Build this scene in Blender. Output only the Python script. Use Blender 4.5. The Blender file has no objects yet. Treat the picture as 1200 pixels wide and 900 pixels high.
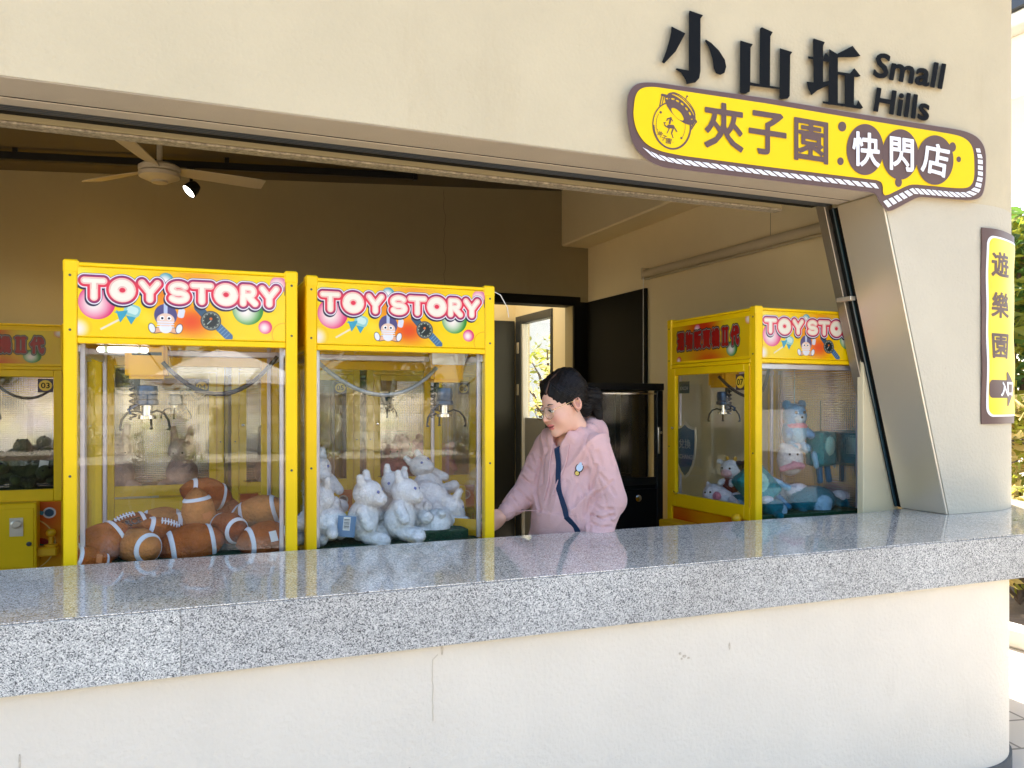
import bpy, bmesh, math, random
import numpy as np
from mathutils import Vector, Matrix, noise as mnoise

S = bpy.context.scene
C = S.collection
R = math.radians
PI = math.pi

# ------------------------------------------------------------------ camera
H_EYE = 1.5
YAW = R(22.4)
FPX = 960.0                      # focal length in pixels of a 1200 px wide frame
cam = bpy.data.cameras.new('camera')
cam.sensor_width = 36.0
cam.lens = 36.0 * FPX / 1200.0
cam.shift_y = 24.0 / 1200.0
cam.clip_start = 0.05
cam.clip_end = 2000
cam_o = bpy.data.objects.new('camera', cam)
C.objects.link(cam_o)
cam_o.location = (0, 0, H_EYE)
cam_o.rotation_euler = (R(90), 0, -YAW)
S.camera = cam_o

# ------------------------------------------------------------------ world, sun, exposure
SUN_DIR = Vector((0.34, 0.46, 0.80)).normalized()      # towards the sun
SUN_EL = math.asin(SUN_DIR.z)
SUN_AZ = math.atan2(SUN_DIR.x, SUN_DIR.y)              # from +Y towards +X
w = bpy.data.worlds.new('World')
S.world = w
w.use_nodes = True
wn = w.node_tree
bg = wn.nodes['Background']
sky = wn.nodes.new('ShaderNodeTexSky')
sky.sky_type = 'NISHITA'
sky.sun_disc = False
sky.sun_elevation = SUN_EL
sky.sun_rotation = SUN_AZ
sky.dust_density = 2.0
sky.ozone_density = 0.8
wn.links.new(sky.outputs[0], bg.inputs[0])
bg.inputs[1].default_value = 0.13
sun = bpy.data.lights.new('sun', 'SUN')
sun.energy = 4.2
sun.angle = R(0.5)
sun.color = (1.0, 0.93, 0.82)
sun_o = bpy.data.objects.new('sun', sun)
C.objects.link(sun_o)
sun_o.rotation_euler = SUN_DIR.to_track_quat('Z', 'Y').to_euler()
sun_o.location = (0, 0, 12)
S.view_settings.view_transform = 'Standard'
S.view_settings.look = 'None'
S.view_settings.exposure = 2.32
S.view_settings.gamma = 1.0
S.view_settings.use_curve_mapping = False
S.cycles.max_bounces = 9
S.cycles.diffuse_bounces = 5
S.cycles.glossy_bounces = 5
S.cycles.transparent_max_bounces = 40
S.cycles.sample_clamp_indirect = 8.0
S.cycles.caustics_reflective = False
S.cycles.caustics_refractive = False
S.cycles.use_denoising = True


# ------------------------------------------------------------------ helpers
def at(px, py, Y=None, X=None, dz=0.0):
    """A pixel of the 1200x900 photograph to the point where its ray meets the plane Y= or X= (metres)."""
    u = (px - 600.0) / FPX
    v = (474.0 - py) / FPX
    s, c = math.sin(YAW), math.cos(YAW)
    dx, dy = s + u * c, c - u * s
    t = Y / dy if Y is not None else X / dx
    return Vector((dx * t, dy * t, H_EYE + v * t + dz))


def srgb(r, g, b):
    def f(x):
        x /= 255.0
        return x / 12.92 if x <= 0.04045 else ((x + 0.055) / 1.055) ** 2.4
    return (f(r), f(g), f(b), 1.0)


def lin(a):
    a = np.clip(np.asarray(a, float) / 255.0, 0, 1)
    return np.where(a <= 0.04045, a / 12.92, ((a + 0.055) / 1.055) ** 2.4)


class MB:
    def __init__(s):
        s.v = []
        s.f = []

    def add(s, vs, fs):
        n = len(s.v)
        s.v += [tuple(x) for x in vs]
        s.f += [tuple(i + n for i in q) for q in fs]
        return s

    def box(s, x0, x1, y0, y1, z0, z1):
        v = [(x0, y0, z0), (x1, y0, z0), (x1, y1, z0), (x0, y1, z0), (x0, y0, z1), (x1, y0, z1), (x1, y1, z1), (x0, y1, z1)]
        return s.add(v, [(0, 3, 2, 1), (4, 5, 6, 7), (0, 1, 5, 4), (1, 2, 6, 5), (2, 3, 7, 6), (3, 0, 4, 7)])

    def rings(s, rs, cap=True, closed=True):
        n = len(rs[0])
        vs = [p for r in rs for p in r]
        fs = []
        for i in range(len(rs) - 1):
            for k in range(n if closed else n - 1):
                a, b = i * n + k, i * n + (k + 1) % n
                fs.append((a, b, b + n, a + n))
        if cap:
            fs.append(tuple(range(n - 1, -1, -1)))
            fs.append(tuple((len(rs) - 1) * n + k for k in range(n)))
        return s.add(vs, fs)

    def prism(s, out, z0, z1):
        return s.rings([[(x, y, z0) for x, y in out], [(x, y, z1) for x, y in out]])

    def prism_y(s, out, y0, y1):
        """outline in XZ, counter-clockwise seen from -Y, extruded from y0 (front) to y1."""
        return s.rings([[(x, y1, z) for x, z in out], [(x, y0, z) for x, z in out]])

    def tube(s, pts, r, n=8, cap=True):
        pts = [Vector(p) for p in pts]
        rr = r if isinstance(r, (list, tuple)) else [r] * len(pts)
        rs = []
        up = Vector((0, 0, 1))
        prev = None
        for i, p in enumerate(pts):
            t = (pts[min(i + 1, len(pts) - 1)] - pts[max(i - 1, 0)]).normalized()
            if prev is None:
                a = up if abs(t.z) < 0.9 else Vector((1, 0, 0))
                nrm = (a - t * a.dot(t)).normalized()
            else:
                nrm = (prev - t * prev.dot(t)).normalized()
            prev = nrm
            b = t.cross(nrm)
            rs.append([tuple(p + nrm * (rr[i] * math.cos(2 * PI * k / n)) + b * (rr[i] * math.sin(2 * PI * k / n))) for k in range(n)])
        return s.rings(rs, cap)

    def lathe(s, prof, n=24, c=(0, 0, 0), axis='z'):
        rs = []
        for r, h in prof:
            ring = []
            for k in range(n):
                a = 2 * PI * k / n
                x, y = r * math.cos(a), r * math.sin(a)
                if axis == 'z':
                    p = (c[0] + x, c[1] + y, c[2] + h)
                elif axis == 'x':
                    p = (c[0] + h, c[1] + x, c[2] + y)
                else:
                    p = (c[0] + y, c[1] + h, c[2] + x)
                ring.append(p)
            rs.append(ring)
        return s.rings(rs)

    def sphere(s, c, r, n=12, m=8):
        rr = r if isinstance(r, (tuple, list)) else (r, r, r)
        rs = []
        for i in range(1, m):
            t = PI * i / m
            rs.append([(c[0] + rr[0] * math.sin(t) * math.cos(2 * PI * k / n), c[1] + rr[1] * math.sin(t) * math.sin(2 * PI * k / n), c[2] - rr[2] * math.cos(t)) for k in range(n)])
        return s.rings(rs)

    def mesh(s, name, mat, bevel=0.0, smooth=False, seg=1):
        me = bpy.data.meshes.new(name)
        me.from_pydata(s.v, [], s.f)
        me.validate()
        if bevel:
            bm = bmesh.new()
            bm.from_mesh(me)
            bmesh.ops.recalc_face_normals(bm, faces=bm.faces)
            es = [e for e in bm.edges if len(e.link_faces) == 2 and e.calc_face_angle(0) > 0.6]
            bmesh.ops.bevel(bm, geom=es, offset=bevel, segments=seg, affect='EDGES', clamp_overlap=True)
            bm.to_mesh(me)
            bm.free()
        else:
            bm = bmesh.new()
            bm.from_mesh(me)
            bmesh.ops.recalc_face_normals(bm, faces=bm.faces)
            bm.to_mesh(me)
            bm.free()
        if smooth:
            me.shade_smooth()
            if hasattr(me, 'set_sharp_from_angle'):
                me.set_sharp_from_angle(angle=R(38))
        if mat is not None:
            me.materials.append(mat)
        return me

    def build(s, name, mat, parent=None, bevel=0.0, smooth=False, seg=1):
        return link(name, s.mesh(name, mat, bevel, smooth, seg), parent)


def link(name, me, parent=None, loc=None, rot=None):
    o = bpy.data.objects.new(name, me)
    C.objects.link(o)
    if parent is not None:
        o.parent = parent
    if loc is not None:
        o.location = loc
    if rot is not None:
        o.rotation_euler = rot
    return o


def tag(o, label, cat, group=None):
    o['label'] = label
    o['category'] = cat
    if group:
        o['group'] = group
    return o


def struct(o):
    o['kind'] = 'structure'
    return o


def empty(name, loc=(0, 0, 0), rz=0.0):
    o = bpy.data.objects.new(name, None)
    o.empty_display_size = 0.1
    C.objects.link(o)
    o.location = loc
    o.rotation_euler = (0, 0, rz)
    return o


def copy_tree(o, parent=None):
    c = o.copy()
    C.objects.link(c)
    if parent is not None:
        c.parent = parent
    for ch in list(o.children):
        copy_tree(ch, c)
    return c


# ------------------------------------------------------------------ materials
MATS = {}


def mat(name, col, rough=0.5, metal=0.0, var=0.0, vscale=3.0, bump=0.0, bscale=60.0, spec=0.5, sheen=0.0, coat=0.0, attr=False, stain=None, rvar=0.0):
    m = bpy.data.materials.new(name)
    m.use_nodes = True
    nt = m.node_tree
    p = nt.nodes['Principled BSDF']
    col = tuple(col[:3]) + (1.0,)
    p.inputs['Base Color'].default_value = col
    p.inputs['Roughness'].default_value = rough
    p.inputs['Metallic'].default_value = metal
    p.inputs['Specular IOR Level'].default_value = spec
    if sheen:
        p.inputs['Sheen Weight'].default_value = sheen
        p.inputs['Sheen Roughness'].default_value = 0.4
    if coat:
        p.inputs['Coat Weight'].default_value = coat
        p.inputs['Coat Roughness'].default_value = 0.06
    tc = nt.nodes.new('ShaderNodeTexCoord')
    src = None
    if attr:
        a = nt.nodes.new('ShaderNodeAttribute')
        a.attribute_name = 'Col'
        src = a.outputs['Color']
    if var > 0:
        n = nt.nodes.new('ShaderNodeTexNoise')
        n.inputs['Scale'].default_value = vscale
        n.inputs['Detail'].default_value = 6
        n.inputs['Roughness'].default_value = 0.6
        nt.links.new(tc.outputs['Object'], n.inputs['Vector'])
        mr = nt.nodes.new('ShaderNodeMapRange')
        mr.inputs['From Min'].default_value = 0.3
        mr.inputs['From Max'].default_value = 0.7
        mr.inputs['To Min'].default_value = 1 - var
        mr.inputs['To Max'].default_value = 1 + var
        nt.links.new(n.outputs['Fac'], mr.inputs['Value'])
        mx = nt.nodes.new('ShaderNodeVectorMath')
        mx.operation = 'SCALE'
        if src is not None:
            nt.links.new(src, mx.inputs[0])
        else:
            mx.inputs[0].default_value = col[:3]
        nt.links.new(mr.outputs[0], mx.inputs['Scale'])
        src = mx.outputs[0]
        if rvar:
            mr2 = nt.nodes.new('ShaderNodeMapRange')
            mr2.inputs['From Min'].default_value = 0.3
            mr2.inputs['From Max'].default_value = 0.7
            mr2.inputs['To Min'].default_value = max(0, rough - rvar)
            mr2.inputs['To Max'].default_value = rough + rvar
            nt.links.new(n.outputs['Fac'], mr2.inputs['Value'])
            nt.links.new(mr2.outputs[0], p.inputs['Roughness'])
    if stain is not None:
        n2 = nt.nodes.new('ShaderNodeTexNoise')
        n2.inputs['Scale'].default_value = 1.6
        n2.inputs['Detail'].default_value = 9
        n2.inputs['Roughness'].default_value = 0.72
        mp = nt.nodes.new('ShaderNodeMapping')
        mp.inputs['Scale'].default_value = (2.2, 2.2, 0.5)
        nt.links.new(tc.outputs['Object'], mp.inputs['Vector'])
        nt.links.new(mp.outputs[0], n2.inputs['Vector'])
        cr = nt.nodes.new('ShaderNodeMapRange')
        cr.inputs['From Min'].default_value = 0.56
        cr.inputs['From Max'].default_value = 0.8
        cr.inputs['To Max'].default_value = 0.55
        nt.links.new(n2.outputs['Fac'], cr.inputs['Value'])
        mix = nt.nodes.new('ShaderNodeMix')
        mix.data_type = 'RGBA'
        nt.links.new(cr.outputs[0], mix.inputs['Factor'])
        if src is not None:
            nt.links.new(src, mix.inputs[6])
        else:
            mix.inputs[6].default_value = col
        mix.inputs[7].default_value = tuple(stain[:3]) + (1.0,)
        src = mix.outputs[2]
    if src is not None:
        nt.links.new(src, p.inputs['Base Color'])
    if bump > 0:
        n3 = nt.nodes.new('ShaderNodeTexNoise')
        n3.inputs['Scale'].default_value = bscale
        n3.inputs['Detail'].default_value = 5
        nt.links.new(tc.outputs['Object'], n3.inputs['Vector'])
        b = nt.nodes.new('ShaderNodeBump')
        b.inputs['Strength'].default_value = bump
        b.inputs['Distance'].default_value = 0.01
        nt.links.new(n3.outputs['Fac'], b.inputs['Height'])
        nt.links.new(b.outputs[0], p.inputs['Normal'])
    MATS[name] = m
    return m


def mat_emit(name, col, strength):
    m = bpy.data.materials.new(name)
    m.use_nodes = True
    p = m.node_tree.nodes['Principled BSDF']
    p.inputs['Base Color'].default_value = (0.8, 0.8, 0.8, 1)
    p.inputs['Emission Color'].default_value = tuple(col[:3]) + (1.0,)
    p.inputs['Emission Strength'].default_value = strength
    return m


def mat_glass(name, tint=(0.95, 0.97, 0.96), f0=0.04, rough=0.0, dirt=0.03):
    """thin pane: clear, with Schlick reflection that is the same from both sides, and a little dust."""
    m = bpy.data.materials.new(name)
    m.use_nodes = True
    nt = m.node_tree
    nt.nodes.clear()
    out = nt.nodes.new('ShaderNodeOutputMaterial')
    tr = nt.nodes.new('ShaderNodeBsdfTransparent')
    tr.inputs[0].default_value = tuple(tint) + (1,)
    gl = nt.nodes.new('ShaderNodeBsdfGlossy')
    gl.inputs['Roughness'].default_value = rough
    lw = nt.nodes.new('ShaderNodeLayerWeight')
    lw.inputs[0].default_value = 0.5
    pw = nt.nodes.new('ShaderNodeMath')
    pw.operation = 'POWER'
    pw.inputs[1].default_value = 5.0
    nt.links.new(lw.outputs['Facing'], pw.inputs[0])
    ma = nt.nodes.new('ShaderNodeMath')
    ma.operation = 'MULTIPLY_ADD'
    ma.inputs[1].default_value = 1 - f0
    ma.inputs[2].default_value = f0
    nt.links.new(pw.outputs[0], ma.inputs[0])
    mix = nt.nodes.new('ShaderNodeMixShader')
    nt.links.new(ma.outputs[0], mix.inputs[0])
    nt.links.new(tr.outputs[0], mix.inputs[1])
    nt.links.new(gl.outputs[0], mix.inputs[2])
    df = nt.nodes.new('ShaderNodeBsdfDiffuse')
    df.inputs[0].default_value = (0.8, 0.8, 0.78, 1)
    tc = nt.nodes.new('ShaderNodeTexCoord')
    mp = nt.nodes.new('ShaderNodeMapping')
    mp.inputs['Scale'].default_value = (7, 7, 2.0)
    nz = nt.nodes.new('ShaderNodeTexNoise')
    nz.inputs['Scale'].default_value = 2.0
    nz.inputs['Detail'].default_value = 8
    nz.inputs['Roughness'].default_value = 0.7
    nt.links.new(tc.outputs['Object'], mp.inputs[0])
    nt.links.new(mp.outputs[0], nz.inputs['Vector'])
    mr = nt.nodes.new('ShaderNodeMapRange')
    mr.inputs['From Min'].default_value = 0.5
    mr.inputs['From Max'].default_value = 0.8
    mr.inputs['To Min'].default_value = dirt * 0.25
    mr.inputs['To Max'].default_value = dirt * 2.5
    nt.links.new(nz.outputs['Fac'], mr.inputs['Value'])
    mix2 = nt.nodes.new('ShaderNodeMixShader')
    nt.links.new(mr.outputs[0], mix2.inputs[0])
    nt.links.new(mix.outputs[0], mix2.inputs[1])
    nt.links.new(df.outputs[0], mix2.inputs[2])
    nt.links.new(mix2.outputs[0], out.inputs[0])
    return m


def mat_granite(name, rough, spec=0.5, scale=190.0, gain=(1, 1, 1)):
    m = bpy.data.materials.new(name)
    m.use_nodes = True
    nt = m.node_tree
    p = nt.nodes['Principled BSDF']
    tc = nt.nodes.new('ShaderNodeTexCoord')
    v1 = nt.nodes.new('ShaderNodeTexVoronoi')
    v1.inputs['Scale'].default_value = scale
    nt.links.new(tc.outputs['Object'], v1.inputs['Vector'])
    sep = nt.nodes.new('ShaderNodeSeparateColor')
    nt.links.new(v1.outputs['Color'], sep.inputs[0])
    nz = nt.nodes.new('ShaderNodeTexNoise')
    nz.inputs['Scale'].default_value = 26.0
    nz.inputs['Detail'].default_value = 5
    nt.links.new(tc.outputs['Object'], nz.inputs['Vector'])
    ad = nt.nodes.new('ShaderNodeMath')
    ad.operation = 'MULTIPLY_ADD'
    ad.inputs[1].default_value = 0.30
    nt.links.new(nz.outputs['Fac'], ad.inputs[0])
    nt.links.new(sep.outputs[0], ad.inputs[2])
    cr = nt.nodes.new('ShaderNodeValToRGB')
    e = cr.color_ramp
    e.interpolation = 'LINEAR'
    e.elements[0].position = 0.22
    e.elements[0].color = (0.05, 0.052, 0.056, 1)
    e.elements[1].position = 0.36
    e.elements[1].color = (0.155, 0.16, 0.165, 1)
    for pos, c in ((0.46, (0.265, 0.27, 0.272, 1)), (0.80, (0.345, 0.35, 0.35, 1)), (1.0, (0.50, 0.50, 0.49, 1))):
        x = e.elements.new(pos)
        x.color = c
    nt.links.new(ad.outputs[0], cr.inputs[0])
    big = nt.nodes.new('ShaderNodeTexNoise')
    big.inputs['Scale'].default_value = 1.3
    big.inputs['Detail'].default_value = 4
    nt.links.new(tc.outputs['Object'], big.inputs['Vector'])
    mr = nt.nodes.new('ShaderNodeMapRange')
    mr.inputs['From Min'].default_value = 0.35
    mr.inputs['From Max'].default_value = 0.65
    mr.inputs['To Min'].default_value = 0.86
    mr.inputs['To Max'].default_value = 1.12
    nt.links.new(big.outputs['Fac'], mr.inputs['Value'])
    mx = nt.nodes.new('ShaderNodeVectorMath')
    mx.operation = 'SCALE'
    nt.links.new(cr.outputs[0], mx.inputs[0])
    nt.links.new(mr.outputs[0], mx.inputs['Scale'])
    gn = nt.nodes.new('ShaderNodeVectorMath')
    gn.operation = 'MULTIPLY'
    gn.inputs[1].default_value = gain
    nt.links.new(mx.outputs[0], gn.inputs[0])
    nt.links.new(gn.outputs[0], p.inputs['Base Color'])
    mr2 = nt.nodes.new('ShaderNodeMapRange')
    mr2.inputs['From Min'].default_value = 0.3
    mr2.inputs['From Max'].default_value = 0.7
    mr2.inputs['To Min'].default_value = rough * 0.7
    mr2.inputs['To Max'].default_value = rough * 1.5
    nt.links.new(big.outputs['Fac'], mr2.inputs['Value'])
    nt.links.new(mr2.outputs[0], p.inputs['Roughness'])
    p.inputs['Specular IOR Level'].default_value = spec
    return m


def mat_holo(name):
    """prismatic mirror film: metal with a fine embossed grid of cells, lilac and gold by cell."""
    m = bpy.data.materials.new(name)
    m.use_nodes = True
    nt = m.node_tree
    p = nt.nodes['Principled BSDF']
    p.inputs['Metallic'].default_value = 0.9
    p.inputs['Roughness'].default_value = 0.16
    tc = nt.nodes.new('ShaderNodeTexCoord')
    v = nt.nodes.new('ShaderNodeTexVoronoi')
    v.inputs['Scale'].default_value = 75.0
    v.inputs['Randomness'].default_value = 0.12
    nt.links.new(tc.outputs['Object'], v.inputs['Vector'])
    n = nt.nodes.new('ShaderNodeTexNoise')
    n.inputs['Scale'].default_value = 5.0
    n.inputs['Detail'].default_value = 3
    nt.links.new(tc.outputs['Object'], n.inputs['Vector'])
    cr = nt.nodes.new('ShaderNodeValToRGB')
    e = cr.color_ramp
    e.elements[0].position = 0.3
    e.elements[0].color = (0.80, 0.72, 0.92, 1)
    e.elements[1].position = 0.7
    e.elements[1].color = (0.93, 0.85, 0.64, 1)
    nt.links.new(n.outputs['Fac'], cr.inputs[0])
    nt.links.new(cr.outputs[0], p.inputs['Base Color'])
    b = nt.nodes.new('ShaderNodeBump')
    b.inputs['Strength'].default_value = 0.35
    b.inputs['Distance'].default_value = 0.003
    nt.links.new(v.outputs['Distance'], b.inputs['Height'])
    nt.links.new(b.outputs[0], p.inputs['Normal'])
    return m


def mat_steel(name, col=(0.62, 0.6, 0.56), rough=0.28, metal=1.0):
    m = mat(name, col, rough, metal)
    nt = m.node_tree
    p = nt.nodes['Principled BSDF']
    tc = nt.nodes.new('ShaderNodeTexCoord')
    mp = nt.nodes.new('ShaderNodeMapping')
    mp.inputs['Scale'].default_value = (3, 3, 90)
    n = nt.nodes.new('ShaderNodeTexNoise')
    n.inputs['Scale'].default_value = 4
    n.inputs['Detail'].default_value = 6
    nt.links.new(tc.outputs['Object'], mp.inputs[0])
    nt.links.new(mp.outputs[0], n.inputs['Vector'])
    mr = nt.nodes.new('ShaderNodeMapRange')
    mr.inputs['To Min'].default_value = rough - 0.08
    mr.inputs['To Max'].default_value = rough + 0.14
    nt.links.new(n.outputs['Fac'], mr.inputs['Value'])
    nt.links.new(mr.outputs[0], p.inputs['Roughness'])
    b = nt.nodes.new('ShaderNodeBump')
    b.inputs['Strength'].default_value = 0.05
    b.inputs['Distance'].default_value = 0.003
    nt.links.new(n.outputs['Fac'], b.inputs['Height'])
    nt.links.new(b.outputs[0], p.inputs['Normal'])
    return m


M_STUCCO = mat('cream_stucco', (0.555, 0.478, 0.322), 0.85, var=0.045, vscale=2.5, bump=0.42, bscale=62, stain=(0.46, 0.375, 0.235), spec=0.2)
M_STUCCO2 = mat('stucco_ground_bounce', (0.70, 0.635, 0.53), 0.85, var=0.04, vscale=2.5, bump=0.38, bscale=62, stain=(0.60, 0.53, 0.43), spec=0.2)  # same plaster as the lintel, whitened: ground bounce put into the colour
M_STUCCO3 = mat('stucco_pillar_lit', (0.545, 0.495, 0.385), 0.85, var=0.04, vscale=2.5, bump=0.45, bscale=58, stain=(0.47, 0.43, 0.36), spec=0.2)  # same plaster again, the pillar's whiter light put into the colour
M_SOFFIT = mat('soffit_plaster', (0.50, 0.43, 0.335), 0.85, var=0.05, vscale=3, bump=0.18, bscale=120, spec=0.2)
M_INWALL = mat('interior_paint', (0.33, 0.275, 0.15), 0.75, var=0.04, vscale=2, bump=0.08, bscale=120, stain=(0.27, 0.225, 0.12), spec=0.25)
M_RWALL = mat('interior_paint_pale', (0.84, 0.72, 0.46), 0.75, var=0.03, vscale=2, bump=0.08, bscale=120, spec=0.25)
M_CEIL = mat('ceiling_paint', (0.12, 0.10, 0.066), 0.8, var=0.04, vscale=2, spec=0.2)  # weak light up there put into the colour, darker than the paint
M_BLACK = mat('matt_black_paint', (0.008, 0.008, 0.007), 0.6, var=0.1, spec=0.15)
M_BLACKMETAL = mat('black_metal', (0.014, 0.015, 0.016), 0.38, 0.3)
M_DARKGREY = mat('dark_grey_metal', (0.06, 0.065, 0.07), 0.4, 0.4)
M_FLOOR = mat('polished_concrete', (0.46, 0.42, 0.36), 0.32, var=0.12, vscale=4, rvar=0.08)
M_YEL = mat('yellow_powder_coat', (0.90, 0.575, 0.002), 0.36, var=0.03, vscale=6, spec=0.3, bump=0.01, bscale=400)
M_YELD = mat('yellow_moulded_plastic', (0.74, 0.40, 0.006), 0.42, var=0.05, vscale=14, spec=0.4)
M_LILAC = mat('lilac_aluminium', (0.60, 0.57, 0.66), 0.34, 0.55)
M_WHITEPL = mat('white_plastic', (0.80, 0.80, 0.78), 0.4)
M_BLUEMETAL = mat('blue_anodised_metal', (0.022, 0.062, 0.14), 0.3, 0.6)
M_CHROME = mat('chrome', (0.72, 0.72, 0.74), 0.12, 1.0)
M_CABLE = mat('grey_cable', (0.035, 0.028, 0.03), 0.45)
M_SILVERCABLE = mat('silver_cable', (0.36, 0.34, 0.30), 0.35, 0.5)
M_TURF = mat('green_turf', (0.014, 0.055, 0.028), 0.95, var=0.4, vscale=60, bump=0.9, bscale=260, spec=0.1)
M_GLASS = mat_glass('machine_glass', (0.975, 0.985, 0.98), 0.040, dirt=0.007)
M_SHOPGLASS = mat_glass('door_glass', (0.93, 0.96, 0.96), 0.04, dirt=0.02)
M_HOLO = mat_holo('prism_film')
M_STEEL = mat_steel('brushed_steel', (0.74, 0.665, 0.53), 0.33, 0.6)
M_GRAN = mat_granite('granite_hammered', 0.5, 0.4, 380, (1.34, 1.32, 1.25))
M_GRANB = mat_granite('granite_hammered_darker', 0.45, 0.4, 360, (1.20, 1.18, 1.13))
M_GRANP = mat_granite('granite_polished', 0.05, 1.0, 330, (1.75, 1.60, 1.36))
M_PRINT = mat('printed_sheet', (1, 1, 1), 0.22, attr=True, spec=0.5)
M_PLUSHC = mat('plush_fabric', (1, 1, 1), 0.95, attr=True, var=0.12, vscale=55, bump=1.0, bscale=95, spec=0.05, sheen=0.12)
M_BROWN = mat('sign_brown', (0.105, 0.052, 0.04), 0.5, var=0.04)
M_SIGNYEL = mat('sign_yellow', (0.88, 0.585, 0.002), 0.55, var=0.02, spec=.2)
M_SIGNWHITE = mat('sign_white', (0.82, 0.82, 0.84), 0.45)
M_LETTER = mat('letter_black', (0.006, 0.007, 0.008), 0.75, spec=.12)
M_LED = mat_emit('led_tube_light', (1.0, 0.97, 0.9), 1.2)
M_SPOT = mat_emit('spot_lens_light', (1.0, 0.92, 0.78), 6.0)
M_CREAMPL = mat('cream_enamel', (0.56, 0.48, 0.33), 0.45, var=0.04)


def glow_free(name):
    return MATS[name]


# ------------------------------------------------------------------ 2-D signed distance tools
def seg_dist(P, a, b):
    a, b = np.asarray(a, float), np.asarray(b, float)
    d = b - a
    t = np.clip(((P - a) @ d) / max(d @ d, 1e-12), 0, 1)
    q = P - (a + t[..., None] * d)
    return np.sqrt((q * q).sum(-1))


def poly_sdf(P, loops):
    """signed distance (negative inside, even-odd) to closed polylines."""
    D = np.full(P.shape[:-1], 1e9)
    ins = np.zeros(P.shape[:-1], bool)
    x, y = P[..., 0], P[..., 1]
    for a, b in loops:
        D = np.minimum(D, seg_dist(P, a, b))
        c = (a[1] > y) != (b[1] > y)
        if c.any():
            xi = (b[0] - a[0]) * (y - a[1]) / (b[1] - a[1] + 1e-30) + a[0]
            ins ^= c & (x < xi)
    return np.where(ins, -D, D)


def poly_edges(pts):
    return [(pts[i], pts[(i + 1) % len(pts)]) for i in range(len(pts))]


GL = {}


def glyph_edges(text):
    if text in GL:
        return GL[text]
    c = bpy.data.curves.new('glyph', 'FONT')
    c.body = text
    c.resolution_u = 3
    o = bpy.data.objects.new('glyph', c)
    C.objects.link(o)
    dg = bpy.context.evaluated_depsgraph_get()
    me = bpy.data.meshes.new_from_object(o.evaluated_get(dg))
    bm = bmesh.new()
    bm.from_mesh(me)
    bmesh.ops.remove_doubles(bm, verts=bm.verts, dist=1e-5)
    es = [((e.verts[0].co.x, e.verts[0].co.y), (e.verts[1].co.x, e.verts[1].co.y)) for e in bm.edges if len(e.link_faces) == 1]
    bm.free()
    bpy.data.objects.remove(o)
    bpy.data.curves.remove(c)
    bpy.data.meshes.remove(me)
    xs = [p[0] for e in es for p in e]
    ys = [p[1] for e in es for p in e]
    GL[text] = (es, (min(xs), max(xs), min(ys), max(ys)))
    return GL[text]


def march(F, xs, ys, iso=0.0):
    """marching squares: list of polygons (in xs, ys coordinates) covering F<iso; shared vertices."""
    F = F - iso
    F = np.where(np.abs(F) < 1e-7, 1e-7, F)
    ny, nx = F.shape
    verts, idx, faces = [], {}, []

    def corner(i, j):
        k = ('c', i, j)
        if k not in idx:
            idx[k] = len(verts)
            verts.append((xs[i], ys[j]))
        return idx[k]

    def cross(i0, j0, i1, j1):
        k = (i0, j0, i1, j1) if (i0, j0) < (i1, j1) else (i1, j1, i0, j0)
        if k not in idx:
            a, b, c, d = k
            t = F[b, a] / (F[b, a] - F[d, c])
            idx[k] = len(verts)
            verts.append((xs[a] + t * (xs[c] - xs[a]), ys[b] + t * (ys[d] - ys[b])))
        return idx[k]
    ins = F < 0
    cnt = ins[:-1, :-1].astype(int) + ins[1:, :-1] + ins[:-1, 1:] + ins[1:, 1:]
    for j, i in zip(*np.nonzero(cnt)):
        cs = [(i, j), (i + 1, j), (i + 1, j + 1), (i, j + 1)]
        poly = []
        for k in range(4):
            a, b = cs[k], cs[(k + 1) % 4]
            ia, ib = ins[a[1], a[0]], ins[b[1], b[0]]
            if ia:
                poly.append(corner(*a))
            if ia != ib:
                poly.append(cross(a[0], a[1], b[0], b[1]))
        if len(poly) >= 3:
            faces.append(tuple(poly))
    return verts, faces


def slab(verts, faces, fmap, dmap):
    """front polygons mapped by fmap, plus side walls to the back positions dmap."""
    n = len(verts)
    V = [tuple(fmap(*v)) for v in verts] + [tuple(dmap(*v)) for v in verts]
    cnt = {}
    for f in faces:
        for k in range(len(f)):
            a, b = f[k], f[(k + 1) % len(f)]
            cnt[(a, b)] = cnt.get((a, b), 0) + 1
    F = list(faces)
    for (a, b) in cnt:
        if (b, a) not in cnt:
            F.append((b, a, a + n, b + n))
    return V, F


def shape_mesh(name, m, sdf, box, res, fmap, dmap, iso=0.0):
    x0, x1, y0, y1 = box
    nx = max(8, int((x1 - x0) / res))
    ny = max(8, int((y1 - y0) / res))
    xs, ys = np.linspace(x0, x1, nx), np.linspace(y0, y1, ny)
    X, Y = np.meshgrid(xs, ys)
    F = sdf(np.stack([X, Y], -1))
    v, f = march(F, xs, ys, iso)
    V, Fc = slab(v, f, fmap, dmap)
    me = bpy.data.meshes.new(name)
    me.from_pydata(V, [], Fc)
    me.validate()
    me.materials.append(m)
    return me


def glyph_mesh(name, text, bold, m, fmap01, dmap01, n=60):
    """glyph fattened by `bold` em with rounded corners; fmap01(s,t) takes its unit box (t up) to 3-D."""
    es, (x0, x1, y0, y1) = glyph_edges(text)
    x0, x1, y0, y1 = x0 - bold, x1 + bold, y0 - bold, y1 + bold
    g = lambda x, y: ((x - x0) / (x1 - x0), (y - y0) / (y1 - y0))
    pad = 0.01
    return shape_mesh(name, m, lambda P: poly_sdf(P, es), (x0 - pad, x1 + pad, y0 - pad, y1 + pad), (y1 - y0) / n,
                      lambda x, y: fmap01(*g(x, y)), lambda x, y: dmap01(*g(x, y)), bold)


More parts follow.
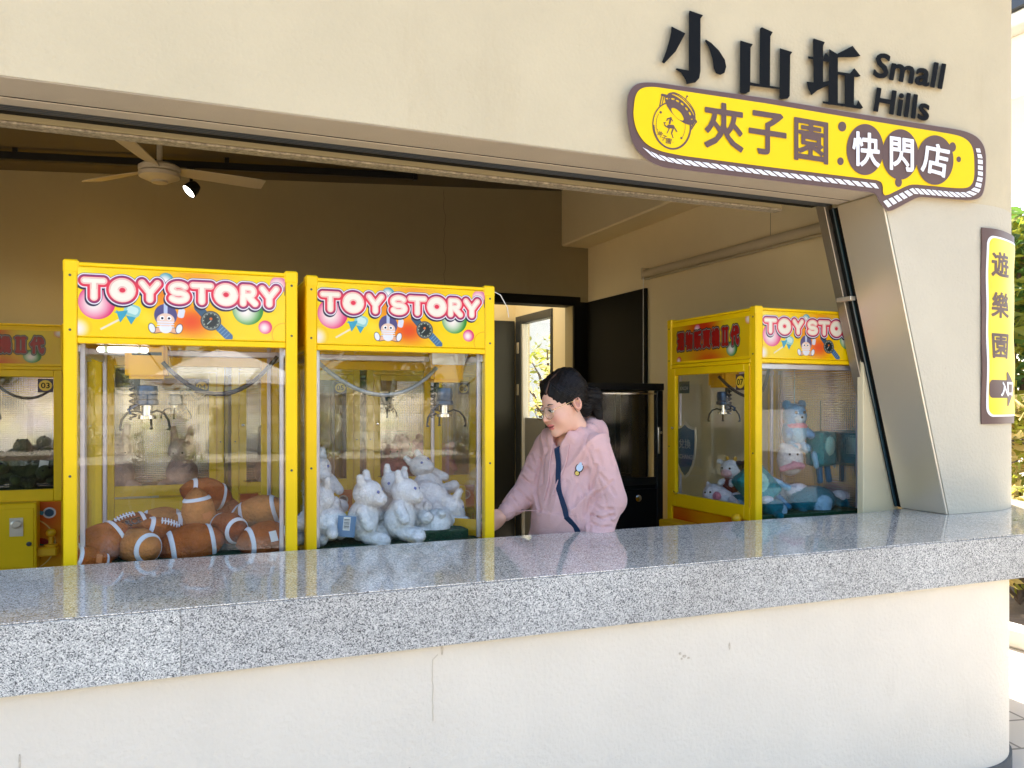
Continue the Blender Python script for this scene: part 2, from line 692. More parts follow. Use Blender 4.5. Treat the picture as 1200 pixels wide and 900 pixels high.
def quad_map(q, Y):
    """q: TL, TR, BR, BL pixels -> function of (s, t) on the plane Y."""
    def f(s, t):
        tl, tr, br, bl = q
        px = (tl[0] * (1 - s) + tr[0] * s) * t + (bl[0] * (1 - s) + br[0] * s) * (1 - t)
        py = (tl[1] * (1 - s) + tr[1] * s) * t + (bl[1] * (1 - s) + br[1] * s) * (1 - t)
        return at(px, py, Y=Y)
    return f


# ------------------------------------------------------------------ printed panels (colour per vertex)
def panel_mesh(name, W, Hh, nx, ny, img, m=None):
    """flat sheet in XZ facing -Y, x -W/2..W/2, z 0..H; img(X, Z) with X 0..1 left to right and Z 0..1 top down -> sRGB 0..255"""
    xs = np.linspace(0, 1, nx)
    zs = np.linspace(0, 1, ny)
    X, Z = np.meshgrid(xs, zs)
    col = img(X, Z)
    V = np.stack([(X - 0.5) * W, np.zeros_like(X), (1 - Z) * Hh], -1).reshape(-1, 3)
    i = np.arange(ny - 1)[:, None] * nx + np.arange(nx - 1)[None, :]
    Q = np.stack([i + nx, i + nx + 1, i + 1, i], -1).reshape(-1, 4)
    me = bpy.data.meshes.new(name)
    me.vertices.add(len(V))
    me.vertices.foreach_set('co', V.ravel())
    me.loops.add(Q.size)
    me.loops.foreach_set('vertex_index', Q.ravel().astype(np.int32))
    me.polygons.add(len(Q))
    me.polygons.foreach_set('loop_start', np.arange(0, Q.size, 4, dtype=np.int32))
    me.polygons.foreach_set('loop_total', np.full(len(Q), 4, dtype=np.int32))
    me.update(calc_edges=True)
    a = me.color_attributes.new('Col', 'FLOAT_COLOR', 'POINT')
    rgba = np.ones((len(V), 4), np.float32)
    rgba[:, :3] = lin(col.reshape(-1, 3)) * .84
    a.data.foreach_set('color', rgba.ravel())
    me.materials.append(m or M_PRINT)
    return me


def over(img, mask, c):
    mask = np.clip(mask, 0, 1)[..., None]
    c = np.asarray(c, float)
    return img * (1 - mask) + c * mask


def disc(P, c, r):
    return np.hypot(P[..., 0] - c[0], P[..., 1] - c[1]) - r


def ell(P, c, rx, ry, rot=0.0):
    x, y = P[..., 0] - c[0], P[..., 1] - c[1]
    ca, sa = math.cos(rot), math.sin(rot)
    x, y = x * ca + y * sa, -x * sa + y * ca
    return (np.hypot(x / rx, y / ry) - 1) * min(rx, ry)


def rbox(P, c, hx, hy, rot=0.0, r=0.0):
    x, y = P[..., 0] - c[0], P[..., 1] - c[1]
    ca, sa = math.cos(rot), math.sin(rot)
    x, y = x * ca + y * sa, -x * sa + y * ca
    qx, qy = np.abs(x) - hx + r, np.abs(y) - hy + r
    return np.hypot(np.maximum(qx, 0), np.maximum(qy, 0)) + np.minimum(np.maximum(qx, qy), 0) - r


def bubble(img, P, c, r, col, aa=2.0, a=0.95):
    d = disc(P, c, r)
    k = np.clip(np.hypot(P[..., 0] - c[0] + r * .15, P[..., 1] - c[1] - r * .1) / r, 0, 1)[..., None] ** 2
    cc = np.array([252, 240, 240]) * (1 - k) + np.asarray(col, float) * k
    m = (np.clip(.5 - d / aa, 0, 1) * a)[..., None]
    return img * (1 - m) + cc * m


def toy_image(X, Z):
    P = np.stack([X * 990, Z * 330], -1)
    x, y = P[..., 0], P[..., 1]
    img = np.zeros(X.shape + (3,)) + np.array([255, 214, 0])
    nz = (np.sin(x * .021 + 1.3) * np.sin(y * .03 + .4) + np.sin(x * .009 - y * .017 + 2)) * .5
    img = over(img, np.clip(nz - .35, 0, 1) * 1.1, (255, 236, 90))
    g = np.exp(-(((x - 520) / 105) ** 2 + ((y - 245) / 75) ** 2))
    img = over(img, g * .95, (235, 70, 25))
    g = np.exp(-(((x - 385) / 45) ** 2 + ((y - 120) / 80) ** 2))
    img = over(img, g * .9, (240, 130, 20))
    g = np.exp(-(((x - 560) / 140) ** 2 + ((y - 15) / 40) ** 2))
    img = over(img, g * .7, (240, 140, 40))
    img = bubble(img, P, (85, 165), 84, (225, 50, 120))
    img = bubble(img, P, (10, 290), 55, (250, 205, 20))
    img = bubble(img, P, (402, 42), 36, (80, 160, 180))
    img = bubble(img, P, (800, 175), 78, (40, 135, 45))
    img = bubble(img, P, (888, 262), 35, (225, 40, 110))
    img = bubble(img, P, (955, 38), 44, (225, 120, 160))
    d = disc(P, (985, 300), 62)
    img = over(img, np.clip(1.2 - np.abs(d) / 2.2, 0, 1), (235, 150, 10))
    # lollipop with a bow
    img = over(img, .5 - (seg_dist(P, (105, 295), (190, 245)) - 5) / 2, (245, 225, 190))
    img = over(img, .5 - rbox(P, (245, 200), 38, 30, .35, 22) / 2, (150, 205, 200))
    img = over(img, .5 - rbox(P, (247, 199), 26, 18, .35, 14) / 2, (205, 232, 222))
    for q in (((170, 200), (190, 262), (215, 225)), ((215, 225), (240, 270), (262, 235)), ((160, 210), (212, 232), (225, 200))):
        img = over(img, .5 - poly_sdf(P, poly_edges(q)) / 2, (60, 160, 185))
    # little football helmet figure
    for sx in (-1, 1):
        img = over(img, .5 - (seg_dist(P, (400 + 12 * sx, 288), (400 + 50 * sx, 296)) - 15) / 2, (60, 50, 60))
        img = over(img, .5 - (seg_dist(P, (400 + 12 * sx, 288), (400 + 50 * sx, 296)) - 12) / 2, (238, 178, 140))
        img = over(img, .5 - ell(P, (400 + 64 * sx, 284), 17, 26, .3 * sx) / 2, (60, 50, 60))
        img = over(img, .5 - ell(P, (400 + 64 * sx, 284), 14, 23, .3 * sx) / 2, (238, 238, 244))
    img = over(img, .5 - ell(P, (400, 282), 30, 26) / 2, (236, 236, 242))
    img = over(img, .5 - ell(P, (400, 218), 54, 56) / 2, (84, 78, 128))
    img = over(img, .5 - rbox(P, (400, 186), 9, 30, 0, 4) / 2, (190, 200, 225))
    img = over(img, .5 - ell(P, (400, 242), 42, 34) / 2, (240, 205, 180))
    for sx in (-1, 1):
        img = over(img, .5 - disc(P, (400 + 17 * sx, 232), 11) / 2, (255, 255, 255))
        img = over(img, .5 - disc(P, (400 + 16 * sx, 233), 6) / 2, (40, 30, 50))
    for yy in (252, 264, 276):
        img = over(img, .5 - (seg_dist(P, (362, yy), (438, yy)) - 3) / 2, (235, 235, 245))
    img = over(img, .5 - rbox(P, (474, 205), 16, 24, .2, 12) / 2, (225, 225, 235))
    # wrist watch
    for a0, b0, cc in (((555, 172), (590, 212), (60, 90, 115)), ((648, 262), (705, 318), (70, 110, 150))):
        img = over(img, .5 - (seg_dist(P, a0, b0) - 20) / 2, cc)
    for k in range(5):
        q = (655 + 11 * k, 268 + 11 * k)
        img = over(img, .5 - (seg_dist(P, (q[0] - 12, q[1] + 12), (q[0] + 12, q[1] - 12)) - 1.5) / 2, (130, 165, 190))
    img = over(img, .5 - disc(P, (617, 238), 50) / 2, (62, 66, 68))
    img = over(img, .5 - (np.abs(disc(P, (617, 238), 42)) - 3) / 2, (120, 125, 118))
    img = over(img, .5 - disc(P, (617, 238), 30) / 2, (38, 44, 46))
    img = over(img, .5 - disc(P, (617, 228), 7) / 2, (225, 110, 40))
    for k in range(12):
        a = k * PI / 6
        img = over(img, .5 - disc(P, (617 + 37 * math.cos(a), 238 + 37 * math.sin(a)), 3) / 2, (180, 190, 160))
    img = over(img, .5 - (seg_dist(P, (617, 238), (600, 255)) - 2.5) / 2, (170, 180, 170))
    # the words, as round balloon strokes
    T, B = 62, 142
    Mi = (T + B) / 2
    D = np.full(X.shape, 1e9)

    def st(*pts, w=0.0):
        nonlocal D
        for a, b in zip(pts[:-1], pts[1:]):
            D = np.minimum(D, seg_dist(P, a, b) - w)

    def arc(cx, cy, rx, ry, a0, a1, n=14):
        return [(cx + rx * math.cos(R(a0 + (a1 - a0) * k / n)), cy + ry * math.sin(R(a0 + (a1 - a0) * k / n))) for k in range(n + 1)]
    for cx in (72, 573):
        st((cx - 42, T), (cx + 42, T))
        st((cx, T), (cx, B))
    for cx in (200, 691):
        st(*arc(cx, Mi, 38, 36, 0, 360, 28), w=6.0)
    for cx in (326, 908):
        st((cx - 36, T), (cx, Mi + 6), (cx + 36, T))
        st((cx, Mi), (cx, B))
    st(*(arc(462, T + 21, 34, 21, -30, -270, 16) + arc(462, B - 20, 36, 20, -90, 150, 16)))
    st((776, B), (776, T), (806, T), *arc(806, T + 20, 22, 20, -90, 90, 10), (780, T + 40))
    st((798, T + 42), (836, B))
    Dsh = np.roll(np.roll(D, int(round(.012 * X.shape[0] * 2)), 0), -int(round(.004 * X.shape[1])), 1)
    img = over(img, .5 - (Dsh - 37) / 2.5, (46, 36, 66))
    img = over(img, .5 - (D - 37) / 2.5, (46, 36, 66))
    img = over(img, .5 - (D - 35) / 2.0, (250, 246, 250))
    gy = np.clip((np.abs(y - Mi) - 34) / 42, 0, 1)[..., None]
    rim = np.array([226, 50, 74]) * (1 - gy) + np.array([104, 44, 108]) * gy
    m = np.clip(.5 - (D - 30) / 2.5, 0, 1)[..., None]
    img = img * (1 - m) + rim * m
    img = over(img, .5 - (D - 20) / 2.0, (240, 92, 110))
    img = over(img, .5 - (D - 17) / 2.0, (246, 214, 196))
    img = over(img, (.5 - (D - 11) / 6.0) * .9, (250, 240, 220))
    hi = .5 - (np.abs(D - 12) - 1.0) / 2
    img = over(img, hi * (y < Mi) * .7, (225, 130, 120))
    return img


def han_image(X, Z, dim=1.0):
    P = np.stack([X * 990, Z * 330], -1)
    x, y = P[..., 0], P[..., 1]
    img = np.zeros(X.shape + (3,)) + np.array([236, 190, 14])
    for c, s, col in (((430, 60), (210, 170), (205, 40, 10)), ((500, 330), (190, 70), (225, 90, 10)), ((760, 60), (150, 120), (235, 210, 30))):
        img = over(img, np.exp(-(((x - c[0]) / s[0]) ** 2 + ((y - c[1]) / s[1]) ** 2)), col)
    img = bubble(img, P, (350, 45), 38, (225, 110, 160))
    img = bubble(img, P, (990, 20), 46, (220, 110, 10))
    img = bubble(img, P, (95, 318), 34, (215, 60, 40))
    img = bubble(img, P, (790, 255), 66, (20, 110, 20))
    D = np.full(X.shape, 1e9)
    for k, ch in enumerate(['選', '物', '販', '賣', '機', 'II', '代']):
        es, (x0, x1, y0, y1) = glyph_edges(ch)
        cx = 118 + 118 * k
        wd, ht = (92, 150) if ch != 'II' else (54, 150)
        Q = np.stack([(x - (cx - wd / 2)) / wd * (x1 - x0) + x0, y1 - (y - 70) / ht * (y1 - y0)], -1)
        sel = (x > cx - 75) & (x < cx + 75)
        d = np.full(X.shape, 1e9)
        d[sel] = poly_sdf(Q[sel][None], es)[0] * wd / (x1 - x0)
        D = np.minimum(D, d)
    if True:
        for yy in (78, 212):
            D = np.minimum(D, rbox(P, (118 + 118 * 5, yy), 36, 5))
    img = over(img, .5 - (D - 17) / 3, (36, 22, 26))
    img = over(img, .5 - (D - 11) / 2.5, (196, 186, 180))
    img = over(img, .5 - (D - 8) / 2.5, (60, 8, 10))
    img = over(img, .5 - (D - 5) / 2.5, (170, 14, 18))
    return img


def low_image(X, Z):
    P = np.stack([X * 700, Z * 560], -1)
    x, y = P[..., 0], P[..., 1]
    img = np.zeros(X.shape + (3,)) + np.array([238, 168, 6])
    img = over(img, np.exp(-(((x - 620) / 130) ** 2 + ((y - 60) / 170) ** 2)), (222, 92, 10))
    img = over(img, np.exp(-(((x - 60) / 160) ** 2 + ((y - 90) / 150) ** 2)), (214, 84, 12))
    img = over(img, np.exp(-(((x - 500) / 100) ** 2 + ((y - 330) / 150) ** 2)) * .8, (200, 190, 10))
    img = bubble(img, P, (520, 150), 42, (60, 130, 30))
    img = bubble(img, P, (120, 260), 60, (200, 40, 90))
    img = over(img, .5 - (np.abs(disc(P, (500, 260), 170)) - 3) / 2, (250, 230, 150))
    img = over(img, .5 - rbox(P, (575, 300), 95, 42, -.12, 4) / 2, (30, 110, 70))
    img = over(img, .5 - rbox(P, (575, 300), 12, 44, -.12) / 2, (150, 20, 24))
    for sx in (-1, 1):
        img = over(img, .5 - ell(P, (575 + 34 * sx, 245), 34, 18, .4 * sx) / 2, (150, 16, 20))
    for k in range(5):
        img = over(img, .5 - disc(P, (500 + 38 * k, 305 + 6 * (k % 2)), 8) / 2, (190, 30, 30))
    img = over(img, .5 - disc(P, (640, 70), 34) / 2, (230, 235, 240))
    img = over(img, .5 - disc(P, (640, 70), 24) / 2, (50, 90, 120))
    img = over(img, .5 - rbox(P, (590, 66), 22, 12, .3, 4) / 2, (40, 140, 170))
    return img


# ------------------------------------------------------------------ 3-D signed distance -> mesh (surface nets)
def surface_net(F, org, h):
    ins = F < 0
    nx, ny, nz = F.shape
    cs = np.zeros((nx - 1, ny - 1, nz - 1), np.int8)
    for dx in (0, 1):
        for dy in (0, 1):
            for dz in (0, 1):
                cs += ins[dx:nx - 1 + dx, dy:ny - 1 + dy, dz:nz - 1 + dz]
    act = (cs > 0) & (cs < 8)
    I, J, K = np.nonzero(act)
    n = len(I)
    vid = np.full(act.shape, -1, np.int64)
    vid[I, J, K] = np.arange(n)
    acc = np.zeros((n, 3))
    cnt = np.zeros(n)
    corners = [(0, 0, 0), (1, 0, 0), (0, 1, 0), (1, 1, 0), (0, 0, 1), (1, 0, 1), (0, 1, 1), (1, 1, 1)]
    for a in range(8):
        for b in range(a + 1, 8):
            ca, cb = np.array(corners[a]), np.array(corners[b])
            if np.abs(ca - cb).sum() != 1:
                continue
            fa = F[I + ca[0], J + ca[1], K + ca[2]]
            fb = F[I + cb[0], J + cb[1], K + cb[2]]
            m = (fa < 0) != (fb < 0)
            t = np.where(m, fa / np.where(np.abs(fa - fb) < 1e-12, 1e-12, fa - fb), 0)
            acc += np.where(m[:, None], ca + t[:, None] * (cb - ca), 0)
            cnt += m
    V = np.stack([I, J, K], -1) + acc / cnt[:, None]
    V = np.asarray(org) + V * h
    quads = []
    for ax in range(3):
        u, v = [(1, 2), (2, 0), (0, 1)][ax]
        sl0 = [slice(None)] * 3
        sl1 = [slice(None)] * 3
        sl0[ax] = slice(0, -1)
        sl1[ax] = slice(1, None)
        a, b = ins[tuple(sl0)], ins[tuple(sl1)]
        for flip in (False, True):
            m = (a & ~b) if not flip else (~a & b)
            E = np.stack(np.nonzero(m), -1)
            ok = (E[:, u] > 0) & (E[:, v] > 0) & (E[:, u] < F.shape[u] - 1) & (E[:, v] < F.shape[v] - 1)
            E = E[ok]
            q = []
            for du, dv in ((-1, -1), (0, -1), (0, 0), (-1, 0)):
                c = E.copy()
                c[:, u] += du
                c[:, v] += dv
                q.append(vid[c[:, 0], c[:, 1], c[:, 2]])
            q = np.stack(q if not flip else q[::-1], -1)
            quads.append(q)
    Q = np.concatenate(quads)
    Q = Q[(Q >= 0).all(1)]
    p0, p1, p2 = V[Q[:, 0]], V[Q[:, 1]], V[Q[:, 2]]
    vol = (np.cross(p1 - p0, p2 - p0) * (p0 - V.mean(0))).sum()
    if vol < 0:
        Q = Q[:, ::-1].copy()
    return V, Q


def np_mesh(name, V, Q, m, col=None, smooth=True):
    me = bpy.data.meshes.new(name)
    me.vertices.add(len(V))
    me.vertices.foreach_set('co', np.asarray(V, np.float32).ravel())
    me.loops.add(Q.size)
    me.loops.foreach_set('vertex_index', Q.ravel().astype(np.int32))
    me.polygons.add(len(Q))
    k = Q.shape[1]
    me.polygons.foreach_set('loop_start', np.arange(0, Q.size, k, dtype=np.int32))
    me.polygons.foreach_set('loop_total', np.full(len(Q), k, dtype=np.int32))
    me.update(calc_edges=True)
    if smooth:
        me.shade_smooth()
    if col is not None:
        a = me.color_attributes.new('Col', 'FLOAT_COLOR', 'POINT')
        rgba = np.ones((len(V), 4), np.float32)
        rgba[:, :3] = col
        a.data.foreach_set('color', rgba.ravel())
    if m is not None:
        me.materials.append(m)
    return me


def grid(lo, hi, h):
    ax = [np.arange(lo[k], hi[k] + h, h) for k in range(3)]
    G = np.stack(np.meshgrid(*ax, indexing='ij'), -1).astype(np.float32)
    return G


def s_ell(P, c, r):
    q = (P - np.asarray(c, np.float32)) / np.asarray(r, np.float32)
    k = np.sqrt((q * q).sum(-1))
    q2 = q / np.asarray(r, np.float32)
    k2 = np.sqrt((q2 * q2).sum(-1)) + 1e-6
    return k * (k - 1) / k2


def s_cap(P, a, b, ra, rb=None):
    rb = ra if rb is None else rb
    a, b = np.asarray(a, np.float32), np.asarray(b, np.float32)
    d = b - a
    t = np.clip(((P - a) @ d) / max(float(d @ d), 1e-9), 0, 1)
    q = P - (a + t[..., None] * d)
    return np.sqrt((q * q).sum(-1)) - (ra + (rb - ra) * t)


def s_box(P, c, hs, r):
    q = np.abs(P - np.asarray(c, np.float32)) - (np.asarray(hs, np.float32) - r)
    return np.sqrt((np.maximum(q, 0) ** 2).sum(-1)) + np.minimum(q.max(-1), 0) - r


def smin(a, b, k):
    h = np.clip(.5 + .5 * (b - a) / k, 0, 1)
    return b * (1 - h) + a * h - k * h * (1 - h)


def smax(a, b, k):
    return -smin(-a, -b, k)


def furred(name, V, N, Q, m, col, n, length, width, seed=1, normals_of=None):
    """the body mesh with n short fibres standing on it, in the same mesh and colours"""
    g = np.random.default_rng(seed)
    idx = g.integers(0, len(V), n)
    jit = g.normal(0, .0016, (n, 3))
    nn = N[idx]
    tn = g.normal(0, 1, (n, 3))
    tn -= nn * (tn * nn).sum(-1, keepdims=True)
    tn /= np.linalg.norm(tn, axis=-1, keepdims=True) + 1e-9
    side = np.cross(nn, tn)
    jit -= nn * (jit * nn).sum(-1, keepdims=True)
    root = V[idx] + jit - nn * .0012
    L = length * g.uniform(.6, 1.25, (n, 1))
    lean = g.uniform(.9, 2.4, (n, 1))
    tip = root + (nn + tn * lean) * L * .62
    a = root - side * width / 2
    b = root + side * width / 2
    FV = np.stack([b, a, tip], 1).reshape(-1, 3)
    FQ = np.arange(3 * n).reshape(-1, 3) + len(V)
    Vall = np.concatenate([V, FV])
    me = bpy.data.meshes.new(name)
    me.vertices.add(len(Vall))
    me.vertices.foreach_set('co', Vall.astype(np.float32).ravel())
    loops = np.concatenate([Q.ravel(), FQ.ravel()]).astype(np.int32)
    me.loops.add(len(loops))
    me.loops.foreach_set('vertex_index', loops)
    k = Q.shape[1]
    st_ = np.concatenate([np.arange(0, Q.size, k), Q.size + np.arange(0, FQ.size, 3)]).astype(np.int32)
    tot = np.concatenate([np.full(len(Q), k), np.full(n, 3)]).astype(np.int32)
    me.polygons.add(len(st_))
    me.polygons.foreach_set('loop_start', st_)
    me.polygons.foreach_set('loop_total', tot)
    me.update(calc_edges=True)
    me.shade_smooth()
    vn = np.concatenate([N, np.repeat(nn * .9 + tn * .18 * g.normal(0, 1, (n, 1)), 3, axis=0)])
    vn /= np.linalg.norm(vn, axis=-1, keepdims=True) + 1e-9
    me.normals_split_custom_set_from_vertices([tuple(x) for x in vn])
    if col is not None:
        at_ = me.color_attributes.new('Col', 'FLOAT_COLOR', 'POINT')
        rgba = np.ones((len(Vall), 4), np.float32)
        rgba[:len(V), :3] = col
        rgba[len(V):, :3] = np.repeat(np.clip(col[idx] * g.uniform(.90, 1.10, (n, 1)), 0, .93), 3, axis=0)
        at_.data.foreach_set('color', rgba.ravel())
    me.materials.append(m)
    return me


def net_normals(V, Q):
    a, b, c, d = (V[Q[:, i]] for i in range(4))
    fn = np.cross(c - a, d - b)
    N = np.zeros_like(V)
    for i in range(4):
        np.add.at(N, Q[:, i], fn)
    if (N * (V - V.mean(0))).sum() < 0:
        N = -N
    return N / (np.linalg.norm(N, axis=-1, keepdims=True) + 1e-12)


def plush_mesh(name, prims, h=0.006, k=0.012, rough=0.0):
    """prims: (kind, args, rgb 0..255); union blended by k, coloured by the nearest primitive."""
    lo, hi = np.full(3, 1e9), np.full(3, -1e9)
    for kind, a, c in prims:
        if kind == 'e':
            lo, hi = np.minimum(lo, np.array(a[0]) - a[1]), np.maximum(hi, np.array(a[0]) + a[1])
        elif kind == 'c':
            r = max(a[2], a[3] if len(a) > 3 else a[2])
            lo = np.minimum(lo, np.minimum(a[0], a[1]) - r)
            hi = np.maximum(hi, np.maximum(a[0], a[1]) + r)
        else:
            lo, hi = np.minimum(lo, np.array(a[0]) - a[1]), np.maximum(hi, np.array(a[0]) + a[1])
    G = grid(lo - 3 * h, hi + 3 * h, h)

    def ev(P, kind, a):
        if kind == 'e':
            return s_ell(P, a[0], a[1])
        if kind == 'c':
            return s_cap(P, *a)
        return s_box(P, a[0], a[1], a[2])
    F = None
    for kind, a, c in prims:
        d = ev(G, kind, a)
        F = d if F is None else smin(F, d, k)
    F = F + .0025 * np.sin(G[..., 0] * 61 + 1) * np.sin(G[..., 1] * 53 + 2) * np.sin(G[..., 2] * 57)
    V, Q = surface_net(F, lo - 3 * h, h)
    VP = V.astype(np.float32)
    best = np.full(len(V), 1e9)
    col = np.zeros((len(V), 3))
    for kind, a, c in prims:
        d = ev(VP, kind, a)
        m = d < best - 1e-4
        best = np.where(m, d, best)
        col[m] = lin(c)
    return furred(name, V, net_normals(V, Q), Q, M_PLUSHC, col, int(len(V) * 3.0), .0065, .0020, len(V))

# ================================================================== SETTING
GZ = -.09             # level of the plaza below the kiosk floor
# ---- ground and interior floor
def ground_sheet():
    mb = MB()
    n = 60
    mb.add([(-200, -200, GZ), (200, -200, GZ), (200, 200, GZ), (-200, 200, GZ)], [(0, 1, 2, 3)])
    m = mat('plaza_paving', (0.50, 0.43, 0.33), 0.8, var=0.08, vscale=1.2, bump=0.15, bscale=60)
    nt = m.node_tree
    p = nt.nodes['Principled BSDF']
    tc = nt.nodes.new('ShaderNodeTexCoord')
    mp = nt.nodes.new('ShaderNodeMapping')
    mp.inputs['Rotation'].default_value = (0, 0, R(12))
    br = nt.nodes.new('ShaderNodeTexBrick')
    br.inputs['Scale'].default_value = 1.0
    br.inputs['Brick Width'].default_value = 0.6
    br.inputs['Row Height'].default_value = 0.3
    br.inputs['Mortar Size'].default_value = 0.008
    br.inputs['Color1'].default_value = (0.56, 0.50, 0.41, 1)
    br.inputs['Color2'].default_value = (0.48, 0.42, 0.33, 1)
    br.inputs['Mortar'].default_value = (0.22, 0.19, 0.15, 1)
    nt.links.new(tc.outputs['Object'], mp.inputs[0])
    nt.links.new(mp.outputs[0], br.inputs['Vector'])
    nt.links.new(br.outputs['Color'], p.inputs['Base Color'])
    return struct(mb.build('ground', m))


ground_sheet()
fl = MB()
fl.prism([(-5.9, 2.9), (3.4, 2.9), (3.4, 8.9), (-5.9, 8.9)], 0.004, 0.02)
struct(fl.build('floor', M_FLOOR))

# ---- the kiosk: one building with its parts
YF = 2.95            # plane of the upper facade
ZL = 2.52            # underside of the lintel
ZC = 0.95            # counter top
XB = 3.62            # inner face of the right wall
YB = 6.88            # back wall
kiosk = empty('kiosk_building', (0, YF, 0))
tag(kiosk, 'cream plastered kiosk with a wide serving opening and a slanted steel jamb', 'building')


def K(o):
    """parent a world-space part to the kiosk"""
    o.parent = kiosk
    o.matrix_parent_inverse = Matrix.Translation((0, -YF, 0))
    return o


def jx(z):
    return 3.577 + (3.137 - 3.577) * (z - ZC) / (ZL - ZC)


def wall_end(z, left, yb=YB + .1):
    pts = [(left, YF), (3.83, YF)]
    for k in range(1, 25):
        a = R(-90 + 90 * k / 24)
        pts.append((3.83 + .6 * math.cos(a), 3.55 + .6 * math.sin(a)))
    pts += [(4.43, yb), (XB, yb), (XB, YF + .185), (left, YF + .185)]
    return [(x, y, z) for x, y in pts]


mb = MB()
zs = [ZC + .001, 1.3, 1.7, 2.1, ZL]
mb.rings([wall_end(z, jx(z)) for z in zs])
K(mb.build('pillar_wall', M_STUCCO3, smooth=True))
mb = MB()
mb.rings([wall_end(z, -6.0) for z in (ZL + .0005, 3.2, 4.0)])
K(mb.build('lintel_wall', M_STUCCO, smooth=True))
# roof slab over the facade
mb = MB()
mb.prism([(-6.2, 2.70), (4.2, 2.70), (4.6, 3.1), (4.6, 7.06), (-6.2, 7.06)], 4.001, 4.15)
K(mb.build('roof', M_STUCCO, bevel=.01))
# lower wall under the counter with a rounded end and a dark plinth
def low_out(off=0.0):
    pts = [(-6.0, 2.42 - off), (3.158, 2.42 - off)]
    r = .4 + off
    for k in range(1, 19):
        a = R(-90 + 90 * k / 18)
        pts.append((3.158 + r * math.cos(a), 2.82 + r * math.sin(a)))
    pts += [(3.558 + off, 3.36), (3.40, 3.36), (3.40, 3.10), (-6.0, 3.10)]
    return pts


mb = MB()
mb.prism(low_out(), GZ, .764)
K(mb.build('counter_wall', M_STUCCO2, smooth=True))
mb = MB()
mb.prism(low_out(.012)[:20] + [(3.56, 3.36), (3.2, 3.0), (-6.0, 2.9)], GZ, GZ + .065)
K(mb.build('plinth', mat('dark_plinth', (0.10, 0.10, 0.095), 0.8, var=.15), smooth=True))

# soffit of the lintel: plaster strip, shadow joint, metal rail, shutter slats in their slot, trim
def strip(name, m, y0, y1, z0, z1, x0=-6.0, x1=None, bevel=0.002):
    b = MB().box(x0, 3.12 if x1 is None else x1, y0, y1, z0, z1)
    return K(b.build(name, m, bevel=bevel))


strip('soffit', M_SOFFIT, YF + .001, YF + .182, ZL - .004, ZL - .0005)
strip('soffit_joint', M_BLACK, YF + .187, YF + .198, ZL - .002, ZL + .3)
strip('soffit_rail', M_SOFFIT, YF + .200, YF + .272, ZL - .004, ZL + .25)
for k in range(5):
    strip('shutter_slat', M_DARKGREY, YF + .276 + .018 * k, YF + .290 + .018 * k, ZL + .004, ZL + .05, bevel=.003)
strip('shutter_slot', M_BLACK, YF + .368, YF + .455, ZL + .02, ZL + .3)
strip('shutter_box', M_INWALL, YF + .46, YF + .52, ZL + .001, ZL + .95, x1=2.93)
o = strip('perforated_trim', mat('speckled_trim', (0.36, 0.30, 0.21), 0.6, var=.5, vscale=60), YF + .458, YF + .522, ZL - .010, ZL - .001, x1=2.93)

# slanted jamb: steel plate, dark groove with glass, second steel plate
def jamb(name, m, y0, y1, dx0, dx1, zt=ZL - .006):
    b = MB()
    b.rings([[(jx(z) + dx0, y0, z), (jx(z) + dx1, y0, z), (jx(z) + dx1, y1, z), (jx(z) + dx0, y1, z)] for z in (ZC + .001, zt)])
    return K(b.build(name, m, bevel=.003))


jamb('steel_jamb', M_STEEL, YF + .004, YF + .285, -.012, -.001)
jamb('jamb_groove', M_BLACK, YF + .287, YF + .368, .012, .05)
jamb('groove_glass', mat('groove_glass_edge', (0.02, 0.05, 0.06), 0.08), YF + .322, YF + .332, -.004, .0115)
jamb('inner_jamb', mat_steel('dark_steel', (.34, .30, .24), .35, .7), YF + .370, YF + .43, -.010, .05, zt=ZL + .05)
b = MB().box(jx(2.05) - .035, jx(2.05) + .0, YF + .30, YF + .40, 2.04, 2.062)
K(b.build('shutter_pin', M_STEEL, bevel=.002))

# inner walls
mb = MB().box(3.372, XB - .002, 3.30, 3.345, .02, ZL - .02)
K(mb.build('wall_return', M_RWALL, bevel=.004))
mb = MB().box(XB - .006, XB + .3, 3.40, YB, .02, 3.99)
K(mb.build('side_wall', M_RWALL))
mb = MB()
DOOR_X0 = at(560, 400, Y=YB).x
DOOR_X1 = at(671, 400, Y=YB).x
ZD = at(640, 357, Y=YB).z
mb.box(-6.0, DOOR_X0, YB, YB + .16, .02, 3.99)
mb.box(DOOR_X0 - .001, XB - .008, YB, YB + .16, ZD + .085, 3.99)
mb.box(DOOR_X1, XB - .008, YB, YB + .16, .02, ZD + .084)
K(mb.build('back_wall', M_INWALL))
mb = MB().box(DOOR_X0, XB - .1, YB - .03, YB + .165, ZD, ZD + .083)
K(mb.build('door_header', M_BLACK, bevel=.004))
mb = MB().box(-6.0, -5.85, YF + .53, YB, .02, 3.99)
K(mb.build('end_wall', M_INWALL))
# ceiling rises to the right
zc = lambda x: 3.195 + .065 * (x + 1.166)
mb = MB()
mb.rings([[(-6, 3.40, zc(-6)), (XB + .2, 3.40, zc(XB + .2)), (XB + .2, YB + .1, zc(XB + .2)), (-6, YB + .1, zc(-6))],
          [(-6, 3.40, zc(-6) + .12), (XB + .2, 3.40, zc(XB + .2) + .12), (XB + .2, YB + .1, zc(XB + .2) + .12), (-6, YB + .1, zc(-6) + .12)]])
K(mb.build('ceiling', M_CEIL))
# boxed beam along the right wall
xb0 = at(657.5, 289, Y=YB).x
zb = at(657.5, 289, Y=YB).z
mb = MB().box(xb0, XB - .008, 3.50, YB - .002, zb, 3.62)
K(mb.build('ceiling_beam', M_RWALL, bevel=.012))
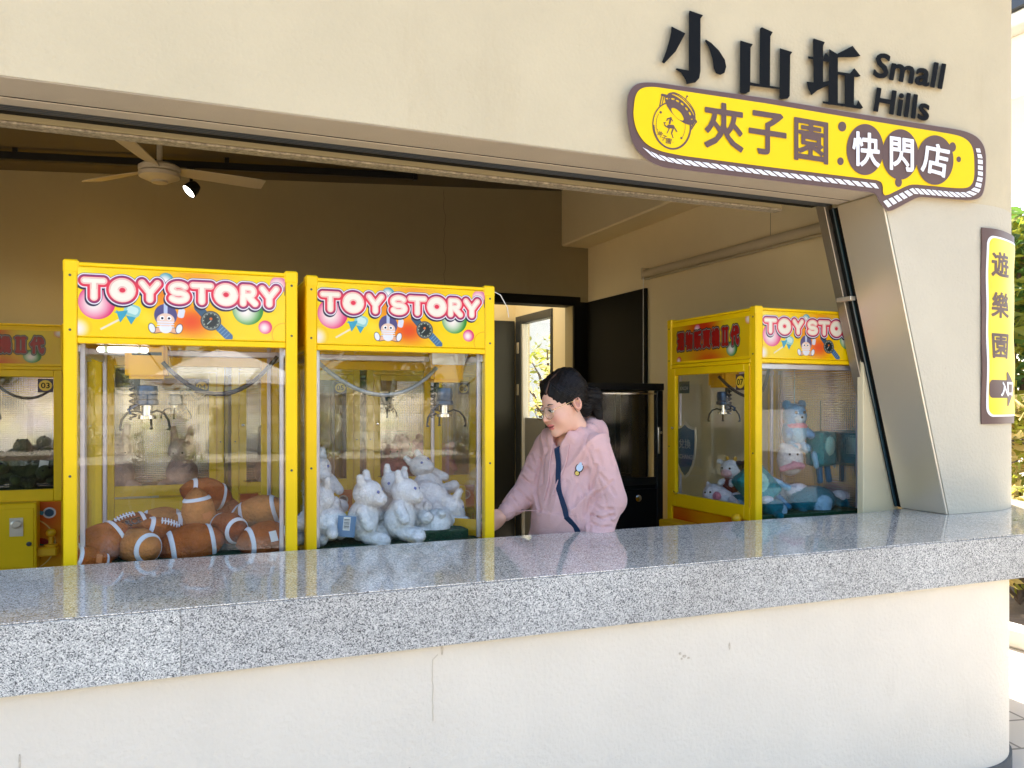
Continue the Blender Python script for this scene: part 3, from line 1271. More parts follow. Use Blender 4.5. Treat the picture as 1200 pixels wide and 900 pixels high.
# hairline cracks in the plaster, as thin open joints
def crack(name, pts, m):
    b = MB().tube(pts, .0013 if name == 'wall_crack' else .002, 5)
    return K(b.build(name, m))


random.seed(4)
m_crack = mat('crack_dark', (0.08, 0.06, 0.04), 0.9)  # dark brown of the open cracks
pts = []
for k in range(26):
    p = at(521 + random.uniform(-1.6, 1.6), 222 + 5.2 * k, Y=YB - .001)
    pts.append(p)
crack('wall_crack', pts, m_crack)
crack('wall_crack', [at(507 + random.uniform(-.7, .7) + (6 if k == 0 else 0), 767 + 6 * k, Y=2.419) for k in range(14)], mat('plaster_hairline', (0.56, 0.49, 0.385), 0.9))
crack('wall_crack', [at(903, 242 + 9 * k, X=XB - .0065) for k in range(5)], m_crack)
# scuffs and a chipped spot on the counter wall
m_scuff = mat('scuff', (0.52, 0.45, 0.35), 0.9, var=.3, vscale=80)
for px, py, w_, h_ in ((802, 769, 3, 2), (797, 766, 2, 2), (807, 771, 2, 1.5), (799, 772, 1.5, 1.5), (855, 757, 1.5, 5), (23, 893, 1, 8), (1108, 432, 2, 2), (518, 760, 1.5, 8), (480, 900, 1, 1)):
    c = at(px, py, Y=2.419 if py > 640 else YF)
    b = MB().sphere((0, 0, 0), (w_ * .0029, .0012, h_ * .0029), 9, 6)
    K(link('plaster_chip', b.mesh('plaster_chip', m_scuff, smooth=True), None, c))

# black cladding in the back corner
mb = MB()
zk = at(688, 353, X=XB).z - .02
mb.box(DOOR_X1 + .002, XB - .02, YB - .028, YB - .002, .02, zk)
y_end = at(758, 336, X=XB - .02).y
mb.box(XB - .036, XB - .009, y_end, YB - .03, .02, zk)
K(mb.build('black_cladding', M_BLACK, bevel=.003))

# vestibule behind the doorway, with the glazed outer door in its right wall
XV = DOOR_X1 + .01
yv0 = at(648, 420, X=XV).y
yv1 = at(606, 420, X=XV).y
zv = at(648, 361, X=XV).z
mb = MB()
mb.box(XV, XV + .15, YB + .17, yv0, .02, 3.3)
mb.box(XV, XV + .15, yv0 + .0005, yv1, zv, 3.3)
mb.box(XV, XV + .15, yv1 + .0005, yv1 + .12, .02, 3.3)
mb.box(DOOR_X0 - .3, XV - .001, yv1 + .05, yv1 + .17, .02, 3.3)
mb.box(DOOR_X0 - .3, DOOR_X0 - .2, YB + .17, yv1 + .04, .02, 3.3)
K(mb.build('vestibule_wall', M_RWALL))
fr = MB()
fr.box(XV - .02, XV + .07, yv1 - .14, yv1 - .002, .02, zv - .001)
fr.box(XV - .02, XV + .07, yv0 + .001, yv1 - .141, zv - .085, zv - .001)
fr.box(XV - .02, XV + .07, yv0 + .001, yv0 + .03, .02, zv - .086)
dfr = K(fr.build('door_frame', M_DARKGREY, bevel=.004))
b = MB().box(XV + .02, XV + .028, yv0 + .031, yv1 - .141, .04, zv - .087)
b.build('door_pane', M_SHOPGLASS, dfr)
bb = MB().box(XV - .012, XV + .05, yv1 - .19, yv1 - .150, .04, zv - .09)
bb.build('door_stile', M_WHITEPL, dfr, bevel=.003)
b = MB().box(XV + .005, XV + .045, yv0 + .032, yv1 - .20, .04, 1.36)
b.build('door_kick_panel', mat('grey_panel', (.22, .22, .21), .5), dfr, bevel=.003)
for z in (2.05, 1.6):
    b = MB().box(XV - .03, XV - .021, yv1 - .10, yv1 - .05, z, z + .12)
    b.build('hinge', M_STEEL, dfr, bevel=.002)
# inner door leaf, dark, standing on the far vestibule wall
zl = at(592, 376, Y=yv1).z
lf = empty('door_leaf', (0, 0, 0))
K(lf)
b = MB().box(DOOR_X0 - .1, XV - .03, yv1 - .01, yv1 + .045, .03, zl)
b.build('leaf_panel', mat('dark_door', (0.02, 0.022, 0.02), .45), lf, bevel=.004)
b = MB().tube([(2.75, yv1 - .05, 1.0), (2.75, yv1 - .05, 1.25)], .012, 8)
b.build('handle', M_STEEL, lf, smooth=True)

# ------------------------------------------------------------------ granite counter
def counter_out(y0, r):
    pts = [(-6.1, y0), (3.30, y0)]
    for k in range(1, 25):
        a = R(-90 + 90 * k / 24)
        pts.append((3.30 + r * math.cos(a), y0 + r + r * math.sin(a)))
    pts += [(3.30 + r, 4.2), (3.9, 4.2), (3.9, 3.28), (3.2, 3.165), (-6.1, 3.165)]
    return pts


ctr = empty('granite_counter', (0, 2.4, ZC))
tag(ctr, 'long grey speckled granite counter with a polished top running under the opening', 'counter')
xg = at(212, 760, Y=2.385).x
for out, m_ in (([(-6.1, 2.385), (xg - .0004, 2.385), (xg - .0004, 3.165), (-6.1, 3.165)], M_GRAN),
                ([(xg, 2.3852)] + counter_out(2.385, 1.25)[1:-2] + [(3.2, 3.165), (xg, 3.165)], M_GRANB)):
    mb = MB()
    mb.prism([(x, y - 2.4) for x, y in out], -.185, -.0045)
    mb.build('granite_block', m_, ctr, bevel=.0015, smooth=True, seg=2)
XJ = [-6.1, -2.05, 0.85, 2.52, 3.28]
base = counter_out(2.389, 1.246)
for k in range(len(XJ)):
    if k < len(XJ) - 1:
        a, b_ = XJ[k], XJ[k + 1] - .0015
        out = [(a, 2.389), (b_, 2.389), (b_, 3.163), (a, 3.163)]
        if k == len(XJ) - 2:
            out = [(a, 2.389), (b_, 2.389), (b_, 3.168), (3.2, 3.163), (a, 3.163)]
    else:
        out = [(3.28, 2.389)] + base[1:26] + [(4.546, 4.19), (3.91, 4.19), (3.91, 3.28), (3.28, 3.168)]
    mb = MB()
    mb.prism([(x, y - 2.4) for x, y in out], -.004, 0.0)
    mb.build('polished_slab', M_GRANP, ctr, bevel=.0015)

# ------------------------------------------------------------------ signs on the facade
def cutout(name, polys, px2, label):
    """free-standing black letter from outline polygons given in pixels"""
    P2 = [[px2(*q) for q in p] for p in polys]
    xs = [q[0] for p in P2 for q in p]
    ys = [q[1] for p in P2 for q in p]

    def sdf(P):
        D = None
        for p in P2:
            d = poly_sdf(P, poly_edges(p))
            D = d if D is None else np.minimum(D, d)
        return D
    # work in pixel units, y down -> flip orientation handled by recalc
    me = shape_mesh(name, M_LETTER, sdf, (min(xs) - 2, max(xs) + 2, min(ys) - 2, max(ys) + 2), .55,
                    lambda x, y: at(x, y, Y=YF - .026), lambda x, y: at(x, y, Y=YF - .003), -.12)
    bm = bmesh.new()
    bm.from_mesh(me)
    bmesh.ops.recalc_face_normals(bm, faces=bm.faces)
    bm.to_mesh(me)
    bm.free()
    o = link(name, me)
    return o


z3 = lambda x, y: (770 + x / 4.8, y / 4.8)
sets = [
    ('小', 'black cut-out character 小 at the left of the facade lettering', [
        [(80, 147), (160, 187), (140, 225), (105, 290), (40, 358), (26, 350), (50, 290), (70, 220), (78, 180)],
        [(182, 58), (260, 85), (245, 105), (245, 400), (238, 440), (215, 465), (165, 474), (160, 450), (135, 410), (103, 390), (110, 383), (178, 396), (178, 75)],
        [(275, 222), (305, 240), (350, 285), (382, 335), (390, 375), (380, 410), (355, 422), (330, 412), (318, 385), (310, 330), (290, 265), (268, 230)]]),
    ('山', 'black cut-out character 山 in the middle of the facade lettering', [
        [(468, 227), (540, 248), (527, 268), (525, 462), (575, 472), (578, 160), (590, 152), (652, 180), (638, 205), (636, 482), (688, 490), (690, 270), (762, 292), (750, 310), (747, 540), (735, 555), (695, 560), (688, 550), (688, 503), (524, 482), (522, 515), (500, 527), (465, 525), (466, 240)]]),
    ('坵', 'black cut-out character 坵 beside the Latin lettering', [
        [(880, 215), (945, 236), (935, 258), (935, 490), (880, 500), (876, 230)],
        [(848, 316), (965, 330), (965, 350), (850, 330)],
        [(938, 312), (950, 295), (980, 335), (965, 350), (940, 345)],
        [(840, 458), (900, 465), (965, 455), (968, 478), (900, 510), (868, 537), (850, 500)],
        [(968, 275), (1018, 305), (1018, 590), (962, 590)],
        [(1016, 300), (1100, 257), (1146, 315), (1115, 322), (1016, 324)],
        [(1016, 402), (1085, 412), (1110, 382), (1147, 428), (1125, 435), (1016, 420)],
        [(1055, 415), (1110, 425), (1108, 600), (1055, 592)],
        [(930, 568), (1120, 592), (1132, 562), (1160, 605), (1145, 614), (932, 582)]]),
]
for ch, lab, polys in sets:
    o = cutout('wall_letter', polys, z3, lab)
    tag(o, lab, 'letter', 'black lettering on the facade')


def orient(me):
    bm = bmesh.new()
    bm.from_mesh(me)
    bmesh.ops.recalc_face_normals(bm, faces=bm.faces)
    bm.to_mesh(me)
    bm.free()
    return me


for word, q, lab in (('Small', ((1027.5, 61.0), (1109.2, 74.6), (1104.0, 105.0), (1022.3, 90.3)), 'black cut-out word Small on the facade right of the characters'),
                     ('Hills', ((1027.6, 102.3), (1091.2, 113.6), (1088.2, 142.6), (1023.2, 130.6)), 'black cut-out word Hills on the facade just above the yellow sign')):
    es, bb = glyph_edges(word)
    # each letter of the word is its own cut-out part
    root = empty('wall_word', at((q[0][0] + q[2][0]) / 2, (q[0][1] + q[2][1]) / 2, Y=YF))
    tag(root, lab, 'lettering', 'black lettering on the facade')
    F_, D_ = quad_map(q, YF - .020), quad_map(q, YF - .003)
    me = glyph_mesh('letter', word, .026, M_LETTER, F_, D_, 56)
    orient(me)
    o = link('letter', me, root)
    o.matrix_parent_inverse = Matrix.Translation(-root.location)

# ---- the yellow speech-bubble sign
YS = YF - .034
out_px = [(735.5, 118), (737, 108), (743, 100), (752, 96.5), (770, 97), (900, 115.5), (1010, 134), (1117, 151), (1132, 154), (1145, 160), (1153, 170), (1155.5, 182), (1155, 212), (1152, 228),
          (1146, 233), (1136, 234.5), (1080, 230.5), (1074, 231.5), (1044, 247.5), (1038, 246), (1030, 236), (1026.5, 226), (900, 211), (800, 199), (775, 196), (757, 187), (743, 172), (737, 152), (735, 134)]
in_px = [(743, 122), (745, 110), (752, 102.5), (766, 101.5), (900, 121.5), (1010, 140), (1112, 156.5), (1128, 160), (1138, 168), (1141.5, 180), (1142, 205), (1140, 215), (1134, 220.5), (1120, 220.5),
         (1067, 215.5), (1034.5, 231.5), (1035, 212), (900, 195.5), (800, 182.5), (775, 177.5), (758, 170), (747, 156), (742, 138)]


def smooth_loop(pts, n=3):
    P = [Vector((x, y)) for x, y in pts]
    for _ in range(n):
        Q = []
        for i in range(len(P)):
            a, b = P[i], P[(i + 1) % len(P)]
            if (b - a).length < 22:
                Q += [a * .75 + b * .25, a * .25 + b * .75]
            else:
                t = 4 / (b - a).length
                Q += [a.lerp(b, t), a.lerp(b, 1 - t)]
        P = Q
        if len(P) > 200:
            break
    return [(p.x, p.y) for p in P]


OUT = smooth_loop(out_px, 2)
INN = smooth_loop(in_px, 2)
sign = empty('shop_sign', at(945, 170, Y=YF))
tag(sign, 'yellow and brown speech-bubble shop sign with rounded characters fixed above the opening', 'sign')


def sgn(name, me, parent=None):
    o = link(name, orient(me), parent or sign)
    if parent is None:
        o.matrix_parent_inverse = Matrix.Translation(-sign.location)
    return o


def px_shape(name, m, sdf, box, res, y0, y1, iso=0.0):
    return shape_mesh(name, m, sdf, box, res, lambda x, y: at(x, y, Y=y0), lambda x, y: at(x, y, Y=y1), iso)


bx_ = (730, 1162, 92, 252)
sgn('sign_board', px_shape('sign_board', M_BROWN, lambda P: poly_sdf(P, poly_edges(OUT)), bx_, 1.1, YS, YF - .012))
m_edge = mat('sign_back_edge', (0.44, 0.36, 0.28), .6)
OUT2 = [(x - 2.2, y + 1.6) for x, y in OUT]
sgn('sign_backing', px_shape('sign_backing', m_edge, lambda P: poly_sdf(P, poly_edges(OUT)), bx_, 1.1, YF - .0115, YF - .001, .8))
sgn('yellow_face', px_shape('yellow_face', M_SIGNYEL, lambda P: poly_sdf(P, poly_edges(INN)), bx_, .9, YS - .003, YS - .0005))
# white hatched stripes along the lower rim
def along(pts, t):
    L = [0]
    for a, b in zip(pts[:-1], pts[1:]):
        L.append(L[-1] + math.hypot(b[0] - a[0], b[1] - a[1]))
    t = min(max(t, 0), L[-1] - 1e-6)
    for i in range(len(L) - 1):
        if L[i + 1] > t:
            k = (t - L[i]) / (L[i + 1] - L[i])
            return (pts[i][0] + k * (pts[i + 1][0] - pts[i][0]), pts[i][1] + k * (pts[i + 1][1] - pts[i][1])), L[-1]
    return pts[-1], L[-1]


def stripes(inner, outer, n, slant):
    Li, Lo = along(inner, 0)[1], along(outer, 0)[1]
    for k in range(n):
        a, b = k / n, (k + .72) / n
        q = [along(inner, (a) * Li)[0], along(inner, b * Li)[0], along(outer, min(1, (b + slant / n)) * Lo)[0], along(outer, min(1, (a + slant / n)) * Lo)[0]]
        V = [tuple(at(x, y, Y=YS - .003)) for x, y in q] + [tuple(at(x, y, Y=YS - .0005)) for x, y in q]
        b_ = MB().add(V, [(0, 1, 2, 3), (7, 6, 5, 4), (0, 4, 5, 1), (1, 5, 6, 2), (2, 6, 7, 3), (3, 7, 4, 0)])
        sgn('white_stripe', b_.mesh('white_stripe', M_SIGNWHITE))


stripes([(753, 172.5), (766, 179.5), (785, 185), (900, 200), (1029, 215.3)], [(759, 180), (772, 187), (795, 192), (900, 205.3), (1030, 221)], 27, .55)
stripes([(1035, 236), (1069, 220.2), (1120, 225.3), (1134, 225.3), (1142.5, 219), (1146, 206), (1146, 184), (1143, 172)],
        [(1040, 243.5), (1072, 227), (1120, 231), (1138, 231), (1148.5, 225), (1151.8, 208), (1151.6, 186), (1148, 173)], 24, .12)
for ch, q in (('夾', ((825.3, 117.0), (871.4, 124.0), (871.4, 179.4), (825.3, 172.4))),
              ('子', ((877.4, 127.6), (921.8, 134.4), (921.8, 185.2), (877.4, 178.4))),
              ('園', ((930.6, 136.8), (970.7, 143.8), (970.7, 193.2), (930.6, 187.0)))):
    sgn('brown_character', glyph_mesh('brown_character', ch, .021, M_BROWN, quad_map(q, YS - .0065), quad_map(q, YS - .0032), 64))
for i, (cx, cy, rx, ry) in enumerate(((1013.8, 175.2, 21.7, 29.9), (1055.0, 181.0, 21.3, 29.5), (1095.8, 187.6, 21.6, 29.0))):
    y0 = YS - .0055 - .0004 * i
    sgn('brown_disc', px_shape('brown_disc', M_BROWN, lambda P: ell(P, (cx, cy), rx, ry), (cx - rx - 2, cx + rx + 2, cy - ry - 2, cy + ry + 2), .8, y0, YS - .0032))
for cx, cy, rx, ry in ((1116.3, 172.3, 4.0, 5.6), (1053, 213.5, 4.0, 5.6), (987, 148.3, 4.8, 5.8), (985, 189, 3.7, 4.6), (1123.6, 186.7, 2.6, 3.4)):
    sgn('brown_dot', px_shape('brown_dot', M_BROWN, lambda P: ell(P, (cx, cy), rx, ry), (cx - rx - 1, cx + rx + 1, cy - ry - 1, cy + ry + 1), .45, YS - .0047, YS - .0032))
for ch, q in (('快', ((998.8, 153.0), (1031.2, 157.0), (1031.2, 196.6), (998.8, 194.3))),
              ('閃', ((1042.7, 159.3), (1071, 163.3), (1071, 202), (1042.7, 198.8))),
              ('店', ((1082.6, 165.6), (1113.8, 171.3), (1109.8, 210), (1078.6, 200.4)))):
    sgn('white_character', glyph_mesh('white_character', ch, .022, M_SIGNWHITE, quad_map(q, YS - .0095), quad_map(q, YS - .0064), 56))
# emblem: a coin with a prancing horse and a saucer tipped over its rim
def emblem():
    e = lambda x, y: (755 + x / 11.25, 100 + y / 11.25)

    def sdf(P):
        Q = np.stack([(P[..., 0] - 755) * 11.25, (P[..., 1] - 100) * 11.25], -1)
        D = np.abs(ell(Q, (360, 530), 245, 305, -.12)) - 7

        def add(d):
            nonlocal D
            D = np.minimum(D, d)
        rim = np.maximum(np.abs(ell(Q, (368, 540), 240, 298, -.12)) - 10, 520 - Q[..., 1] - .0 * Q[..., 0])
        add(rim)
        add(np.maximum(np.abs(ell(Q, (350, 525), 190, 245, -.12)) - 2.5, np.minimum(np.abs(Q[..., 0] - 165) - 25, np.abs(Q[..., 0] - 520) - 30)))
        hole = ell(Q, (470, 320), 262, 108, .80)
        sau = np.maximum(hole, -(ell(Q, (440, 380), 110, 42, .80)))
        win = None
        for x, y, a in ((310, 175, .05), (378, 180, .2), (440, 207, .5), (500, 247, .7), (557, 310, .9), (602, 372, 1.1), (628, 445, 1.35)):
            d = ell(Q, (x, y), 26, 11, a)
            win = d if win is None else np.minimum(win, d)
        add(np.maximum(sau, -win))
        add(np.maximum(np.abs(ell(Q, (492, 285), 235, 90, .80)) - 5, Q[..., 1] - Q[..., 0] * .9 + 60))
        add(np.maximum(np.abs(ell(Q, (505, 265), 215, 85, .80)) - 5, Q[..., 1] - Q[..., 0] * .9 + 90))
        for a, b, w_ in (((545, 185), (565, 140), 5), ((235, 125), (205, 270), 7), ((235, 125), (280, 135), 16), ((260, 150), (235, 250), 5), ((685, 480), (610, 595), 8), ((685, 480), (650, 430), 14), ((655, 490), (615, 560), 5),
                         ((565, 140), (570, 148), 9)):
            add(seg_dist(Q, a, b) - w_)
        # horse
        for a, b, w_ in (((325, 540), (375, 545), 24), ((335, 500), (350, 430), 13), ((350, 430), (310, 440), 10), ((310, 440), (298, 465), 7), ((320, 560), (275, 530), 8), ((275, 530), (260, 490), 6),
                         ((260, 490), (285, 495), 5), ((330, 570), (300, 630), 6), ((385, 560), (360, 630), 9), ((360, 630), (380, 690), 6), ((395, 555), (430, 610), 8), ((350, 430), (375, 470), 6)):
            add(seg_dist(Q, a, b) - w_)
        for x, y, s in ((218, 355, 16), (490, 695, 15), (175, 580, 5), (380, 750, 5)):
            add(np.hypot(Q[..., 0] - x, Q[..., 1] - y) - s)
        for ch, cx, cy, a in (('夾', 210, 640, .55), ('子', 262, 695, .35), ('園', 322, 735, .2)):
            es, (x0, x1, y0, y1) = glyph_edges(ch)
            ca, sa = math.cos(a), math.sin(a)
            X = (Q[..., 0] - cx) * ca + (Q[..., 1] - cy) * sa
            Y = -(Q[..., 0] - cx) * sa + (Q[..., 1] - cy) * ca
            U = np.stack([X / 68 * (x1 - x0) + (x0 + x1) / 2, -Y / 72 * (y1 - y0) + (y0 + y1) / 2], -1)
            sel = (np.abs(X) < 50) & (np.abs(Y) < 50)
            d = np.full(X.shape, 1e3)
            d[sel] = poly_sdf(U[sel][None], es)[0] * 70 - .6
            add(d)
        return D / 11.25
    return sgn('horse_coin_emblem', px_shape('horse_coin_emblem', M_BROWN, sdf, (758, 822, 104, 178), .16, YS - .0045, YS - .0032))


emblem()

# ---- the vertical banner on the rounded pillar
def facade_pt(s, z, off):
    """s: metres along the outer skin from X=3.70 going right"""
    x = 3.70 + s
    if x <= 3.83:
        return (x, YF - off, z)
    a = -PI / 2 + (x - 3.83) / .6
    return (3.83 + (.6 + off) * math.cos(a), 3.55 + (.6 + off) * math.sin(a), z)


zt, zbm = at(1149, 267, Y=YF).z, at(1149, 497, Y=YF).z
SB = at(1148.5, 400, Y=YF).x - 3.70
BW = .50
ban = empty('banner_sign', facade_pt(SB, zt, 0))
tag(ban, 'tall yellow banner with brown border wrapped round the pillar end', 'sign')
BH = zt - zbm


def ban_map(off):
    def f(u, v):          # u 0..1 left-right, v 0..1 top-down, lightly rippled cloth
        rip = .004 * math.sin(u * 9 + v * 6) * math.sin(v * 14 + 1)
        return facade_pt(SB + u * BW, zt - v * BH, off + .006 + rip)
    return f


def ban_shape(name, m, sdf, res, off, back, iso=0.0, box=None):
    me = shape_mesh(name, m, sdf, box or (-.02, 1.02, -.02, 1.02), res, lambda u, v: ban_map(off)(u, v), lambda u, v: ban_map(back)(u, v), iso)
    o = link(name, orient(me), ban)
    o.matrix_parent_inverse = Matrix.Translation(-ban.location)
    return o


AS = BH / BW


def sc(P):
    return np.stack([P[..., 0], P[..., 1] * AS], -1)


ban_shape('banner_cloth', M_BROWN, lambda P: rbox(sc(P), (.5, .5 * AS), .5, .5 * AS), .02, .004, -.001)
ban_shape('white_border', M_SIGNWHITE, lambda P: rbox(sc(P), (.545, .5 * AS), .48, .5 * AS - .075, 0, .09), .012, .0055, .0042)
ban_shape('yellow_face', mat('banner_yellow', (0.88, 0.64, 0.012), .45, var=.06, vscale=9), lambda P: rbox(sc(P), (.555, .5 * AS), .46, .5 * AS - .095, 0, .075), .012, .007, .0057)
for ch, vy, hh, ww in (('遊', .178, .130, .33), ('樂', .388, .132, .33), ('園', .598, .128, .31)):
    es, (x0, x1, y0, y1) = glyph_edges(ch)
    me = glyph_mesh('brown_character', ch, .022, M_BROWN, lambda s, t: ban_map(.0085)(.30 + (s - .5) * ww, vy + (.5 - t) * hh), lambda s, t: ban_map(.0072)(.30 + (s - .5) * ww, vy + (.5 - t) * hh), 56)
    o = link('brown_character', orient(me), ban)
    o.matrix_parent_inverse = Matrix.Translation(-ban.location)
ban_shape('brown_arrow', M_BROWN, lambda P: np.minimum(rbox(sc(P), (.31, .82 * AS), .21, .046 * AS, 0, .05),
          poly_sdf(sc(P), poly_edges([(.46, .74 * AS), (.66, .82 * AS), (.46, .90 * AS)])) - .02), .010, .0085, .0072)
for ch, ux in (('入', .37), ('口', .52)):
    me = glyph_mesh('white_character', ch, .03, M_SIGNWHITE, lambda s, t: ban_map(.010)(ux + (s - .5) * .17, .82 + (.5 - t) * .075), lambda s, t: ban_map(.0087)(ux + (s - .5) * .17, .82 + (.5 - t) * .075), 40)
    o = link('white_character', orient(me), ban)
    o.matrix_parent_inverse = Matrix.Translation(-ban.location)

# ------------------------------------------------------------------ things under the ceiling
FAN = at(187, 202, Y=5.3)
fan = empty('ceiling_fan', FAN)
tag(fan, 'cream three-bladed ceiling fan hanging below the dark ceiling', 'fan')
zceil = zc(FAN.x) - FAN.z
MB().lathe([(.02, -.055), (.07, -.05), (.115, -.03), (.118, -.008), (.10, -.004)], 28).build('motor_cover', M_CREAMPL, fan, smooth=True)
MB().lathe([(.112, .0), (.118, .006), (.118, .03), (.10, .042), (.05, .05)], 28).build('motor_housing', M_CREAMPL, fan, smooth=True)
MB().lathe([(.03, -.064), (.045, -.0635), (.047, -.05)], 20).build('hub_cap', M_CREAMPL, fan, smooth=True)
MB().lathe([(.016, .05), (.016, zceil - .07)], 12).build('down_rod', M_CREAMPL, fan, smooth=True)
MB().lathe([(.03, zceil - .10), (.065, zceil - .04), (.065, zceil + .02)], 20).build('canopy_cup', M_CREAMPL, fan, smooth=True)
for k, a in enumerate((R(-108), R(12), R(132))):
    bl = MB()
    prof = [(.10, .035), (.18, .05), (.45, .062), (.58, .064), (.62, .05)]
    up = [(r_, -w_, .018 + .012 * 0) for r_, w_ in prof]
    rs = []
    for r_, w_ in prof:
        rs.append([(r_, -w_, .030), (r_, w_, .004), (r_, w_, .010), (r_, -w_, .036)])
    bl.rings(rs)
    o = bl.build('fan_blade', M_CREAMPL, fan, bevel=.002)
    o.rotation_euler = (0, 0, a)

TRK0, TRK1 = at(-60, 179, Y=6.3), at(484, 206.5, Y=6.3)
trk = empty('light_track', TRK0)
tag(trk, 'long black lighting track fixed under the ceiling', 'light track')
d = TRK1 - TRK0
b = MB()
nrm = Vector((0, 1, 0))
b.rings([[tuple(p + Vector((0, y, z))) for y, z in ((-.02, -.025), (.02, -.025), (.02, .025), (-.02, .025))] for p in (Vector((0, 0, 0)), d)])
b.build('track_rail', M_BLACKMETAL, trk, bevel=.002)
for t in (.12, .55, .97):
    p = d * t
    hgt = zc(TRK0.x + p.x) - (TRK0.z + p.z)
    MB().box(p.x - .015, p.x + .015, p.y - .012, p.y + .012, p.z + .026, p.z + hgt + .01).build('track_bracket', M_BLACKMETAL, trk)
MB().box(d.x, d.x + .03, d.y - .026, d.y + .026, d.z - .03, d.z + .03).build('end_cap', M_BLACKMETAL, trk, bevel=.003)
SP = at(224, 222, Y=6.26)
spot = empty('track_spotlight', SP)
tag(spot, 'lit black spotlight hanging from the track behind the fan', 'spotlight')
aim = Vector((-.66, -.22, -.70)).normalized()
qrot = aim.to_track_quat('Z', 'Y').to_matrix()


def rotmb(mb):
    mb.v = [tuple(qrot @ (Vector(p) * .64)) for p in mb.v]
    return mb


rotmb(MB().lathe([(.02, -.10), (.055, -.085), (.078, -.03), (.086, .03), (.088, .045), (.080, .046), (.074, .03)], 26)).build('spot_housing', M_BLACKMETAL, spot, smooth=True)
rotmb(MB().lathe([(.0005, .036), (.072, .036), (.072, .030), (.0005, .030)], 24)).build('spot_lens', M_SPOT, spot)
ztop = TRK0.z + d.z * ((SP.x - TRK0.x) / d.x) - SP.z
MB().tube([(0, 0, .05), (0, .02, .10), (0, .04, ztop - .02)], .012, 8).build('spot_stem', M_BLACKMETAL, spot, smooth=True)
MB().box(-.03, .03, .02, .06, ztop - .05, ztop - .026).build('track_adapter', M_BLACKMETAL, spot, bevel=.003)
lamp = bpy.data.lights.new('spot_beam', 'SPOT')
lamp.energy = 26
lamp.color = (1.0, .85, .62)
lamp.spot_size = R(95)
lamp.spot_blend = .5
lamp.shadow_soft_size = .07
lo_ = bpy.data.objects.new('spot_beam', lamp)
C.objects.link(lo_)
lo_.parent = spot
lo_.location = aim * .05
lo_.rotation_euler = (-aim).to_track_quat('Z', 'Y').to_euler()

# roller blind on the right wall
p0, p1 = at(980, 262, X=XB - .05), at(756, 321, X=XB - .05)
rb = empty('roller_blind', p0)
tag(rb, 'rolled-up cream blind running along the right interior wall', 'blind')
dd = p1 - p0
MB().tube([(0, 0, 0), tuple(dd)], .034, 14).build('blind_roll', M_CREAMPL, rb, smooth=True)
MB().tube([(0, 0, -.045), (dd.x, dd.y, dd.z - .045)], .008, 8).build('bottom_bar', M_CREAMPL, rb, smooth=True)
for q in (dd * 1.0,):
    MB().box(q.x - .03, q.x + .05, q.y + .001, q.y + .02, q.z - .045, q.z + .05).build('blind_bracket', M_CREAMPL, rb, bevel=.004)
MB().tube([(dd.x - .03, dd.y - .02, dd.z - .03), (dd.x - .03, dd.y - .02, dd.z - .9)], .003, 6).build('pull_chain', M_WHITEPL, rb)

# ================================================================== CLAW MACHINES
MW = .79
HW = MW / 2
MH = 2.006
CACHE = {}


def cm(key, fn):
    if key not in CACHE:
        CACHE[key] = fn()
    return CACHE[key]


def part(parent, name, key, fn, loc=(0, 0, 0), rz=0.0):
    o = link(name, cm(key, fn), parent, loc)
    if rz:
        o.rotation_euler = (0, 0, rz)
    return o


def bxm(name, m, x0, x1, y0, y1, z0, z1, bevel=.002):
    return lambda: MB().box(x0, x1, y0, y1, z0, z1).mesh(name, m, bevel)


PZ = .0435


def num_plate_mesh():
    return MB().box(-.038, .038, -.002, .002, -.042, .042).mesh('number_plate', mat('plate_dark', (0.045, 0.02, 0.035), .35), .001)


M_PLATEY = mat('plate_yellow', (0.80, 0.52, 0.03), .35)
M_TEAL = mat('shield_blue', (0.012, 0.075, 0.145), .3, var=.15, vscale=8)


def digits(parent, text, loc, h, m, depth=.0012):
    es, (x0, x1, y0, y1) = glyph_edges(text)
    wd = h * (x1 - x0) / (y1 - y0)
    key = ('txt', text, h, m.name)
    me = cm(key, lambda: orient(glyph_mesh('digits', text, .012, m, lambda s, t: ((s - .5) * wd, -depth, (t - .5) * h), lambda s, t: ((s - .5) * wd, 0, (t - .5) * h), 36)))
    return link('digits', me, parent, loc)


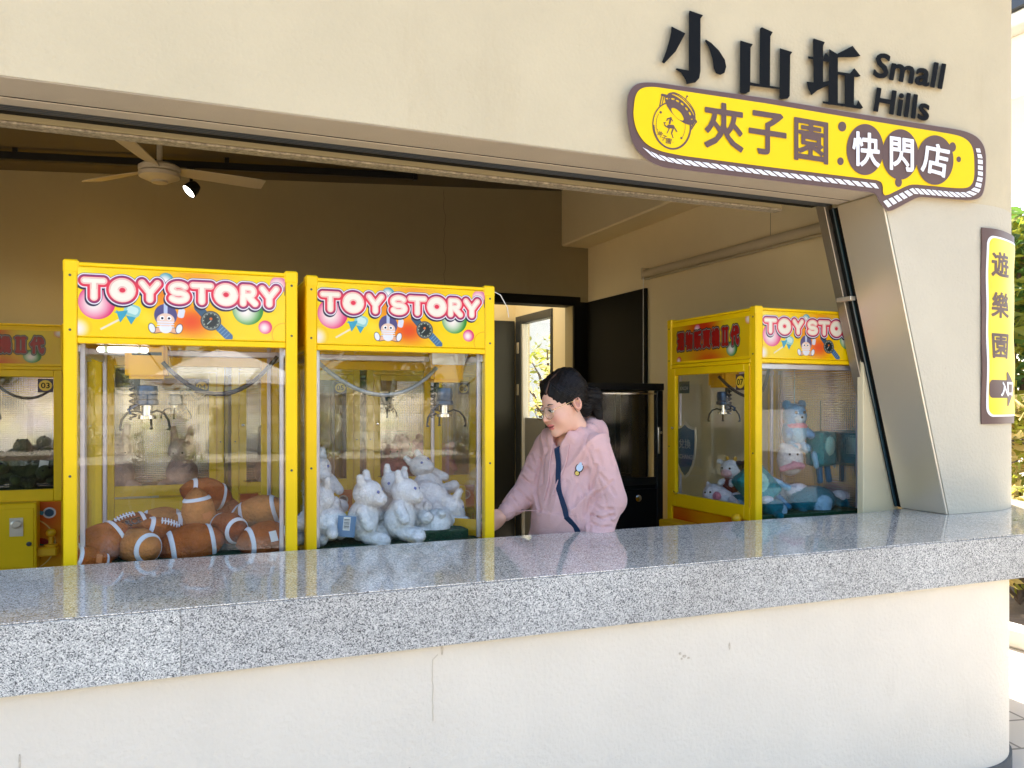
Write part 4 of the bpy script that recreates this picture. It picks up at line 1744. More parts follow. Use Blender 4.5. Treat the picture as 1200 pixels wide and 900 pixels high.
def claw_parts(g):
    """claw under the carriage; g is the carriage part: everything here is one of its sub-parts"""
    part(g, 'claw_motor', 'cl_motor', lambda: MB().lathe([(.014, -.03), (.026, -.035), (.028, -.06), (.026, -.10), (.030, -.105), (.030, -.125), (.022, -.13)], 18).mesh('claw_motor', M_BLUEMETAL, smooth=True))
    part(g, 'claw_shaft', 'cl_shaft', lambda: MB().lathe([(.015, -.13), (.015, -.175), (.024, -.178), (.024, -.195), (.010, -.197)], 16).mesh('claw_shaft', M_CHROME, smooth=True))
    part(g, 'motor_bracket', 'cl_br', lambda: MB().box(.026, .046, -.012, .012, -.13, .0).mesh('motor_bracket', M_BLACKMETAL, .003))
    for k in range(3):
        part(g, 'claw_prong', 'cl_prong', lambda: MB().tube([(.015, 0, -.185), (.045, 0, -.172), (.075, 0, -.185), (.095, 0, -.22), (.102, 0, -.262), (.096, 0, -.275)], [.006, .006, .0055, .005, .0045, .008], 8).mesh('claw_prong', M_BLACKMETAL, smooth=True), rz=R(25 + 120 * k))
    part(g, 'claw_link', 'cl_link', lambda: MB().tube([(.02, 0, -.12), (.05, 0, -.15), (.045, 0, -.172)], .005, 7).mesh('claw_link', M_BLUEMETAL, smooth=True), rz=R(25))
    for ch in g.children:
        if ch.name.startswith('claw'):
            ch.scale = (1, 1, .72) if 'prong' in ch.name else (1.4, 1.4, .80)
    part(g, 'wire_coil', 'cl_coil', lambda: MB().tube([(.05 + .012 * math.cos(i * .9), .012 * math.sin(i * .9), -.02 - i * .0032) for i in range(44)], .004, 6).mesh('wire_coil', M_CABLE, smooth=True))


def claw_machine(loc, rz, label, group, number=None, clear_back=False, carriage=(0, 0), seen_back=True, stick_z=.86, coin=True, cable=0, led=None, white_mount=False, lower=True, simple=False, sx=1.0, han=True):
    root = empty('claw_machine', loc, rz)
    root.scale = (sx, 1, 1)
    tag(root, label, 'claw machine', group)
    for x in (-1, 1):
        for y in (-1, 1):
            part(root, 'post', 'post', bxm('post', M_YEL, -.0215, .0215, -.0215, .0215, .02, 1.984, .004), (x * (HW - .0215), y * (HW - .0215), 0))
            part(root, 'corner_cap', 'cap', bxm('corner_cap', M_YEL, -.025, .025, -.025, .025, 1.958, 2.006, .006), (x * (HW - .0235), y * (HW - .0235), 0))
            if not simple:
                for zz_ in (1.95, 1.76, 1.25):
                    part(root, 'post_screw', 'screw', lambda: MB().lathe([(.0045, 0), (.0045, -.0015), (.002, -.002)], 10, axis='y').mesh('post_screw', M_DARKGREY), (x * (HW - .0215), y * HW, zz_), 0 if y < 0 else PI)
            if not simple:
                part(root, 'inner_post', 'ipost', bxm('inner_post', M_LILAC, -.008, .008, -.008, .008, .93, 1.95, .002), (x * (HW - .054), y * (HW - .054), 0))
    part(root, 'cabinet', 'cab', bxm('cabinet', M_YEL, -HW + .01, HW - .01, -HW + .012, HW - .010, .03, .898, .004))
    part(root, 'turf_floor', 'turf', bxm('turf_floor', M_TURF, -HW + .045, HW - .045, -HW + .045, HW - .045, .899, .925, .003))
    part(root, 'top_panel', 'top', bxm('top_panel', M_YEL, -HW + .004, HW - .004, -HW + .004, HW - .004, 1.9845, 1.998, .003))
    # four sides: 0 play (-y), 1 right, 2 back (+y), 3 left
    for s in range(4):
        a = s * PI / 2
        part(root, 'header_board', 'hb', bxm('header_board', M_YEL, -HW + .0435, HW - .0435, -HW + .004, -HW + .024, 1.737, 1.983, .002), rz=a)
        if s == 0:
            o = part(root, 'header_print', 'hprint_han', lambda: panel_mesh('header_print', MW - .11, .205, 420, 110, han_image), (0, 0, 0), a)
            o.location = (0, -HW + .0025, 1.752)
        elif (s == 2 and clear_back) or (s == 1 and seen_back):
            o = part(root, 'header_print', 'hprint_toy', lambda: panel_mesh('header_print', MW - .090, .238, 660, 220, toy_image), (0, 0, 0), a)
            o.location = Matrix.Rotation(a, 4, 'Z') @ Vector((0, -HW + .0025, 1.741))
        part(root, 'header_lip', 'lip', bxm('header_lip', M_YEL, -HW + .0435, HW - .0435, -HW + .001, -HW + .030, 1.714, 1.7355, .003), rz=a)
        if s == 0:
            fr_ = part(root, 'door_frame', 'dframe', door_frame_mesh)
            part(fr_, 'door_pane', 'dpane', bxm('door_pane', M_GLASS, -HW + .085, HW - .085, -HW + .012, -HW + .017, .973, 1.672, 0))
            part(fr_, 'piano_hinge', 'hinge', bxm('piano_hinge', M_YELD, HW - .048, HW - .040, -HW - .006, -HW + .004, .97, 1.70, .001))
            part(fr_, 'door_lock', 'lock', lambda: MB().lathe([(.009, 0), (.009, -.012), (.006, -.013)], 14, (-HW + .066, -HW + .0, 1.36), 'y').mesh('door_lock', M_CHROME, smooth=True))
            part(fr_, 'latch', 'latch', lambda: MB().tube([(-HW + .07, -HW - .004, .985), (-HW + .10, -HW - .010, .975), (-HW + .12, -HW - .004, .98)], .005, 6).mesh('latch', M_CHROME, smooth=True))
            if number:
                pl = part(root, 'number_plate', 'nplate', num_plate_mesh, (HW - .128, -HW + .009, 1.618))
                part(pl, 'plate_disc', 'pdisc', lambda: MB().lathe([(.0005, -.0021), (.033, -.0021), (.033, -.0035), (.0005, -.0035)], 26, axis='y').mesh('plate_disc', M_PLATEY))
                digits(pl, number, (0, -.0037, 0), .034, M_LETTER)
        elif s == 2 and not clear_back:
            part(root, 'prism_panel', 'holo', bxm('prism_panel', M_HOLO, -HW + .0435, HW - .0435, -HW + .006, -HW + .012, .926, 1.712, 0), rz=a)
        else:
            part(root, 'side_pane', 'pane', bxm('side_pane', M_GLASS, -HW + .0435, HW - .0435, -HW + .010, -HW + .015, .926, 1.712, 0), rz=a)
    # lower front: printed sheet, coin box, ledge with joystick, prize flap
    if lower:
        o = part(root, 'front_print', 'lowprint', lambda: panel_mesh('front_print', MW - .100, .56, 220, 180, low_image), (0, -HW + .0095, .335))
        part(root, 'control_ledge', 'ledge', bxm('control_ledge', M_YELD, -HW + .06, HW - .06, -HW - .10, -HW + .0085, .27, .325, .008), (0, 0, stick_z - .40 if stick_z < .8 else .50 - .0))
        js = part(root, 'joystick', 'js', lambda: MB().lathe([(.035, 0), (.035, .012), (.013, .016), (.011, .055), (.010, .062)], 18).mesh('joystick', M_YELD, smooth=True), (HW - .095, -HW - .045, stick_z - .075))
        part(js, 'joystick_knob', 'jsk', lambda: MB().sphere((0, 0, .083), .026, 18, 12).mesh('joystick_knob', M_YELD, smooth=True))
        part(root, 'prize_flap', 'flap', bxm('prize_flap', M_BLACK, -HW + .10, -HW + .40, -HW + .002, -HW + .011, .10, .30, .004))
    if coin:
        cb = part(root, 'coin_box', 'coinbox', bxm('coin_box', M_YEL, -.24, .24, -HW - .13, -HW + .008, .50, .905, .005))
        part(cb, 'coin_door', 'coindoor', bxm('coin_door', M_YEL, -.215, .226, -HW - .1365, -HW - .1305, .52, .875, .002))
        for x in (.03, .145):
            part(cb, 'coin_slot', 'coinslot', coin_slot_mesh, (x, -HW - .138, .765))
        part(cb, 'box_lock', 'boxlock', lambda: MB().lathe([(.013, 0), (.013, -.008), (.009, -.009)], 14, (.205, -HW - .137, .66), 'y').mesh('box_lock', M_DARKGREY, smooth=True))
        part(cb, 'lid_sheet', 'lidsheet', lambda: MB().box(-.22, .03, -HW - .11, -HW - .02, .906, .909).mesh('lid_sheet', M_WHITEPL, .001))
    # carriage and claw
    cx, cy = carriage
    part(root, 'gantry_rail', 'rail', bxm('gantry_rail', M_LILAC, -HW + .03, HW - .03, -.016, .016, 1.690, 1.712, .002), (0, cy, 0))
    part(root, 'gantry_rail', 'rail2', bxm('gantry_rail', M_LILAC, -HW + .03, -HW + .05, -HW + .03, HW - .03, 1.685, 1.711, .002))
    part(root, 'gantry_rail', 'rail2', bxm('gantry_rail', M_LILAC, 0, 1, 0, 1, 0, 1), (MW - .08, 0, 0))
    g = part(root, 'claw_carriage', 'carr', lambda: MB().box(-.075, .075, -.06, .06, -.002, .135).mesh('claw_carriage', M_YELD, .014, seg=2, smooth=True), (cx, cy, 1.600))
    for sy in (-1, 1):
        part(g, 'carriage_slot', ('slot', sy), bxm('carriage_slot', M_BLACK, -.055, .05, -.0615 if sy < 0 else .0595, -.0595 if sy < 0 else .0615, .088, .100, 0))
    if white_mount:
        part(g, 'white_mount', 'wm', bxm('white_mount', M_WHITEPL, -.075, .075, .0625, .068, .075, .128, .002))
    claw_parts(g)
    if cable:
        pts = []
        x0, z0, x1, z1 = (cx + cable * .06, 1.66, cable * (HW - .06), 1.69) if cable else (0, 0, 0, 0)
        for i in range(19):
            t = i / 18
            pts.append((x0 + (x1 - x0) * t, cy + .07 * math.sin(PI * t) + (.08 if clear_back else -.08), z0 + (z1 - z0) * t - .18 * 4 * t * (1 - t) * .75))
        link('cable', MB().tube(pts, .0088, 8).mesh('cable', M_CABLE if not white_mount else M_SILVERCABLE, smooth=True), root)
    if led is not None:
        o = part(root, 'led_tube', 'led', lambda: MB().box(-.085, .085, -.012, .012, -.010, .010).mesh('led_tube', M_LED, .006), led)
        for x in (-.055, .055):
            part(o, 'tube_clip', 'clip', bxm('tube_clip', M_CHROME, -.006, .006, -.0135, .0135, -.0115, .013, .001), (x, 0, 0))
    return root


def door_frame_mesh():
    mb = MB()
    y0, y1 = -HW - .004, -HW + .022
    x0, x1, z0, z1, w_ = -HW + .0445, HW - .0445, .900, 1.7125, .042
    mb.box(x0, x0 + w_, y0, y1, z0, z1)
    mb.box(x1 - w_, x1, y0, y1, z0, z1)
    mb.box(x0 + w_ + .0005, x1 - w_ - .0005, y0, y1, z0, z0 + .075)
    mb.box(x0 + w_ + .0005, x1 - w_ - .0005, y0, y1, z1 - w_, z1)
    return mb.mesh('door_frame', M_YEL, .003)


def coin_slot_mesh():
    mb = MB().box(-.032, .032, -.004, .0, -.055, .055)
    mb.lathe([(.004, -.004), (.026, -.005), (.026, -.012), (.018, -.016), (.001, -.016)], 18, (0, 0, .018), 'y')
    mb.box(-.004, .004, -.0065, -.004, -.048, -.015)
    return mb.mesh('coin_slot', M_STEEL, 0)


def rz_between(a, b):
    return math.atan2(b[1] - a[1], b[0] - a[0])


G_ROW = 'yellow claw machines'
# two machines right behind the counter, their backs to us
a1, b1 = (-.354, 3.217), (.430, 3.190)
t1 = rz_between(a1, b1)
n1 = Vector((-math.sin(t1), math.cos(t1)))
c1 = Vector(((a1[0] + b1[0]) / 2, (a1[1] + b1[1]) / 2)) + n1 * HW
M1 = claw_machine((c1.x, c1.y, 0), t1 + PI, 'yellow claw machine filled with brown football plush behind the left of the counter', G_ROW, number='01', clear_back=True, seen_back=False,
                  carriage=(.145, .12), cable=-1, led=(.215, HW - .10, 1.700))
a2, b2 = (.473, 3.260), (1.264, 3.259)
t2 = rz_between(a2, b2)
n2 = Vector((-math.sin(t2), math.cos(t2)))
c2 = Vector(((a2[0] + b2[0]) / 2, (a2[1] + b2[1]) / 2)) + n2 * HW
M2 = claw_machine((c2.x, c2.y, 0), t2 + PI, 'yellow claw machine full of white plush toys next to the woman in pink', G_ROW, number='02', clear_back=True, seen_back=False,
                  carriage=(-.25, .14), cable=1, white_mount=True)
link('loose_wire', MB().tube([(-HW + .01, HW - .02, 1.99), (-HW - .03, HW - .01, 1.97), (-HW - .07, HW - .03, 1.92), (-HW - .085, HW - .05, 1.88)], .002, 6).mesh('loose_wire', M_WHITEPL, smooth=True), M2)
# machine on the right, its play side facing left
M3 = claw_machine((2.741 + HW, 3.40 + HW, 0), -PI / 2, 'yellow claw machine number 07 with teal plush toys at the right beside the steel jamb', G_ROW, number='07', carriage=(-.14, -.18), cable=1,
                  stick_z=.90, coin=False)
M3.scale = (1.03, 1, 1)
# M3 local side 3 faces the counter: it carries the bright print
# back row against the rear of the room, play sides towards us
back = []
for k, (x, lab, nb) in enumerate(((-1.035, 'yellow claw machine number 03 with dark green plush at the far left edge', '03'),
                                  (-.125, 'back row claw machine seen through the machine of football plush', '04'),
                                  (.79, 'back row claw machine seen between the two front machines', '05'),
                                  (1.71, 'back row claw machine with pink plush seen through the machine of white plush', '06'))):
    back.append(claw_machine((x, 5.81 + HW, 0), 0.0, lab, G_ROW, number=nb, carriage=((-.1, .12, -.05, -.2)[k], -.05), cable=(1, 1, 0, 0)[k], stick_z=.70, seen_back=False, sx=1.1, simple=False))

# exchange shield sticker inside the door of machine 07
def shield_poly(s=1.0):
    pts = [(0, .165), (.035, .142), (.075, .132), (.105, .135), (.108, .06), (.10, -.02), (.08, -.085), (.045, -.135), (0, -.17)]
    return [(x * s, y * s) for x, y in pts] + [(-x * s, y * s) for x, y in reversed(pts[1:-1])]


sh = link('shield_sticker', orient(shape_mesh('shield_sticker', M_STEEL, lambda P: poly_sdf(P, poly_edges(shield_poly())), (-.13, .13, -.19, .19), .006, lambda x, y: (x, -.002, y), lambda x, y: (x, .001, y))), M3, (-HW + .150, -HW + .024, 1.235))
link('shield_face', orient(shape_mesh('shield_face', M_TEAL, lambda P: poly_sdf(P, poly_edges(shield_poly())) + .014, (-.13, .13, -.19, .19), .005, lambda x, y: (x, -.0035, y), lambda x, y: (x, -.0021, y))), sh)
M_SILV = mat('sticker_silver', (0.36, 0.37, 0.36), .4, .3)
for txt, zz, hh in (('兌換', .035, .055), ('EXCHANGE', -.04, .026)):
    es, (x0, x1, y0, y1) = glyph_edges(txt)
    wd = min(hh * (x1 - x0) / (y1 - y0), .185)
    link('sticker_lettering', orient(glyph_mesh('sticker_lettering', txt, .012, M_SILV, lambda s, t: ((s - .5) * wd, -.005, zz + (t - .5) * hh), lambda s, t: ((s - .5) * wd, -.0036, zz + (t - .5) * hh), 30)), sh)
lb = link('reflected_label', MB().box(-.05, .05, -.001, .001, -.035, .035).mesh('reflected_label', mat('reflected_teal', (.03, .06, .06), .5)), M3, (-HW + .14, -HW + .024, 1.60))  # lettering reflected in the glass, built here as a solid label
es, (x0, x1, y0, y1) = glyph_edges('EXCH')
link('reflected_lettering', orient(glyph_mesh('reflected_lettering', 'EXCH', .01, M_SILV, lambda s, t: ((s - .5) * .075, -.0025, (t - .75) * .02), lambda s, t: ((s - .5) * .075, -.0011, (t - .75) * .02), 24)), lb)

# black glazed cabinet in the back corner
bc = empty('black_cabinet', (2.60, 5.0, 0))
tag(bc, 'black arcade cabinet with a glass front standing behind the woman', 'cabinet')
ZT = 1.60
for x in (0, .58):
    for y in (0, .6):
        MB().box(x, x + .05, y, y + .05, .0, ZT - .001).build('post', M_BLACKMETAL, bc, bevel=.004)
MB().box(-.005, .635, -.005, .655, ZT, ZT + .05).build('top_panel', M_BLACKMETAL, bc, bevel=.004)
MB().box(.008, .622, .01, .64, .01, .90).build('base_cabinet', M_BLACK, bc, bevel=.006)
MB().box(.051, .579, .012, .018, .985, ZT - .03).build('front_pane', M_GLASS, bc)
MB().box(.051, .579, .008, .024, ZT - .029, ZT - .018).build('chrome_strip', M_CHROME, bc)
MB().box(.051, .579, .006, .03, .93, .984).build('lower_rail', M_BLACKMETAL, bc, bevel=.003)
MB().box(.58, .60, -.012, -.004, 1.15, 1.34).build('door_handle', M_CHROME, bc, bevel=.004)
MB().box(.055, .575, .60, .605, .95, ZT - .02).build('back_panel', mat('dark_back', (.05, .045, .035), .6, var=.4, vscale=6), bc)
MB().box(.09, .22, -.006, .009, .70, .86).build('coin_plate', M_DARKGREY, bc, bevel=.004)
for x in (.30, .42):
    MB().lathe([(.022, 0), (.024, -.012), (.014, -.016)], 16, (x, .0, .84), 'y').build('button', M_CHROME, bc, smooth=True)
MB().box(.38, .47, -.004, .0, .52, .62).build('pink_label', mat('label_pink', (.65, .2, .28), .5), bc)
MB().box(.16, .30, .0, .012, .44, .50).build('prize_slot', M_BLACKMETAL, bc)
for z in (.55, .42, 1.30):
    MB().lathe([(.010, 0), (.010, -.008)], 12, (.605, -.005, z), 'y').build('bolt', M_CHROME, bc)
plm = plush_mesh('orange_toy', [('e', ((0, 0, .05), (.045, .04, .05)), (200, 120, 20)), ('e', ((0, 0, .115), (.034, .032, .034)), (215, 140, 30)), ('c', ((-.05, 0, .06), (-.02, 0, .07), .014), (200, 120, 20)), ('c', ((.05, 0, .06), (.02, 0, .07), .014), (200, 120, 20))], .008)
o = link('orange_toy', plm, None, (2.78, 5.22, .955))
tag(o, 'small orange toy inside the black glass cabinet', 'toy')
MB().box(.03, .6, .03, .6, .901, .953).build('toy_floor', M_BLACK, bc)

# ================================================================== PLUSH TOYS
M_FB = mat('football_plush', (0.42, 0.105, 0.018), .95, var=.28, vscale=16, bump=1.0, bscale=85, spec=.05)
M_FBL = mat('football_plush_tan', (0.60, 0.235, 0.065), .95, var=.24, vscale=16, bump=1.0, bscale=85, spec=.05)
M_FBD = mat('football_plush_dark', (0.28, 0.060, 0.014), .95, var=.28, vscale=16, bump=1.0, bscale=85, spec=.05)
M_FELT = mat('white_felt', (0.76, 0.76, 0.80), .9, bump=.3, bscale=300)
M_TAGW = mat('paper_tag', (0.80, 0.79, 0.76), .6)
M_TAGO = mat('orange_tag', (0.62, 0.20, 0.05), .6)
M_TAGB = mat('blue_tag', (0.13, 0.24, 0.42), .6)
M_BEAD = mat('black_bead', (0.01, 0.01, 0.012), .15)
M_FLB = mat('bar_print', (0.04, 0.04, 0.05), .6)
FL, FR = .114, .0715


def fb_r(x):
    return FR * max(0.0, 1 - (x / FL) ** 2) ** .66


def fb_pt(x, a, off=0.0):
    r_ = fb_r(x) + off
    return (x, r_ * math.sin(a), r_ * math.cos(a))


def fb_body(m):
    prof = [(max(fb_r(-FL * math.cos(PI * k / 22)), .0015), -FL * math.cos(PI * k / 22)) for k in range(23)]
    mb = MB()
    rs = []
    for r_, h in prof:
        ring = []
        for k in range(28):
            a = 2 * PI * k / 28
            rr = r_ * (1 - .035 * (abs(math.cos(2 * a)) < .12)) * (1 + .02 * math.sin(h * 70 + 3 * a))
            ring.append((h, rr * math.sin(a), rr * math.cos(a)))
        rs.append(ring)
    V = np.array([p for r0 in rs for p in r0])
    n_ = 28
    q = [(i * n_ + k, i * n_ + (k + 1) % n_, (i + 1) * n_ + (k + 1) % n_, (i + 1) * n_ + k) for i in range(len(rs) - 1) for k in range(n_)]
    # a finer copy of the skin to root the fibres on
    me0 = MB()
    me0.v, me0.f = [tuple(v) for v in V], q
    bm = bmesh.new()
    bm.from_mesh(me0.mesh('skin', None))
    bmesh.ops.subdivide_edges(bm, edges=bm.edges[:], cuts=2, use_grid_fill=True, smooth=.6)
    bmesh.ops.recalc_face_normals(bm, faces=bm.faces)
    bm.normal_update()
    V2 = np.array([v.co for v in bm.verts])
    N2 = np.array([v.normal for v in bm.verts])
    bm.faces.ensure_lookup_table()
    Q2 = np.array([[v.index for v in f.verts] for f in bm.faces if len(f.verts) == 4])
    bm.free()
    return furred('football_body', V2, N2, Q2, m, None, 9000, .0055, .0019, 5)


def fb_ring(x):
    mb = MB()
    rs = []
    for dx, off in ((-.0078, -.002), (-.0074, .0035), (-.0035, .0052), (.0035, .0052), (.0074, .0035), (.0078, -.002)):
        rs.append([fb_pt(x + dx, 2 * PI * k / 28, off) for k in range(28)])
    mb.rings(rs, cap=False)
    return mb.mesh('white_ring', M_FELT, smooth=True)


def fb_laces():
    mb = MB()
    mb.tube([fb_pt(-.04 + .08 * i / 8, 0, .003) for i in range(9)], .0035, 6)
    for i in range(7):
        x = -.036 + .012 * i
        mb.tube([fb_pt(x, a, .0045) for a in (-.24, -.12, 0, .12, .24)], .0032, 6)
    return mb.mesh('laces', M_FELT, smooth=True)


def tag_mesh(m, w_=.03, h_=.042):
    return MB().box(-w_ / 2, w_ / 2, -.0008, .0008, -h_ / 2, h_ / 2).mesh('tag', m)


def football(pxy, Y, rot, label, tone=0, laces=False, word=False, tagm=None, s=1.0):
    root = empty('football_plush', at(pxy[0], pxy[1], Y=Y))
    root.rotation_euler = tuple(R(a) for a in rot)
    root.scale = (s * .93, s * .93, s * .93)
    tag(root, label, 'plush toy', 'football plush toys heaped in the machine')
    part(root, 'football_body', ('fb', tone), lambda: fb_body((M_FB, M_FBL, M_FBD)[tone]))
    for sx in (-1, 1):
        part(root, 'white_ring', ('fbr', sx), lambda: fb_ring(.066 * sx))
    if laces:
        part(root, 'laces', 'fblace', fb_laces)
    if word:
        es, (x0, x1, y0, y1) = glyph_edges('FORCE')
        wd, ht = .105, .030
        f = lambda off: (lambda s_, t: fb_pt((s_ - .5) * wd, -.62 + (.5 - t) * ht / FR * -1.0, off))
        part(root, 'word_force', 'fbword', lambda: orient(glyph_mesh('word_force', 'FORCE', .03, M_BEAD, f(.0055), f(.001), 26)))
    if tagm:
        o = part(root, 'price_tag', ('tag', tagm.name), lambda: tag_mesh(tagm))
        o.location = (.01, -.070, .02)
        o.rotation_euler = (R(-20), 0, R(6))
    return root


football((117, 639), 3.36, (10, -28, 24), 'dark rust football plush lying second from the bottom left corner of its machine', 0, s=1.12)
football((151, 622), 3.50, (20, -18, 12), 'football plush printed with the word FORCE', 2, laces=True, word=True)
football((162, 640), 3.35, (0, 4, -52), 'tan football plush with its blunt end turned to the front glass', 1, s=1.0)
football((191, 627), 3.47, (35, 22, 14), 'football plush showing a row of white laces in the middle of the heap', 0, laces=True, s=1.0)
football((224, 638), 3.38, (0, -8, 8), 'rust football plush lying flat in front with both white rings showing', 0, s=1.18)
football((227, 617), 3.56, (0, 6, 10), 'tan football plush half hidden behind the flat one in front', 1, s=1.0)
football((242, 579), 3.62, (20, 14, 12), 'football plush topmost on the heap', 0, s=1.0)
football((233, 601), 3.50, (0, 82, 10), 'tan football plush standing upright with an orange and white tag', 1, tagm=M_TAGO, s=.95)
football((262, 600), 3.68, (0, 20, -30), 'dark football plush tucked behind the upright tan one', 2, s=1.0)
football((268, 619), 3.44, (0, 6, -58), 'dark football plush pointing its ringed end forward right of the upright one', 2, s=.92)
football((304, 601), 3.58, (0, -14, -14), 'tan football plush at the right of the heap against the post', 1, s=1.08)
football((291, 616), 3.62, (10, 6, 30), 'dark football plush wedged under the right hand tan one', 2, s=1.0)
football((311, 632), 3.36, (0, -6, 14), 'rust football plush with a small white tag in the front right corner', 0, tagm=M_TAGW, s=1.06)
football((190, 613), 3.72, (0, 0, 0), 'tan football plush at the back of the heap behind the laced one', 1, s=1.0)
football((104, 657), 3.29, (0, 20, 30), 'football plush with an orange tag in the front left corner', 0, tagm=M_TAGO, s=.8)
football((140, 650), 3.62, (0, 0, 60), 'football plush buried under the front row', 2, s=1.0)
football((250, 632), 3.66, (0, 0, 40), 'football plush buried at the bottom of the heap', 2, s=1.0)


def toy(name, mesh_key, mesh_fn, pos, rot, label, group, s=1.0, eyes=None, cat='plush toy', extra=None):
    root = empty(name, pos)
    root.rotation_euler = tuple(R(a) for a in rot)
    root.scale = (s, s, s)
    tag(root, label, cat, group)
    part(root, 'plush_body', mesh_key, mesh_fn)
    for e in eyes or []:
        o = part(root, 'eye', ('eye', e[1], e[2].name), lambda: MB().sphere((0, 0, 0), e[1], 12, 8).mesh('eye', e[2], smooth=True), e[0])
    if extra:
        extra(root)
    return root


WH = (251, 248, 246)
M_EYEB = mat('blue_thread', (0.09, 0.15, 0.40), .6)


def white_sit():
    return plush_mesh('plush_body', [
        ('e', ((0, 0, .085), (.074, .066, .088)), WH), ('e', ((0, -.012, .205), (.062, .060, .058)), WH), ('e', ((0, -.062, .186), (.036, .034, .030)), WH),
        ('c', ((.040, .008, .255), (.046, .012, .282), .017, .014), WH), ('c', ((-.040, .008, .255), (-.046, .012, .282), .017, .014), WH),
        ('c', ((.062, -.01, .140), (.086, -.052, .085), .024, .021), WH), ('c', ((-.062, -.01, .140), (-.086, -.052, .085), .024, .021), WH),
        ('c', ((.045, -.04, .028), (.060, -.105, .024), .029, .031), WH), ('c', ((-.045, -.04, .028), (-.060, -.105, .024), .029, .031), WH),
        ('e', ((0, .07, .05), (.022, .022, .022)), WH)], .0055, .014)


def white_lie():
    return plush_mesh('plush_body', [
        ('e', ((0, 0, .07), (.092, .066, .066)), WH), ('e', ((-.105, 0, .078), (.054, .052, .050)), WH), ('e', ((-.145, 0, .066), (.030, .032, .028)), WH),
        ('c', ((-.10, .035, .12), (-.098, .042, .150), .016, .014), WH), ('c', ((-.10, -.035, .12), (-.098, -.042, .150), .016, .014), WH),
        ('c', ((-.03, .055, .05), (-.062, .098, .03), .023, .021), WH), ('c', ((-.03, -.055, .05), (-.062, -.098, .03), .023, .021), WH),
        ('c', ((.07, .04, .05), (.135, .062, .04), .027, .030), WH), ('c', ((.07, -.04, .05), (.135, -.062, .04), .027, .030), WH)], .0055, .013)


GW = 'white plush toys piled in the machine'
ES = [((.026, -.063, .222), .0075, M_EYEB), ((-.026, -.063, .222), .0075, M_EYEB)]
EL = [((-.145, .024, .098), .007, M_EYEB), ((-.145, -.024, .098), .007, M_EYEB)]


def blue_tag(root):
    o = part(root, 'blue_card', 'bcard', lambda: MB().box(-.042, .042, -.001, .001, -.050, .050).mesh('blue_card', M_TAGB, .001))
    o.location = (.03, -.112, .02)
    o.rotation_euler = (R(6), 0, R(-8))
    o2 = part(o, 'barcode_label', 'bcode', lambda: MB().box(-.017, .017, -.0018, -.0011, -.036, .038).mesh('barcode_label', M_TAGW))
    for k in range(9):
        part(o2, 'bar', ('bar', k % 3), lambda: MB().box(-.013, .013, -.0026, -.0019, 0, .0016 + .0012 * (k % 3)).mesh('bar', M_FLB), (0, 0, -.022 + .0055 * k))


toy('white_plush', 'w_sit', white_sit, at(424, 632, Y=3.42), (6, -8, 62), 'white plush toy sitting in profile with its arm forward, third from the left glass', GW, .98, ES)
toy('white_plush', 'w_sit', white_sit, at(466, 631, Y=3.40), (4, 6, 58), 'white plush toy sitting front centre leaning back on the others', GW, .98, ES)
toy('white_plush', 'w_lie', white_lie, at(384, 632, Y=3.40), (0, 8, 30), 'white plush toy lying at the bottom left behind the blue card', GW, .95, EL)
toy('white_plush', 'w_sit', white_sit, at(390, 628, Y=3.50), (-20, 30, 200), 'white plush toy tumbled face down on top at the left', GW, 1.0, ES)
toy('white_plush', 'w_sit', white_sit, at(374, 596, Y=3.66), (10, -10, 20), 'white plush toy pressed into the left corner by the post', GW, .92, ES)
toy('white_plush', 'w_lie', white_lie, at(496, 598, Y=3.56), (10, -30, 160), 'white plush toy lying across the top with its feet in the air', GW, 1.0, EL)
toy('white_plush', 'w_sit', white_sit, at(494, 580, Y=3.62), (190, 20, 40), 'white plush toy upside down at the peak of the pile', GW, .78, ES)
toy('white_plush', 'w_lie', white_lie, at(487, 612, Y=3.52), (0, 0, -60), 'white plush toy squeezed behind the two sitting ones', GW, .9, EL)
toy('white_plush', 'w_sit', white_sit, at(519, 598, Y=3.44), (150, 24, -20), 'white plush toy hanging head down over the green step', GW, .80, ES)
toy('white_plush', 'w_lie', white_lie, at(440, 622, Y=3.66), (0, 0, 90), 'white plush toy buried at the back of the pile', GW, 1.0, EL)
toy('white_plush', 'w_sit', white_sit, at(372, 634, Y=3.46), (0, 0, -30), 'white plush toy standing behind the left front post', GW, .8, ES)
toy('white_plush', 'w_sit', white_sit, at(452, 606, Y=3.58), (20, 10, -10), 'white plush toy peeping up between the two sitting ones', GW, .85, ES)
toy('white_plush', 'w_lie', white_lie, at(512, 622, Y=3.50), (0, 0, 20), 'white plush toy lying low by the green step', GW, .85, EL)
toy('white_plush', 'w_sit', white_sit, at(512, 585, Y=3.70), (-20, -20, 30), 'white plush toy leaning at the right of the peak', GW, .85, ES)
card = empty('plush_card', at(406, 617, Y=3.325))
tag(card, 'blue cardboard tag with a white barcode label hanging from the white plush', 'tag')
o = part(card, 'blue_card', 'bcard', lambda: MB().box(-.036, .036, -.001, .001, -.044, .044).mesh('blue_card', M_TAGB, .001))
card.rotation_euler = (R(8), R(5), R(-12))
part(card, 'barcode_label', 'bcode', lambda: MB().box(-.014, .014, -.0018, -.0011, -.016, .040).mesh('barcode_label', M_TAGW))
for k in range(9):
    part(card, 'bar', ('bar', k % 3), lambda: MB().box(-.011, .011, -.0026, -.0019, 0, .0012 + .0010 * (k % 3)).mesh('bar', M_FLB), (0, 0, -.010 + .0047 * k))
p_ = at(519, 626, Y=3.40)
o = link('turf_step', MB().box(-.12, .10, -.05, .14, -.06, .025).mesh('turf_step', M_TURF, .003), None, p_)
tag(o, 'low dark green turf step on the floor of the white plush machine', 'step')
